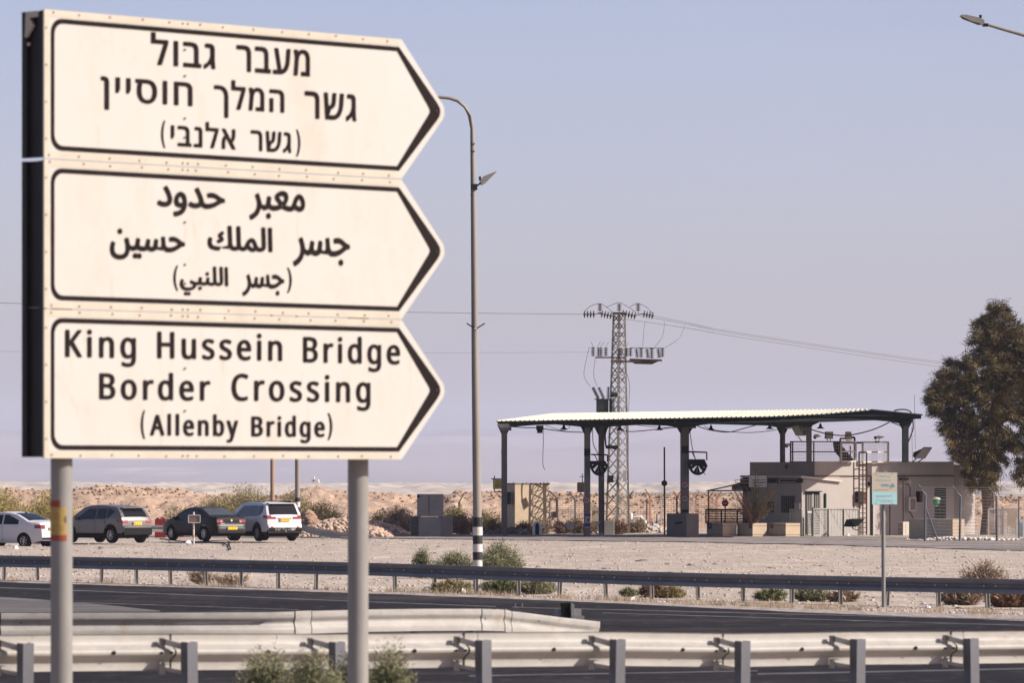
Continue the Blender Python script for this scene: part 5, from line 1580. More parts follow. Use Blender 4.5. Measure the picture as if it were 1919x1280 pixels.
pn = T('notice_sign', 'white notice with lines of black writing above the shrub in the planter', 'sign', at(1420, 914, 256.5))
fn = plane_fn(at(1403.5, 914, 256.5), (1, .08, 0), (0, 0, 1)); w, h = 35 / F * 256.5, 23 / F * 256.5
b = MB(); b.prism([fn(0, 0), fn(w, 0), fn(w, h), fn(0, h)], (0, .03, 0)); pb = b.build('board', M['sign_white'], pn)
for s, x0, x1, y0, y1, m_ in ((rtl('דרוש רישיון כניסה'), .18, .88, .34, .46, 'sign_black'), ('ENTRY PERMITS', .22, .90, .55, .66, 'sign_black'), (rtl('בלבד'), .28, .80, .78, .87, 'sign_black')):
    t = MB(); put_text(t, s, lambda a, c: fn(a, c, .006), x0 * w, x1 * w, (1 - y1) * h, (1 - y0) * h, .03); t.build('lettering', M[m_], pb)
b = MB()
for (u0, v0), (u1, v1) in (((0, 0), (w, 0)), ((w, 0), (w, h)), ((w, h), (0, h)), ((0, h), (0, 0))): b.bar(fn(u0, v0, .01), fn(u1, v1, .01), .025)
b.build('frame', M['steel_grey'], pn)
b = MB(); b.bar(at(1412, 914, 256.6), at(1412, 1004, 256.6), .05); b.build('post', M['steel_rust'], pn)

# ---------------------------------------------------------------- louvred panels
def louver(x0, x1, y0, y1, D0, D1, label, npan=1, m='louver', group='louvred metal screens', sp=3.1):
    r = T('louvred_screen', label, 'screen', gxy((x0 + x1) / 2, (D0 + D1) / 2), group)
    for i in range(npan):
        a, c = x0 + (x1 - x0) * i / npan, x0 + (x1 - x0) * (i + 1) / npan - .6
        da, dc = D0 + (D1 - D0) * i / npan, D0 + (D1 - D0) * (i + 1) / npan
        b = MB()
        for p, q in (((a, y0, da), (c, y0, dc)), ((c, y0, dc), (c, y1, dc)), ((c, y1, dc), (a, y1, da)), ((a, y1, da), (a, y0, da))): b.bar(at(*p), at(*q), .055)
        fr = b.build('panel_frame', M[m], r)
        b = MB(); y = y0 + 2
        while y < y1 - 1:
            b.bar(at(a + .8, y, da + .02), at(c - .8, y, dc + .02), .02, .052); y += sp
        for k in range(1, 5):
            x = a + (c - a) * k / 5; b.bar(at(x, y0, da + .05), at(x, y1, dc + .05), .012)
        b.build('slat', M[m], fr, kind='stuff')
louver(1524, 1610, 954, 1005.5, 255, 256.6, 'three joined grey louvred screens in front of the lit entry wall', 3)
louver(1481, 1503.5, 955, 1005, 255.6, 255.2, 'single grey louvred screen at the building corner right of the planters')
louver(1514, 1523, 962, 1003, 256.8, 257, 'narrow louvred screen leaning beside the door')
louver(1323, 1412, 955, 981, 257, 257.6, 'black barred screen behind the planters under the awning', 3, m='plastic_black')
b = MB(); b.tube([gxy(1523.5, 255), at(1523.5, 951, 255)], .05, 8); tag(b.build('screen_post', M['steel_grey'], None, loc=gxy(1523.5, 255)), 'round grey post at the left end of the louvred screens', 'post')

# ---------------------------------------------------------------- concrete blocks
def block(px_c, D, xl, xr, y0, m, label, group='concrete blocks', sign_=None, zb_=0, name='concrete_block', lip=True):
    """cuboid with a corner towards us at photo column px_c; faces reach columns xl and xr"""
    c = gxy(px_c, D)
    ddl = Vector((-.62, .78, 0)); ddr = Vector((.78, .62, 0))
    if xl >= px_c - 1: ddl = Vector((0, 1, 0))
    def ln(d, px):
        k = (px - 960) / F
        den = d.x - k * d.y
        return (k * c.y - c.x) / den if abs(den) > 1e-6 else .6
    l1 = min(max(ln(ddl, xl), .3), 3.2) if xl < px_c - 1 else .8
    l2 = ln(ddr, xr)
    z0 = -.02 + zb_; z1 = Zp(y0, D)
    P = [c, c + ddr * l2, c + ddr * l2 + ddl * l1, c + ddl * l1]
    b = MB(); b.prism([(p.x, p.y, z0) for p in P], (0, 0, z1 - z0))
    if lip:
        n1 = Vector((ddl.y, -ddl.x, 0)); 
        for zz in (z0 + (z1 - z0) * .82, z0 + .13):
            b.mi = 1
            b.wall(c + Vector((0, -.012, 0)), c + ddr * l2 + Vector((.008, -.012, 0)), .02, zz, zz + .015)
            b.wall(c + ddl * l1 + Vector((-.008, -.012, 0)), c + Vector((-.0, -.012, 0)), .02, zz, zz + .015)
            b.mi = 0
    o = b.build(name, [M[m], M['concrete']], None, loc=(c.x, c.y, z0))
    tag(o, label, 'block', group)
    return c, ddl, ddr, l1, l2, z1, o
bev = 0
k1 = block(1355, 254, 1325, 1381, 981, 'concrete_tan', 'left tan concrete block in shade bearing a blue arrow sign')
k2 = block(1411, 254, 1382, 1437.5, 981, 'concrete_tan', 'middle tan concrete block that holds the shrub and a no entry plate')
k3 = block(1473, 254, 1442, 1500, 981, 'concrete_tan', 'right tan concrete block next to the louvred screen with no entry plate')
k4 = block(1287, 252.6, 1250, 1310, 963, 'concrete', 'large shaded grey block around the foot of the middle canopy post', lip=False)
c_, d_ = k4[0], k4[1]
b = MB(); q0 = c_ + d_ * .28; q1 = c_ + d_ * .85; b.prism([(q0.x, q0.y - .02, 1.02 - .35), (q1.x, q1.y - .02, .62), (q1.x, q1.y - .02, .70), (q0.x, q0.y - .02, .75)], (0, .03, 0)); b.build('slot', M['plastic_black'], k4[6])
block(1786, 243, 1704, 1808, 973, 'concrete_tan', 'long concrete barrier block behind the mesh fence, its end face sunlit', lip=False)
def quad_block(x0, x1, y0, y1, D, th, label, m='concrete_mid', shift=0, name='concrete_block'):
    b = MB(); z0, z1 = Zp(y1, D), Zp(y0, D)
    if y1 > 990: z0 = -.03
    b.prism([(X(x0, D), D, z0), (X(x1, D), D + shift, z0), (X(x1, D), D + shift, z1), (X(x0, D), D, z1)], (0.03, th, 0))
    return tag(b.build(name, M[m], None, loc=(X(x0, D), D, z0)), label, 'block', 'concrete blocks')
quad_block(785, 824.5, 969, 1007.5, 257.5, 1.0, 'front lower grey concrete block of the stacked pile')
quad_block(770, 787, 968.2, 1005, 258.6, 1.0, 'lower left concrete block set back in the stacked pile', shift=.3)
quad_block(822, 847, 968.2, 1005, 259, 1.0, 'lower right dark concrete block of the stacked pile', shift=.5)
o = quad_block(782, 830, 926.5, 968.0, 257.8, 1.0, 'upper grey concrete block resting on top of the pile')
b = MB(); b.disc(at(785, 930.5, 257.7), .06, (0, -1, 0), .03, 10); b.build('lifting_hole', M['plastic_black'], o)
b = MB(); b.box(at(804.6, 947, 257.78), (.02, .02, 1.0)); b.build('cast_seam', M['steel_dark'], o)

def plate_sign(px, py, w, h, D, kind, label, yaw=-.6):
    r = T('plate_sign', label, 'sign', at(px, py + h / 2, D), 'small traffic plates on the blocks')
    dx = Vector((math.cos(yaw), math.sin(yaw), 0)); W_, H_ = w / F * D / math.cos(yaw), h / F * D
    fn = plane_fn(at(px, py + h / 2, D) - dx * W_ / 2, dx, (0, 0, 1))
    b = MB(); b.prism([fn(0, 0), fn(W_, 0), fn(W_, H_), fn(0, H_)], (0, .02, 0)); pb = b.build('plate', M['shaded_white'] if kind == 'no' else M['shaded_blue'], r)
    if kind == 'no':
        b = MB(); n = 18; b.add([fn(W_ / 2 + W_ * .43 * math.cos(2 * math.pi * i / n), H_ / 2 + H_ * .43 * math.sin(2 * math.pi * i / n), .006) for i in range(n)], [tuple(range(n))]); b.build('disc', M['shaded_red'], pb)
        b = MB(); b.add([fn(W_ * .2, H_ * .42, .01), fn(W_ * .8, H_ * .42, .01), fn(W_ * .8, H_ * .58, .01), fn(W_ * .2, H_ * .58, .01)], [(0, 1, 2, 3)]); b.build('bar', M['shaded_white'], pb)
    else:
        b = MB()
        b.add([fn(W_ * .78, H_ * .85, .008), fn(W_ * .88, H_ * .75, .008), fn(W_ * .48, H_ * .32, .008), fn(W_ * .38, H_ * .42, .008)], [(0, 1, 2, 3)])
        b.add([fn(W_ * .25, H_ * .2, .008), fn(W_ * .62, H_ * .24, .008), fn(W_ * .28, H_ * .60, .008)], [(0, 1, 2)])
        b.build('arrow', M['shaded_white'], pb)
plate_sign(1329.5, 986, 7.5, 10.5, 254.74, 'ar', 'blue plate with white arrow on the left tan block', yaw=-.9)
plate_sign(1407, 986, 7.5, 10.5, 254.06, 'no', 'red no entry plate on the middle tan block', yaw=-.9)
plate_sign(1446.5, 986, 7.5, 10.5, 254.78, 'no', 'red no entry plate on the right tan block', yaw=-.9)

# ================================================================ round traffic signs and poles of the checkpoint
def ring_sign(px, py, rp, D, ring, field, label, text=None, bar=None, post=None, name='round_sign', group='round traffic signs'):
    r = T(name, label, 'sign', at(px, py + rp, D), group)
    n = 22; R = rp / F * D
    b = MB(); b.disc(at(px, py, D), R, (0, 1, 0), .02, n); dsc = b.build('plate', M[ring], r)
    fn = plane_fn(at(px, py, D), (1, 0, 0), (0, 0, 1))
    if field:
        b = MB(); b.add([fn(R * .78 * math.cos(2 * math.pi * i / n), R * .78 * math.sin(2 * math.pi * i / n), .004) for i in range(n)], [tuple(range(n))]); b.build('field', M[field], dsc)
    if text:
        t = MB(); put_text(t, text, lambda a, c: fn(a, c, .008), -R * .52, R * .52, -R * .42, R * .42, .02); t.build('lettering', M['sign_black'], dsc)
    if bar:
        b = MB(); b.add([fn(-R * .6, -R * .12, .008), fn(R * .6, -R * .12, .008), fn(R * .6, R * .14, .008), fn(-R * .6, R * .14, .008)], [(0, 1, 2, 3)]); b.build('bar', M[bar], dsc)
    if post:
        b = MB(); b.bar(at(px, py, D + .06), at(px, post, D + .06), .06); b.build('post', M['steel_dark'], r)
    return r
ring_sign(1099.5, 938, 7.3, 253.4, 'shaded_red', 'shaded_white', 'round weight limit sign reading 57 on the second canopy post', '57')
ring_sign(1284, 909, 7.3, 253.3, 'shaded_red', 'shaded_white', 'upper round sign reading 57 on the middle canopy post', '57')
ring_sign(1284, 935, 7.3, 253.3, 'shaded_red', 'shaded_white', 'lower round sign reading 47 on the middle canopy post', '47')
ring_sign(1359.5, 943.5, 6.5, 257.5, 'shaded_red', None, 'shaded red round no entry sign on a post under the awning', bar='sign_white', post=1004)
r = T('pole_disc', 'thin dark pole with a rusty blank disc right of the pylon', 'pole', gxy(1246, 262))
b = MB(); b.tube([gxy(1246, 262), at(1245.5, 838, 262)], .04, 6); b.build('pole', M['steel_rust'], r)
b = MB(); b.disc(at(1245.5, 906, 261.9), .15, (0, 1, 0), .03, 14); b.build('disc', M['steel_rust'], r)
# blue poster wrapped on the second post
r = T('poster', 'blue and white star poster on the foot of the second canopy post', 'poster', at(1101, 992, 253.6))
b = MB(); b.prism([at(1097, 965, 253.55), at(1107, 965, 253.55), at(1107, 990, 253.55), at(1095.5, 990, 253.55)], (0, .02, 0)); p_ = b.build('sheet', M['shaded_white'], r)
b = MB(); b.prism([at(1097, 963.5, 253.5), at(1107.5, 963.5, 253.5), at(1107.5, 968, 253.5), at(1097, 968, 253.5)], (0, .01, 0)); b.build('stripe', M['shaded_blue'], p_)
b = MB(); b.prism([at(1095.5, 981, 253.5), at(1107, 981, 253.5), at(1107, 987, 253.5), at(1095.5, 987, 253.5)], (0, .01, 0)); b.build('stripe', M['shaded_blue'], p_)
b = MB()
for s in (1, -1): b.prism([at(1103 + 2.8 * math.cos(math.radians(90 * s + 120 * i)), 974.5 - 3.2 * math.sin(math.radians(90 * s + 120 * i)), 253.5 - .01 * s) for i in range(3)], (0, .008, 0))
b.build('star', M['shaded_blue'], p_)
# yellow board and brown board
r = T('board_sign', 'small yellow green notice board at the left canopy post', 'sign', at(934, 922, 257.8))
fn = plane_fn(at(925.5, 917, 257.8), (1, 0, 0), (0, 0, 1)); w, h = 18.5 / F * 257.8, 18 / F * 257.8
b = MB(); b.prism([fn(0, 0), fn(w, 0), fn(w, h), fn(0, h)], (0, .03, 0)); pb = b.build('board', M['sign_yellow'], r)
for s, y0, y1, m_ in ((rtl('אין כניסה'), .18, .34, 'sign_red'), (rtl('לרכב פרטי'), .45, .58, 'sign_black'), (rtl('מעבר משאיות'), .68, .78, 'sign_black')):
    t = MB(); put_text(t, s, lambda a, c: fn(a, c, .006), .15 * w, .9 * w, (1 - y1) * h, (1 - y0) * h, .03); t.build('lettering', M[m_], pb)
b = MB()
for a_, c_ in (((927, 892), (927, 922)), ((921, 898), (944, 898)), ((927, 922), (941, 922)), ((925.5, 898), (925.5, 917))): b.bar(at(*a_, 257.85), at(*c_, 257.85), .05)
b.build('frame', M['steel_dark'], r)
r = T('board_sign', 'plain brown board seen from behind left of the second canopy post', 'sign', at(1090, 940, 256))
b = MB(); b.prism([at(1082, 904, 256), at(1099.5, 904, 256), at(1099.5, 923, 256), at(1082, 923, 256)], (0, .03, 0)); b.build('board', M['sign_brown'], r)
b = MB(); b.bar(at(1092, 888, 256), at(1092, 904, 256), .04); b.bar(at(1086, 893.5, 256), at(1097, 893.5, 256), .03); b.bar(at(1088, 923, 256), at(1095, 933, 255), .03); b.bar(at(1095, 940, 256), at(1095.5, 1003, 256), .05); b.build('frame', M['steel_grey'], r)

# barrier arm with a round arrow sign
r = T('boom_gate', 'lowered red and white boom arm near the ground under the canopy', 'boom gate', gxy(1012, 263))
for i, (x0, x1) in enumerate(((1016, 1032), (1032, 1044), (1044, 1056), (1056, 1066))):
    b = MB(); b.bar(at(x0, 989.5 - (x0 - 1016) * .05, 263), at(x1, 989.5 - (x1 - 1016) * .05, 263), .06, .05); b.build('arm_section', M['pipe_white' if i % 2 == 0 else 'sign_red'], r)
b = MB(); b.tube([at(1001, 1003, 263), at(1001, 985, 263), at(1005, 979, 263), at(1010, 979, 263), at(1013.5, 985, 263), at(1013.5, 1003, 263)], .07, 6); b.build('hoop', M['pipe_white'], r)
b = MB(); b.prism([at(1001, 985, 263.2), at(1004, 980, 263.2), at(1010, 980, 263.2), at(1012.5, 985, 263.2), at(1012.5, 1003, 263.2), at(1001, 1003, 263.2)], (0, .5, 0)); b.build('housing', M['steel_dark'], r)
r = ring_sign(1069, 985.5, 7.8, 262.6, 'sign_white', None, 'tilted round grey sign with white arrow on the ground end of the boom arm')
b = MB(); fn = plane_fn(at(1069, 985.5, 262.6), (1, 0, 0), (0, 0, 1)); b.add([fn(.02, -.05, .006), fn(.02, .08, .006), fn(.14, .0, .006)], [(0, 1, 2)]); b.add([fn(-.14, -.03, .006), fn(.02, -.03, .006), fn(.02, .03, .006), fn(-.14, .03, .006)], [(0, 1, 2, 3)]); b.build('arrow', M['steel_white'], r)
r = T('pipe_stand', 'low pale pipe frame beside the rear canopy post', 'frame', gxy(1120, 259))
b = MB(); b.bar(at(1118, 1006, 259), at(1118, 980, 259), .05); b.bar(at(1118, 980, 259), at(1126, 980, 259), .05); b.bar(at(1118, 1001, 259), at(1130, 1001, 259), .05); b.build('tube', M['steel_white'], r)

# ================================================================ concrete hut and its neighbours
hut = T('hut', 'tan flat roofed hut left of the pylon with lattice shadow on it', 'hut', gxy(990, 272))
c = gxy(965.5, 268.6); hr = gxy(1030, 270.0); hl = gxy(946, 271.0); ztop = Zp(908, 268.6)
b = MB(); b.prism([(p.x, p.y, 0) for p in (c, hr, hr + Vector((-.6, 3, 0)), hl)], (0, 0, ztop)); b.build('wall', M['concrete_tan'], hut)
b = MB(); b.prism([(p.x, p.y, ztop) for p in (c + Vector((-.03, -.05, 0)), hr + Vector((.04, -.03, 0)), hr + Vector((-.6, 3, 0)), hl + Vector((-.04, 0, 0)))], (0, 0, .06)); b.build('roof', M['concrete'], hut)
b = MB(); 

b = MB()
for x in (961, 985, 1012, 1018, 1025): b.tube([at(x, 908, 269.6), at(x + 1, 904.5, 269.6), at(x + 4, 907, 269.6)], .018, 4)
b.build('rebar', M['steel_rust'], hut)
r = T('cabinet', 'dark cabinet mounted on the shaded side of the tan hut', 'cabinet', at(953, 945, 269))
b = MB(); b.box(at(952, 934, 269.2), (.12, .5, .62), rz=.3); b.box(at(957.5, 934, 268.7), (.06, .3, .62), rz=.3); b.build('housing', M['steel_dark'], r)
r = T('cabinet', 'cream cabinet with two grey dials beside the rear canopy post', 'cabinet', gxy(1116, 274))
b = MB(); b.prism([at(1109.5, 950, 274), at(1121.5, 950, 274), at(1121.5, 977, 274), at(1109.5, 977, 274)], (0, .4, 0)); b.build('housing', M['concrete_tan'], r)
b = MB(); b.disc(at(1113.5, 960, 273.97), .07, (0, -1, 0), .02, 10); b.disc(at(1119, 960, 273.97), .06, (0, -1, 0), .02, 10); b.build('dial', M['steel_grey'], r)
b = MB(); b.box(at(1115.5, 990, 274.2), (.36, .4, .68)); b.build('plinth', M['concrete'], r)
r = T('metal_frame', 'open steel frame with grey panel attached right of the tan hut', 'frame', gxy(1038, 274))
b = MB()
for p, q in (((1031, 936), (1043, 936)), ((1031, 936), (1031, 990)), ((1043, 936), (1043, 970)), ((1031, 970), (1043, 970))): b.bar(at(*p, 274), at(*q, 274), .06)
b.build('bar', M['steel_rust'], r)
b = MB(); b.prism([at(1033, 960, 274), at(1042, 959, 274), at(1042, 969, 274), at(1033, 969, 274)], (0, .03, 0)); b.build('panel', M['glass_grey'], r)
r = quad_block(1133, 1151, 976, 995, 266, .6, 'low concrete block at the foot of the pylon')
# valve pipes
r = T('water_pipe', 'white water pipe with blue flange behind the boundary fence', 'pipe', gxy(1225, 281))
b = MB(); b.tube([at(1213, 987, 281), at(1233, 985, 281)], .11, 10); b.tube([at(1233, 985, 281), at(1236, 994, 281)], .07, 8); b.build('pipe', M['pipe_white'], r)
b = MB(); b.tube([at(1223, 986, 281), at(1225, 986, 281)], .19, 12); b.build('flange', M['sign_blue'], r)
b = MB(); b.lathe(at(1231.5, 982, 281), [(0, .05), (.12, .08), (.2, .04), (.45, .03), (.5, .06)], 8); b.build('valve', M['steel_grey'], r)
r = T('pipe_valve', 'cluster of pale pipe bends in the dry scrub at the pylon foot', 'pipe', gxy(1200, 277))
b = MB(); b.tube([at(1186, 982, 277), at(1190, 970, 277), at(1201, 969, 277), at(1209, 976, 277), at(1211, 990, 277)], .08, 7); b.build('pipe', M['pipe_white'], r)
b = MB(); b.tube([at(1183, 962, 277), at(1184, 978, 277)], [.07, .09], 7); b.build('pipe', M['pipe_white'], r)

# ================================================================ lattice pylon
D = 268
py_ = T('power_pylon', 'square steel lattice pylon rising behind the canopy with transformer', 'pylon', gxy(1158, D))
def leg(k, y):
    bot = [(1136.5, 269.2), (1157, 268.2), (1179, 269.0), (1159, 270.0)][k]; tp = [(1150.5, 268.9), (1160.3, 268.4), (1171, 268.9), (1161, 269.4)][k]
    t = (995 - y) / (995 - 587.0)
    px = bot[0] + (tp[0] - bot[0]) * t; d = bot[1] + (tp[1] - bot[1]) * t
    return at(px, y, d)
for k in range(4):
    b = MB(); b.bar(leg(k, 1003), leg(k, 587), .10); b.build('leg', M['lattice'], py_)
ys = [995]
while ys[-1] > 600: ys.append(ys[-1] - max(15, 24 - (995 - ys[-1]) * .022))
ys[-1] = 590
for k in range(4):
    k2 = (k + 1) % 4
    b = MB()
    for i, (a_, c_) in enumerate(zip(ys[:-1], ys[1:])):
        b.bar(leg(k, a_), leg(k2, c_), .055, .03); b.bar(leg(k2, a_), leg(k, c_), .055, .03)
        if i in (4, 9, 14, 17, 18): b.bar(leg(k, a_), leg(k2, a_), .05)
    b.build('bracing', M['lattice'], py_)
b = MB(); b.box(at(1160, 587.5, 268.9), (.62, .6, .12)); b.build('head_plate', M['steel_rust'], py_)
def insul(p, q, n, r, name='insulator', r0=.02):
    p, q = Vector(p), Vector(q); d = (q - p); L = d.length; prof = [(0, r0)]
    for i in range(n):
        a = L * (i + .15) / n; e = L * (i + .85) / n
        prof += [(a, r0), (a + (e - a) * .3, r), (e - (e - a) * .3, r * .92), (e, r0)]
    prof.append((L, r0))
    b = MB(); b.lathe(p, prof, 9, axis=d); return b.build(name, M['insulator'], py_)
D = 268.3
insul(at(1093, 589, D), at(1116, 589, D), 4, .185); insul(at(1126, 588, D), at(1153, 593, D), 5, .185)
insul(at(1165, 586.5, D), at(1193, 592.5, D), 5, .185); insul(at(1205, 588, D), at(1226, 592, D), 4, .185)
for x in (1125, 1161, 1196.5): insul(at(x, 582.5, D), at(x, 569, D), 4, .13)
b = MB(); b.bar(at(1116, 588.5, D), at(1126, 588, D), .05); b.bar(at(1150, 590, D), at(1167, 588, D), .06); b.bar(at(1192, 590, D), at(1206, 588, D), .05); b.bar(at(1120, 586, D), at(1128, 586, D), .05); b.bar(at(1125, 582, D), at(1125, 588, D), .04); b.bar(at(1196.5, 582, D), at(1196.5, 588, D), .04); b.bar(at(1161, 582, D), at(1161, 587, D), .04); b.build('cross_arm', M['lattice'], py_)
b = MB(); b.bar(at(1116, 670, D), at(1172, 670, D), .10, .07); b.build('cross_arm', M['steel_rust'], py_)
b = MB(); b.bar(at(1145, 677, D - .3), at(1202, 678, D - .3), .10, .09); b.bar(at(1180, 674, D), at(1241, 675.5, D), .10, .10); b.prism([at(1181, 676, D), at(1238, 676, D), at(1222, 683, D), at(1190, 682, D)], (0, .08, 0)); b.build('cross_arm', M['steel_rust'], py_)
for x, y0, y1, dx in ((1112, 668, 650, 0), (1122.5, 668, 651, 0), (1126.5, 668, 651, 0), (1136, 667, 651, 0), (1164.5, 667, 652, 0), (1175, 668, 652, 0), (1182, 668, 652, 0), (1195, 670, 654, -2), (1202, 670, 652, 0), (1215, 671, 654, -2), (1222, 672, 652, 0), (1236, 671, 654, -2), (1242, 669, 653, 0)):
    insul(at(x, y0, D), at(x + dx, y1, D), 5, .115)
b = MB(); b.bar(at(1182, 652, D), at(1245, 652.5, D), .03); b.build('bus_bar', M['steel_dark'], py_)
b = MB(); 
for p, q in (((1112, 649), (1108, 641)), ((1126, 650), (1133, 641)), ((1120, 650), (1126, 640)), ((1136, 650), (1141, 641)), ((1173, 651), (1178, 642))): b.bar(at(*p, D), at(*q, D), .015)
b.build('arcing_horn', M['steel_dark'], py_)
# transformer on its bracket
b = MB(); b.box(at(1133, 768, D - .6), (.80, .8, 1.0)); b.build('transformer_tank', M['transformer'], py_)
b = MB(); b.box(at(1133, 748.5, D - .6), (.98, .9, .05)); b.build('tank_lid', M['transformer'], py_)
b = MB()
for i in range(5): b.box(at(1146.5 + i * 1.3, 768, D - .8), (.016, .5, .95))
b.build('cooling_fin', M['transformer'], py_)
b = MB(); b.bar(at(1141.5, 750, D - 1.02), at(1141.5, 786, D - 1.02), .05); b.build('bracket', M['steel_white'], py_)
insul(at(1122, 747, D - .7), at(1111.5, 726, D - .9), 7, .10); insul(at(1132, 747, D - .6), at(1122.5, 726, D - .7), 7, .10); insul(at(1140, 747, D - .5), at(1141, 725, D - .5), 7, .10)
b = MB(); b.lathe(at(1145, 739.5, D - .7), [(0, .13), (.35, .13)], 10, axis=(1, 0, 0)); b.build('oil_drum', M['transformer'], py_)
b = MB(); b.disc(at(1157, 739.5, D - .75), .12, (0, -1, 0), .03, 12); b.build('gauge', M['steel_white'], py_)
b = MB(); b.box(at(1144.5, 898, D - .4), (.30, .3, .36)); b.build('junction_box', M['steel_dark'], py_)
b = MB(); b.tube([at(1138, 800, D - .3), at(1134, 815, D - .3), at(1136, 836, D - .3), at(1148, 840, D - .3), at(1156, 842, D - .3)], .05, 6); b.box(at(1147, 838, D - .2), (.62, .22, .16)); b.build('cable_bundle', M['plastic_black'], py_)
b = MB(); b.prism([at(1168, 882, D - .2), at(1174, 882, D - .2), at(1174, 903, D - .2), at(1168, 903, D - .2)], (0, .02, 0)); b.build('warning_plate', M['sign_white'], py_)
def pw(pts, r, label, D_=268.3, m='wire'):
    cable([(a, c, d) if len(q) > 2 else (a, c) for q in pts for (a, c, d) in [(q + (D_,))[:3]]], r, label, D=D_, m=m, name='power_line', cat='wire', group='power lines of the pylon')
pw([(1093, 589, 268), (700, 584, 250), (200, 573, 235), (-300, 559, 222)], .013, 'upper power wire running left from the pylon behind the direction sign', m='wire_tan')
pw([(1110, 660, 268), (700, 661.5, 252), (200, 660, 238), (-300, 656, 225)], .006, 'lower faint wire running left from the pylon', m='wire_tan')
pw([(1226, 592, 268), (1290, 605), (1400, 626), (1783, 681, 300), (2300, 740, 340)], .009, 'top one of the three wires running right towards the tree', m='wire_tan')
pw([(1193, 590, 268), (1290, 608), (1400, 629), (1783, 684, 300), (2300, 745, 340)], .009, 'middle one of the three wires running right towards the tree', m='wire_tan')
pw([(1172, 598, 268), (1290, 615), (1400, 634), (1783, 690, 300), (2300, 752, 340)], .009, 'lowest one of the three wires running right towards the tree', m='wire_tan')
pw([(1094, 588), (1105, 575), (1124, 569), (1138, 576), (1150, 587)], .012, 'arched jumper wire over the left insulators')
pw([(1136, 576), (1150, 570), (1161, 567), (1174, 573), (1192, 585)], .012, 'arched jumper wire over the pylon head')
pw([(1180, 576), (1188, 571), (1197, 568.5), (1212, 576), (1225, 589)], .012, 'arched jumper wire over the right insulators')
pw([(1209, 604, 270), (1207, 620), (1205, 650)], .009, 'thin drop wire nearest the pylon')
pw([(1246, 603, 270), (1242, 630), (1228, 650)], .009, 'thin slanting drop wire right of the pylon')
pw([(1284, 610, 272), (1272, 635), (1246, 652)], .009, 'long curved drop wire right of the pylon')
pw([(1105, 650), (1096, 690), (1096, 708), (1107, 725)], .010, 'thin wire looping down to the left transformer bushing')
pw([(1116, 672), (1113, 700), (1116, 715), (1120, 724)], .010, 'thin wire dropping to the middle transformer bushing')
pw([(1175, 700), (1180, 720), (1179, 760), (1178, 800), (1178, 985)], .012, 'thin cable running down the right pylon leg')

# ================================================================ boundary fence behind the checkpoint
fz = T('boundary_fence', 'barbed wire fence on rusty angled posts behind the canopy', 'fence', gxy(1200, 287))
fposts = [(1029, 920, 1045, 935, 1046, 988, 'steel_grey'), (1067, 922, 1078, 938, 1078.5, 985, 'steel_grey'), (1188, 919, 1178, 934, 1177, 985, 'steel_grey'), (1209, 917, 1218, 930, 1219, 992, 'rust_post'), (1249, 919, 1240, 931, 1240, 992, 'steel_white'),
          (1262, 920, 1269, 932, 1269, 990, 'rust_post'), (1277, 920, 1269, 932, 1269, 990, 'rust_post'), (1309, 918, 1300, 929, 1300.5, 992, 'steel_white'), (1312, 920, 1304.5, 931, 1305, 992, 'rust_post'), (1337, 922, 1330, 933, 1330, 992, 'rust_post'), (1353, 921, 1343.5, 934, 1343.5, 992, 'rust_post'), (1213, 935, 1212.5, 960, 1212, 990, 'steel_grey')]
D = 287
for a in fposts:
    b = MB(); b.bar(at(a[2], a[3], D), at(a[4], a[5], D), .085); b.bar(at(a[0], a[1], D), at(a[2], a[3], D), .08); b.build('post', M[a[6]], fz)
b = MB()
for y in (921, 925, 929): 
    b.bar(at(1020, y, D + .1), at(1480, y, D + .1), .012)
for y in np.arange(934, 990, 3.6): b.bar(at(1020, y, D), at(1480, y, D), .012)
for x in np.arange(1024, 1480, 5.2): b.bar(at(x, 934, D), at(x, 990, D), .008)
b.build('wire_mesh', M['wire'], fz, kind='stuff')
b = MB()
P = []
for i in range(1500):
    t = i / 1500; a = i * .55; P.append(at(1175 + 300 * t, 924 + 4.2 * math.sin(a) + 1.0 * math.sin(a * .13), D + .12 * math.cos(a)))
b.tube(P, .010, 3, cap=False); b.build('razor_coil', M['mesh_wire'], fz, kind='stuff')
pf = T('fence_post', 'lone bent fence post in the green scrub right of the stacked blocks', 'post', gxy(862, 285))
b = MB(); b.bar(at(861, 964, 285), at(861, 941, 285), .12); b.bar(at(861, 941, 285), at(869, 927, 285), .06); b.build('shaft', M['steel_grey'], pf)

# ================================================================ mesh fence at the right
mf = T('mesh_fence', 'tall wire mesh fence on bent grey posts in front of the tree', 'fence', G(1800, 1015.5))
D = mf.location.y
fps = [(1722, 909.5, 1735, 927, 1734, 1015), (1785.5, 912, 1801, 930, 1799, 1015), (1854, 915, 1868, 931, 1869, 1015.5), (1924, 917, 1940, 933, 1941, 1016)]
for a in fps:
    b = MB(); b.tube([at(a[4], a[5] + 1, D), at(a[2], a[3], D), at(a[0], a[1], D)], [.055, .05, .04], 8); b.build('post', M['galv_dark'], mf)
b = MB(); b.tube([at(1736, 954, D), at(1758, 1014, D)], .035, 6); b.build('brace', M['galv_dark'], mf)
for p, q in zip(fps[:-1], fps[1:]):
    b = MB()
    for y in list(np.arange(913, 930, 4.3)):
        t = (y - p[1]) / (p[3] - p[1]); xa = p[0] + (p[2] - p[0]) * t; xb = q[0] + (q[2] - q[0]) * t
        b.bar(at(xa, y, D - .02), at(xb, y + 1.5, D - .02), .014)
    for y in np.arange(930, 1006, 6.2): b.bar(at(p[2], y, D), at(q[2], y + 1.5, D), .014)
    for x in np.arange(p[2] + 2, q[2], 2.4):
        b.bar(at(x, 930, D), at(x, 1008, D), .005)
    b.build('wire_mesh', M['wire_light'], mf, kind='stuff')
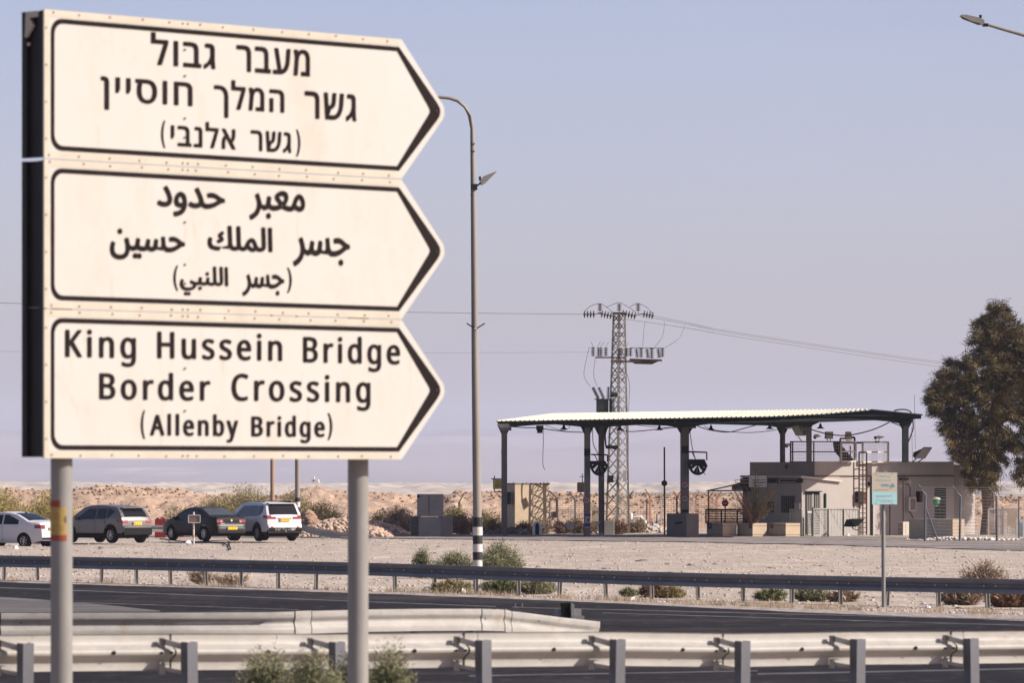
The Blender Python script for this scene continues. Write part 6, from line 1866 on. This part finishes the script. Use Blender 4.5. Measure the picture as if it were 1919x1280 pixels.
fp2 = T('fence_post', 'thin dark upright post right of the white mesh gate', 'post', gxy(1909.5, 250))
b = MB(); b.bar(gxy(1909.5, 250), at(1909.5, 931, 250), .07); b.build('shaft', M['steel_grey'], fp2)
gt = T('mesh_gate', 'white mesh gate with a beige board hung on it at the right', 'gate', gxy(1880, 262))
for x0, x1 in ((1853, 1879), (1880.5, 1907)):
    b = MB()
    for p, q in (((x0, 954), (x1, 954)), ((x1, 954), (x1, 1004)), ((x0, 1004), (x1, 1004)), ((x0, 954), (x0, 1004))): b.bar(at(*p, 262), at(*q, 262), .07)
    b.build('leaf_frame', M['steel_white'], gt)
    b = MB()
    for y in np.arange(956, 1003, 2.6): b.bar(at(x0, y, 262.03), at(x1, y, 262.03), .02, .03)
    for x in np.arange(x0 + 3, x1, 5): b.bar(at(x, 954, 262.06), at(x, 1004, 262.06), .015)
    b.build('slat', M['steel_white'], gt, kind='stuff')
b = MB(); b.prism([at(1889, 954.5, 261.8), at(1904, 954.5, 261.8), at(1904, 985, 261.8), at(1889, 985, 261.8)], (0, .03, 0)); b.build('board', M['concrete_tan'], gt)
ps = T('panel_screen', 'pale blue sheet panel at the right frame edge', 'panel', gxy(1915, 256))
b = MB()
for i in range(5): b.prism([at(1905 + i * 6, 973, 256 + .1 * (i % 2)), at(1910.8 + i * 6, 973, 256 + .1 * (i % 2)), at(1910.8 + i * 6, 1006, 256 + .1 * (i % 2)), at(1905 + i * 6, 1006, 256 + .1 * (i % 2))], (0, .05, 0))
b.build('sheet', M['faded_teal'] if False else mat('pale_blue_sheet', (.45, .50, .50), .7), ps)
gb = T('fire_alarm', 'small green round device with white top on the shaded wall', 'device', at(1755, 948, 262))
b = MB(); b.lathe(at(1755, 948, 262), [(0, .06), (.1, .17), (.3, .18)], 12); b.build('bowl', M['green_plastic'], gb, smooth=True, angle=40)
b = MB(); b.lathe(at(1755, 936, 262), [(0, .22), (.05, .2), (.1, .08)], 12); b.build('cap', M['steel_white'], gb); 
b = MB(); b.box(at(1755, 948.5, 262), (.12, .1, .06)); b.build('base', M['steel_white'], gb)
b = MB(); b.tube([at(1840, 1009, 250), at(1841, 943, 250)], .02, 4)
# white stones along the mesh fence
v = []; f = []
for _ in range(420):
    px = 1733 + 140 * rnd() if rnd() < .85 else U(1690, 1930); DD = U(238.5, 242)
    rock(v, f, (X(px, DD), DD, g0(DD) + U(0, .12) * (1 if 1750 < px < 1860 else .3)), U(.04, .14), .7)
tag(raw('stone_row', v, f, M['white_stone'], kind='stuff'), 'row of white broken stones under the mesh fence', 'stones')
# rubble heaps
def heap(name, x0, x1, ytop, D, dep, n, m, label, rmin=.04, rmax=.2, peak=.5):
    v = []; f = []
    a, c_ = X(x0, D), X(x1, D); zt_h = Zp(ytop, D)
    for _ in range(n):
        t = rnd(); s = U(-1, 1)
        hh = max(0, (1 - abs(t - peak) / max(peak, 1 - peak)) ** .6) * max(0, 1 - s * s) ** .7
        x = a + (c_ - a) * t; z = zt_h * hh * (.85 + .15 * nz(x * 1.5, s * 2)) 
        rock(v, f, (x, D + s * dep, max(z - .04, 0)), rmin + (rmax - rmin) * rnd() ** 2.5, .8)
    # core under the stones
    nn = 20; mm = 8; b0 = len(v)
    for i in range(nn + 1):
        for j in range(mm + 1):
            t = i / nn; s = -1 + 2 * j / mm
            hh = max(0, (1 - abs(t - peak) / max(peak, 1 - peak)) ** .6) * max(0, 1 - s * s) ** .7
            v.append((a + (c_ - a) * t, D + s * dep, zt_h * hh * .92 - .06))
    for i in range(nn):
        for j in range(mm):
            q = b0 + i * (mm + 1) + j; f.append((q, q + 1, q + mm + 2)); f.append((q, q + mm + 2, q + mm + 1))
    return tag(raw(name, v, f, M[m], kind='stuff'), label, 'rubble')
heap('rubble_heap', 552, 735, 963, 256, 3.0, 3400, 'rubble', 'large heap of broken brown stone behind the white SUV', peak=.5)
heap('rubble_heap', 675, 765, 975, 262, 2.2, 1600, 'rubble', 'smaller heap of stones between the sign post and the stacked blocks', peak=.4)
heap('rubble_heap', 562, 605, 952, 262, 1.5, 500, 'berm_clod', 'orange rubble mound just right of the white SUV', rmin=.08, rmax=.3, peak=.4)
heap('earth_mound', 1105, 1262, 981, 275, 3.0, 900, 'stone', 'low pale dirt mound behind the canopy near the pylon', peak=.55)
heap('soil_clods', 905, 1010, 990, 266, 1.5, 500, 'stone_dark', 'dark soil and scraps at the foot of the left canopy post', peak=.5, rmax=.25)

# ================================================================ shrubs
olv = dict(blade=.20, bw=.016)
bush(-60, 60, 913, 272, 'bush_yellow', 'yellow green bush behind the white compact sedan', n=11700, ybase=1010, depth=6)
bush(30, 150, 918, 276, 'bush_yellow', 'yellow green bush between the left sign post and the sedan', n=10400, ybase=1008, depth=5)
bush(-40, 40, 940, 262, 'bush_yellow', 'low yellow bush at the left frame edge', n=4840, ybase=1012)
bush(300, 400, 945, 282, 'bush_olive', 'sparse olive bush on the slope behind the black sedan', n=3900, ybase=1000)
bush(395, 530, 908, 284, 'bush_olive', 'big dark olive bush behind the wooden pole', n=14300, ybase=1000, depth=5)
bush(355, 450, 928, 280, 'bush_olive', 'rounded olive bush above the black sedan roof', n=8360, ybase=1000)
bush(505, 600, 920, 276, 'bush_olive', 'olive bush around the striped lamp pole', n=8400, ybase=1000)
bush(560, 650, 938, 272, 'bush_olive', 'olive bush behind the large rubble heap', n=5760, ybase=1000)
bush(685, 745, 955, 272, 'bush_olive', 'olive bush just right of the right sign post', n=3840, ybase=1004)
bush(712, 782, 946, 268, 'bush_dry', 'brownish dry bush left of the stacked blocks', n=6480, ybase=1006)
bush(825, 880, 944, 272, 'bush_olive', 'green bush right of the stacked blocks', n=4680, ybase=1004)
bush(845, 895, 962, 264, 'bush_red', 'reddish dry weeds right of the stacked blocks', n=1700, ybase=1003)
bush(868, 945, 955, 275, 'bush_olive', 'olive bush between the lamp post and the canopy', n=5100, ybase=1003)
bush(900, 950, 972, 266, 'bush_red', 'reddish dry weeds at the left canopy post', n=1500, ybase=1004)
for i, (a, c_, y, d, lb) in enumerate([(965, 1000, 975, 266, 'dry weeds in front of the lit hut wall'), (985, 1040, 968, 268, 'tall dry weeds right of the hoop'), (1030, 1075, 974, 269, 'dry reddish weeds behind the boom arm'), (1060, 1100, 966, 270, 'dry weeds left of the second canopy post'), (1075, 1125, 978, 268, 'dry weeds at the cream cabinet'), (1135, 1180, 972, 267, 'dry weeds inside the pylon foot'), (1178, 1215, 968, 272, 'dense brown scrub right of the pylon foot')]):
    bush(a, c_, y, d, 'bush_dry' if i in (1, 3, 6) else 'bush_red', lb, n=1500, ybase=1001, cat='weeds', name='dry_weeds', group='dry weeds under the canopy')
bush(876, 934, 1040, 146, 'bush_sage', 'grey green bush just left of the lamp post foot', n=3740, blade=.10, bw=.008)
bush(893, 980, 1012, 143, 'bush_sage', 'large grey green bush right of the lamp post behind the rail', n=11050, blade=.10, bw=.008, depth=1.4)
bush(775, 812, 1024, 146, 'bush_green', 'upright green bush at the left of the roadside group', n=3230, blade=.10, bw=.008)
bush(818, 890, 1030, 147, 'bush_sage', 'sage bush between the upright bush and the lamp post', n=5440, blade=.10, bw=.008)
bush(795, 860, 1048, 144, 'bush_sage', 'low sage bush peeking over the far rail', n=3060, blade=.10, bw=.008)
bush(800, 892, 1086, 126, 'bush_olive', 'bush under the far rail left of the lamp post', n=4420, blade=.10, bw=.008)
bush(900, 985, 1082, 125, 'bush_green', 'green bush under the far rail right of the lamp post', n=5780, blade=.10, bw=.008)
bush(965, 1048, 1084, 125, 'bush_sage', 'pale green bush under the rail, second right of the lamp post', n=4420, blade=.10, bw=.008)
bush(1160, 1196, 1100, 122, 'bush_green', 'tiny green tuft under the far rail', n=1190, blade=.10, bw=.008)
bush(1200, 1244, 1094, 121, 'bush_red', 'dark reddish bush under the far rail', n=1500)
bush(1222, 1286, 1098, 121, 'bush_olive', 'olive bush under the far rail right of the reddish one', n=3230, blade=.10, bw=.008)
bush(1412, 1478, 1100, 118, 'bush_green', 'fresh green weeds under the rail left of the information sign', n=3400, blade=.10, bw=.008)
bush(1480, 1562, 1098, 117.5, 'bush_sage', 'sage weeds under the rail near the information sign', n=4080, blade=.10, bw=.008)
bush(1550, 1610, 1104, 117, 'bush_dry', 'dry grass left of the information sign post', n=900)
bush(1762, 1850, 1098, 114, 'bush_dry', 'tangled dry bush under the rail right of the information sign', n=3600)
bush(1850, 1945, 1100, 112, 'bush_red', 'reddish dry bush under the rail at the right edge', n=3200)
bush(1795, 1895, 1051, 122, 'bush_dry', 'wispy dry bush rising above the far rail at the right', n=3600, bw=.009)
bush(345, 408, 1066, 137, 'bush_dry', 'thin dry bush behind the rail left of centre', n=900, bw=.009)
bush(395, 470, 1074, 136, 'bush_dry', 'low dry grass right of the thin dry bush', n=700, bw=.009)
rx = [(100, 150), (230, 262), (265, 300), (300, 332), (880, 960), (1060, 1120), (1100, 1160), (1280, 1330), (1590, 1680), (1700, 1760), (20, 70), (170, 215)]
for i, (a, c_) in enumerate(rx):
    e = edge_D((a + c_) / 2)
    bush(a, c_, 0, e + 1.4, 'dry_grass', 'dry roadside tuft', n=260, blade=.10, bw=.010, name='dry_tuft', group='dry grass tufts along the road edge', cat='tuft') if False else None
v = []; f = []
for _ in range(5200):
    px = U(-40, 1960)
    if nz(px * .02, 1.5) < -.05 and rnd() < .8: continue
    dd = edge_D(px) + 1.2 + abs(random.gauss(0, 1.1)); x = X(px, dd); z = ground_z(x, dd)
    h = U(.05, .20); q = Vector((x, dd, z)); k0 = len(v); ln_ = Vector((U(-.6, .6) * h, U(-.6, .6) * h, h))
    v += [q + Vector((-.008, 0, 0)), q + Vector((.008, 0, 0)), q + ln_]; f.append((k0, k0 + 1, k0 + 2))
tag(raw('dry_grass', v, f, M['dry_grass'], kind='stuff'), 'short dry grass along the far road edge', 'grass')
# shrub in the planter block, half bare, half green
pl = T('planter_shrub', 'shrub in the middle block, bare twigs left and green leaves right', 'shrub', at(1415, 981, 255.2))
def twig_set(cx, n, spread, ytops, m, name, leaves):
    b = MB(); lf_v = []; lf_f = []
    for i in range(n):
        x1 = cx + U(*spread); y1 = U(*ytops)
        p0 = at(1412 + U(-6, 8), 980, 255.2 + U(-.3, .3)); p2 = at(x1, y1, 255.2 + U(-.9, .9)); p1 = (p0 + p2) / 2 + Vector((U(-.2, .2), 0, U(-.1, .3)))
        pts = [p0 * (1 - t) ** 2 + p1 * 2 * t * (1 - t) + p2 * t * t for t in (0, .33, .66, 1)]
        b.tube(pts, [.016, .012, .009, .005], 3)
        for _ in range(leaves):
            t = .25 + .75 * rnd(); c = p0 * (1 - t) ** 2 + p1 * 2 * t * (1 - t) + p2 * t * t + Vector((U(-.14, .14), U(-.14, .14), U(-.1, .1)))
            d = Vector((U(-1, 1), U(-1, 1), U(-1, 1))).normalized() * U(.03, .055); s = d.cross(Vector((U(-1, 1), U(-1, 1), U(-1, 1)))).normalized() * .02
            k0 = len(lf_v); lf_v += [c - d, c + s, c + d, c - s]; lf_f.append((k0, k0 + 1, k0 + 2, k0 + 3))
    b.build(name, M[m], pl)
    if leaves: raw('foliage', lf_v, lf_f, MATS['leaf_bright'], parent=pl, kind='stuff', loc=WL[pl.name])
M['twig'] = mat('twig', (.28, .16, .11), .9)
twig_set(1393, 70, (-26, 10), (903, 955), 'twig', 'bare_twig', 0)
twig_set(1425, 60, (-14, 34), (898, 962), 'twig', 'branch', 15)
twig_set(1419, 5, (-3, 3), (877, 900), 'bark', 'branch', 40)
# foreground bushes, out of focus
bush(440, 560, 1212, 42.5, 'bush_sage', 'blurred sage bush in front of the near guardrail, left clump', n=12000, blade=.045, bw=.004, depth=.5, group='bushes at the foot of the direction sign')
bush(520, 655, 1218, 42.0, 'bush_sage', 'blurred sage bush left of the right sign post', n=12000, blade=.045, bw=.004, depth=.5, group='bushes at the foot of the direction sign')
bush(462, 532, 1190, 42.8, 'bush_sage', 'tallest blurred shoots of the foreground bush', n=3000, blade=.045, bw=.004, depth=.4, group='bushes at the foot of the direction sign')
bush(600, 720, 1216, 42.6, 'bush_sage', 'blurred sage bush directly at the foot of the right sign post', n=10000, blade=.045, bw=.004, depth=.4, group='bushes at the foot of the direction sign')
bush(690, 772, 1198, 42.3, 'bush_sage', 'blurred sage bush right of the right sign post', n=9000, blade=.045, bw=.004, depth=.4, group='bushes at the foot of the direction sign')

# ================================================================ tree
tr = T('tamarisk_tree', 'tall dark feathery tree beside the pink building at the right', 'tree', gxy(1850, 264))
DT = 264.0
b = MB()
trunk = [((1853, 1006), .44), ((1851, 985), .33), ((1853, 960), .30), ((1850, 910), .30), ((1853, 860), .27), ((1856, 815), .24), ((1866, 770), .24), ((1872, 720), .18), ((1868, 660), .12), ((1866, 600), .05)]
b.tube([at(p[0][0], p[0][1], DT + .3 * math.sin(i)) for i, p in enumerate(trunk)], [p[1] for p in trunk], 10)
b.build('trunk', M['bark'], tr, smooth=True, angle=60)
limbs = [[(1852, 880), (1868, 850), (1890, 838), (1925, 840), (1955, 855)], [(1855, 830), (1878, 790), (1905, 775), (1940, 790)], [(1851, 850), (1830, 810), (1812, 770), (1800, 730)], [(1860, 780), (1840, 740), (1828, 700), (1822, 672)], [(1866, 760), (1890, 720), (1925, 700)], [(1851, 870), (1822, 850), (1795, 835)], [(1870, 720), (1900, 670), (1920, 640)], [(1868, 670), (1850, 630), (1845, 600)]]
for L_ in limbs:
    b = MB(); n = len(L_); dy = U(-1.3, 1.3)
    b.tube([at(x, y, DT + dy * i / n) for i, (x, y) in enumerate(L_)], [.15 * (1 - i / n) + .02 for i in range(n)], 6); b.build('limb', M['bark'], tr)
outline = [(1868, 563), (1880, 566), (1890, 578), (1902, 590), (1906, 605), (1925, 612), (1945, 640), (1970, 680), (1985, 740), (1990, 800), (1985, 870), (1960, 900), (1925, 912), (1898, 902), (1888, 868), (1878, 880), (1872, 925), (1845, 935), (1812, 915), (1800, 868), (1780, 858), (1776, 832), (1772, 815), (1758, 804), (1766, 782), (1742, 778), (1733, 748), (1745, 720), (1752, 700), (1768, 690), (1778, 675), (1805, 672), (1818, 655), (1812, 640), (1826, 625), (1822, 598), (1838, 596), (1848, 585), (1853, 568)]
def inside(x, y):
    c = False; n = len(outline); j = n - 1
    for i in range(n):
        xi, yi = outline[i]; xj, yj = outline[j]
        if (yi > y) != (yj > y) and x < (xj - xi) * (y - yi) / (yj - yi) + xi: c = not c
        j = i
    return c
gaps = [(1885, 790, 13), (1905, 800, 12), (1890, 850, 12), (1880, 870, 10), (1845, 700, 5), (1800, 765, 5), (1795, 690, 5), (1862, 770, 4), (1838, 812, 4), (1915, 825, 9), (1822, 790, 4), (1770, 770, 5), (1898, 880, 8)]
V = []; Fc = []
ncl = 0
while ncl < 1450:
    x = U(1732, 1992); y = U(562, 916)
    if not inside(x, y): continue
    if any((x - a) ** 2 + (y - c_) ** 2 < r_ * r_ for a, c_, r_ in gaps): continue
    # density drops where the outline thins towards the hanging skirts
    ncl += 1
    hw = 95 / F * DT * (.4 + .6 * min(1, (y - 555) / 200))
    if not (inside(x - 5, y) and inside(x + 5, y) and inside(x, y - 4)): continue
    c = at(x, y, DT + U(-1, 1) * hw * .8)
    R = U(.15, .32)
    cd = Vector((U(-1, 1) + (x - 1862) / 120, U(-1, .6), U(-.5, .7) - (.7 if y > 760 else .1))).normalized()
    drop = .5 if y > 760 else .1
    for _ in range(88):
        o_ = Vector((random.gauss(0, .5), random.gauss(0, .5), random.gauss(0, .45))) * R
        outw = Vector(((x - 1862) / 90, 0, 0))
        d = (cd * .9 + o_ / R * .35 + Vector((U(-.45, .45), U(-.45, .45), U(-.45, .45)))).normalized() * U(.14, .34)
        s = d.cross(Vector((U(-1, 1), U(-1, 1), U(-1, 1)))).normalized() * U(.012, .024)
        k0 = len(V); p = c + o_
        V += [p - s, p + s, p + d]; Fc.append((k0, k0 + 1, k0 + 2))
raw('crown', V, Fc, MATS['tree_leaf'], parent=tr, loc=WL[tr.name])

# ================================================================ far things and litter
fb = MB(); fb.prism([at(583, 903, 1900), at(590, 903, 1900), at(589, 893, 1900), at(584.5, 892, 1900)], (0, 6, 0)); fb.prism([at(582, 905, 1900), at(598, 905, 1900), at(597, 899, 1900), at(590, 898, 1900)], (0, 8, 0))
tag(fb.build('distant_building', M['white_stone'], None, loc=at(588, 905, 1900)), 'tiny white building on the pale hills left of the right sign post', 'building')
def litter(px, py, w, h, m, label, name='litter'):
    g = G(px, py); D_ = g.y; b = MB(); n = 9
    P = [(g.x + (w / F * D_) * .5 * math.cos(6.283 * i / n) * U(.6, 1.1), g.y + .18 * math.sin(6.283 * i / n) * U(.6, 1.1), g.z + .015) for i in range(n)]
    topp = Vector((g.x + U(-.05, .05), g.y, g.z + h / F * D_))
    mid = [(p[0] * .6 + topp.x * .4 , p[1] * .6 + topp.y * .4, topp.z * U(.75, 1.05) + .0) for p in P]
    vs = P + mid + [topp]
    b.add(vs, [(i, (i + 1) % n, n + (i + 1) % n, n + i) for i in range(n)] + [(n + i, n + (i + 1) % n, 2 * n) for i in range(n)])
    tag(b.build(name, M[m], None, loc=g), label, 'litter', 'litter on the dirt')
litter(188, 1030, 12, 5, 'stone_dark', 'black crumpled scrap in front of the beige crossover')
litter(805, 1106, 26, 9, 'white_paint', 'white plastic sheet on the verge under the far rail')
litter(869, 1113, 15, 10, 'white_paint', 'white crumpled bag left of the lamp post foot')
litter(1186, 1126, 20, 8, 'pipe_white', 'pale blue plastic bottles beside the road right of centre')
litter(1606, 1141, 12, 6, 'white_paint', 'white scrap at the verge left of the information sign')
litter(1740, 1141, 14, 6, 'pipe_white', 'white scrap at the verge right of the information sign')
litter(352, 1019, 14, 6, 'pipe_white', 'pale stone slab at the foot of the small brown sign')
litter(30, 1030, 14, 7, 'pipe_white', 'white bag under the rear of the compact sedan')
litter(625, 1009, 10, 3, 'red_plastic', 'red scrap beside the bent rail')
litter(1010, 1064, 14, 3, 'stone_dark', 'flat dark scrap on the lot right of the sage bush')
litter(1205, 1052, 24, 3, 'stone_dark', 'long dark scraps in the middle of the lot')
litter(1295, 1061, 20, 4, 'stone_dark', 'dark twig pile on the lot behind the far rail')
litter(1880, 1023, 16, 2, 'stone_dark', 'dark oil patch scrap on the grey track at the right')
litter(1440, 1129, 10, 6, 'stone_dark', 'grey lump of stone at the road edge by the green weeds')
litter(968, 1119, 14, 4, 'plastic_black', 'black tyre shred at the road edge right of the lamp post')
litter(1590, 1005, 10, 6, 'pipe_white', 'pale stone lying before the louvred screens')
tc_ = [(300, 1012), (340, 1017), (372, 1019), (400, 1020), (420, 1021), (430, 1026), (433, 1031), (430, 1033)]
gp = [G(*p) + Vector((0, 0, .05)) for p in tc_]
b = MB(); b.tube(gp, .025, 5); tag(b.build('cable', M['plastic_black'], None, loc=gp[0]), 'black cable lying on the gravel behind the small brown sign', 'cable', 'cables on the gravel')
gp = [G(*p) + Vector((0, 0, .05)) for p in [(366, 1018), (400, 1016), (425, 1015), (432, 1019), (430, 1026)]]
b = MB(); b.tube(gp, .02, 5); tag(b.build('cable', M['plastic_black'], None, loc=gp[0]), 'thin looped cable end under the black sedan tail', 'cable', 'cables on the gravel')

# ================================================================ air
hz = MB(); hz.box((0, 7600, 85), (11000, 15300, 232))
hm = bpy.data.materials.new('haze'); hm.use_nodes = True
n = hm.node_tree; n.nodes.clear()
o_ = n.nodes.new('ShaderNodeOutputMaterial'); pv = n.nodes.new('ShaderNodeVolumePrincipled')
pv.inputs['Color'].default_value = (.74, .80, 1.0, 1)
pv.inputs['Density'].default_value = .000075
pv.inputs['Anisotropy'].default_value = 0.0
n.links.new(pv.outputs[0], o_.inputs['Volume'])
hz.build('haze', hm, None, loc=(0, 0, 0), kind='stuff')
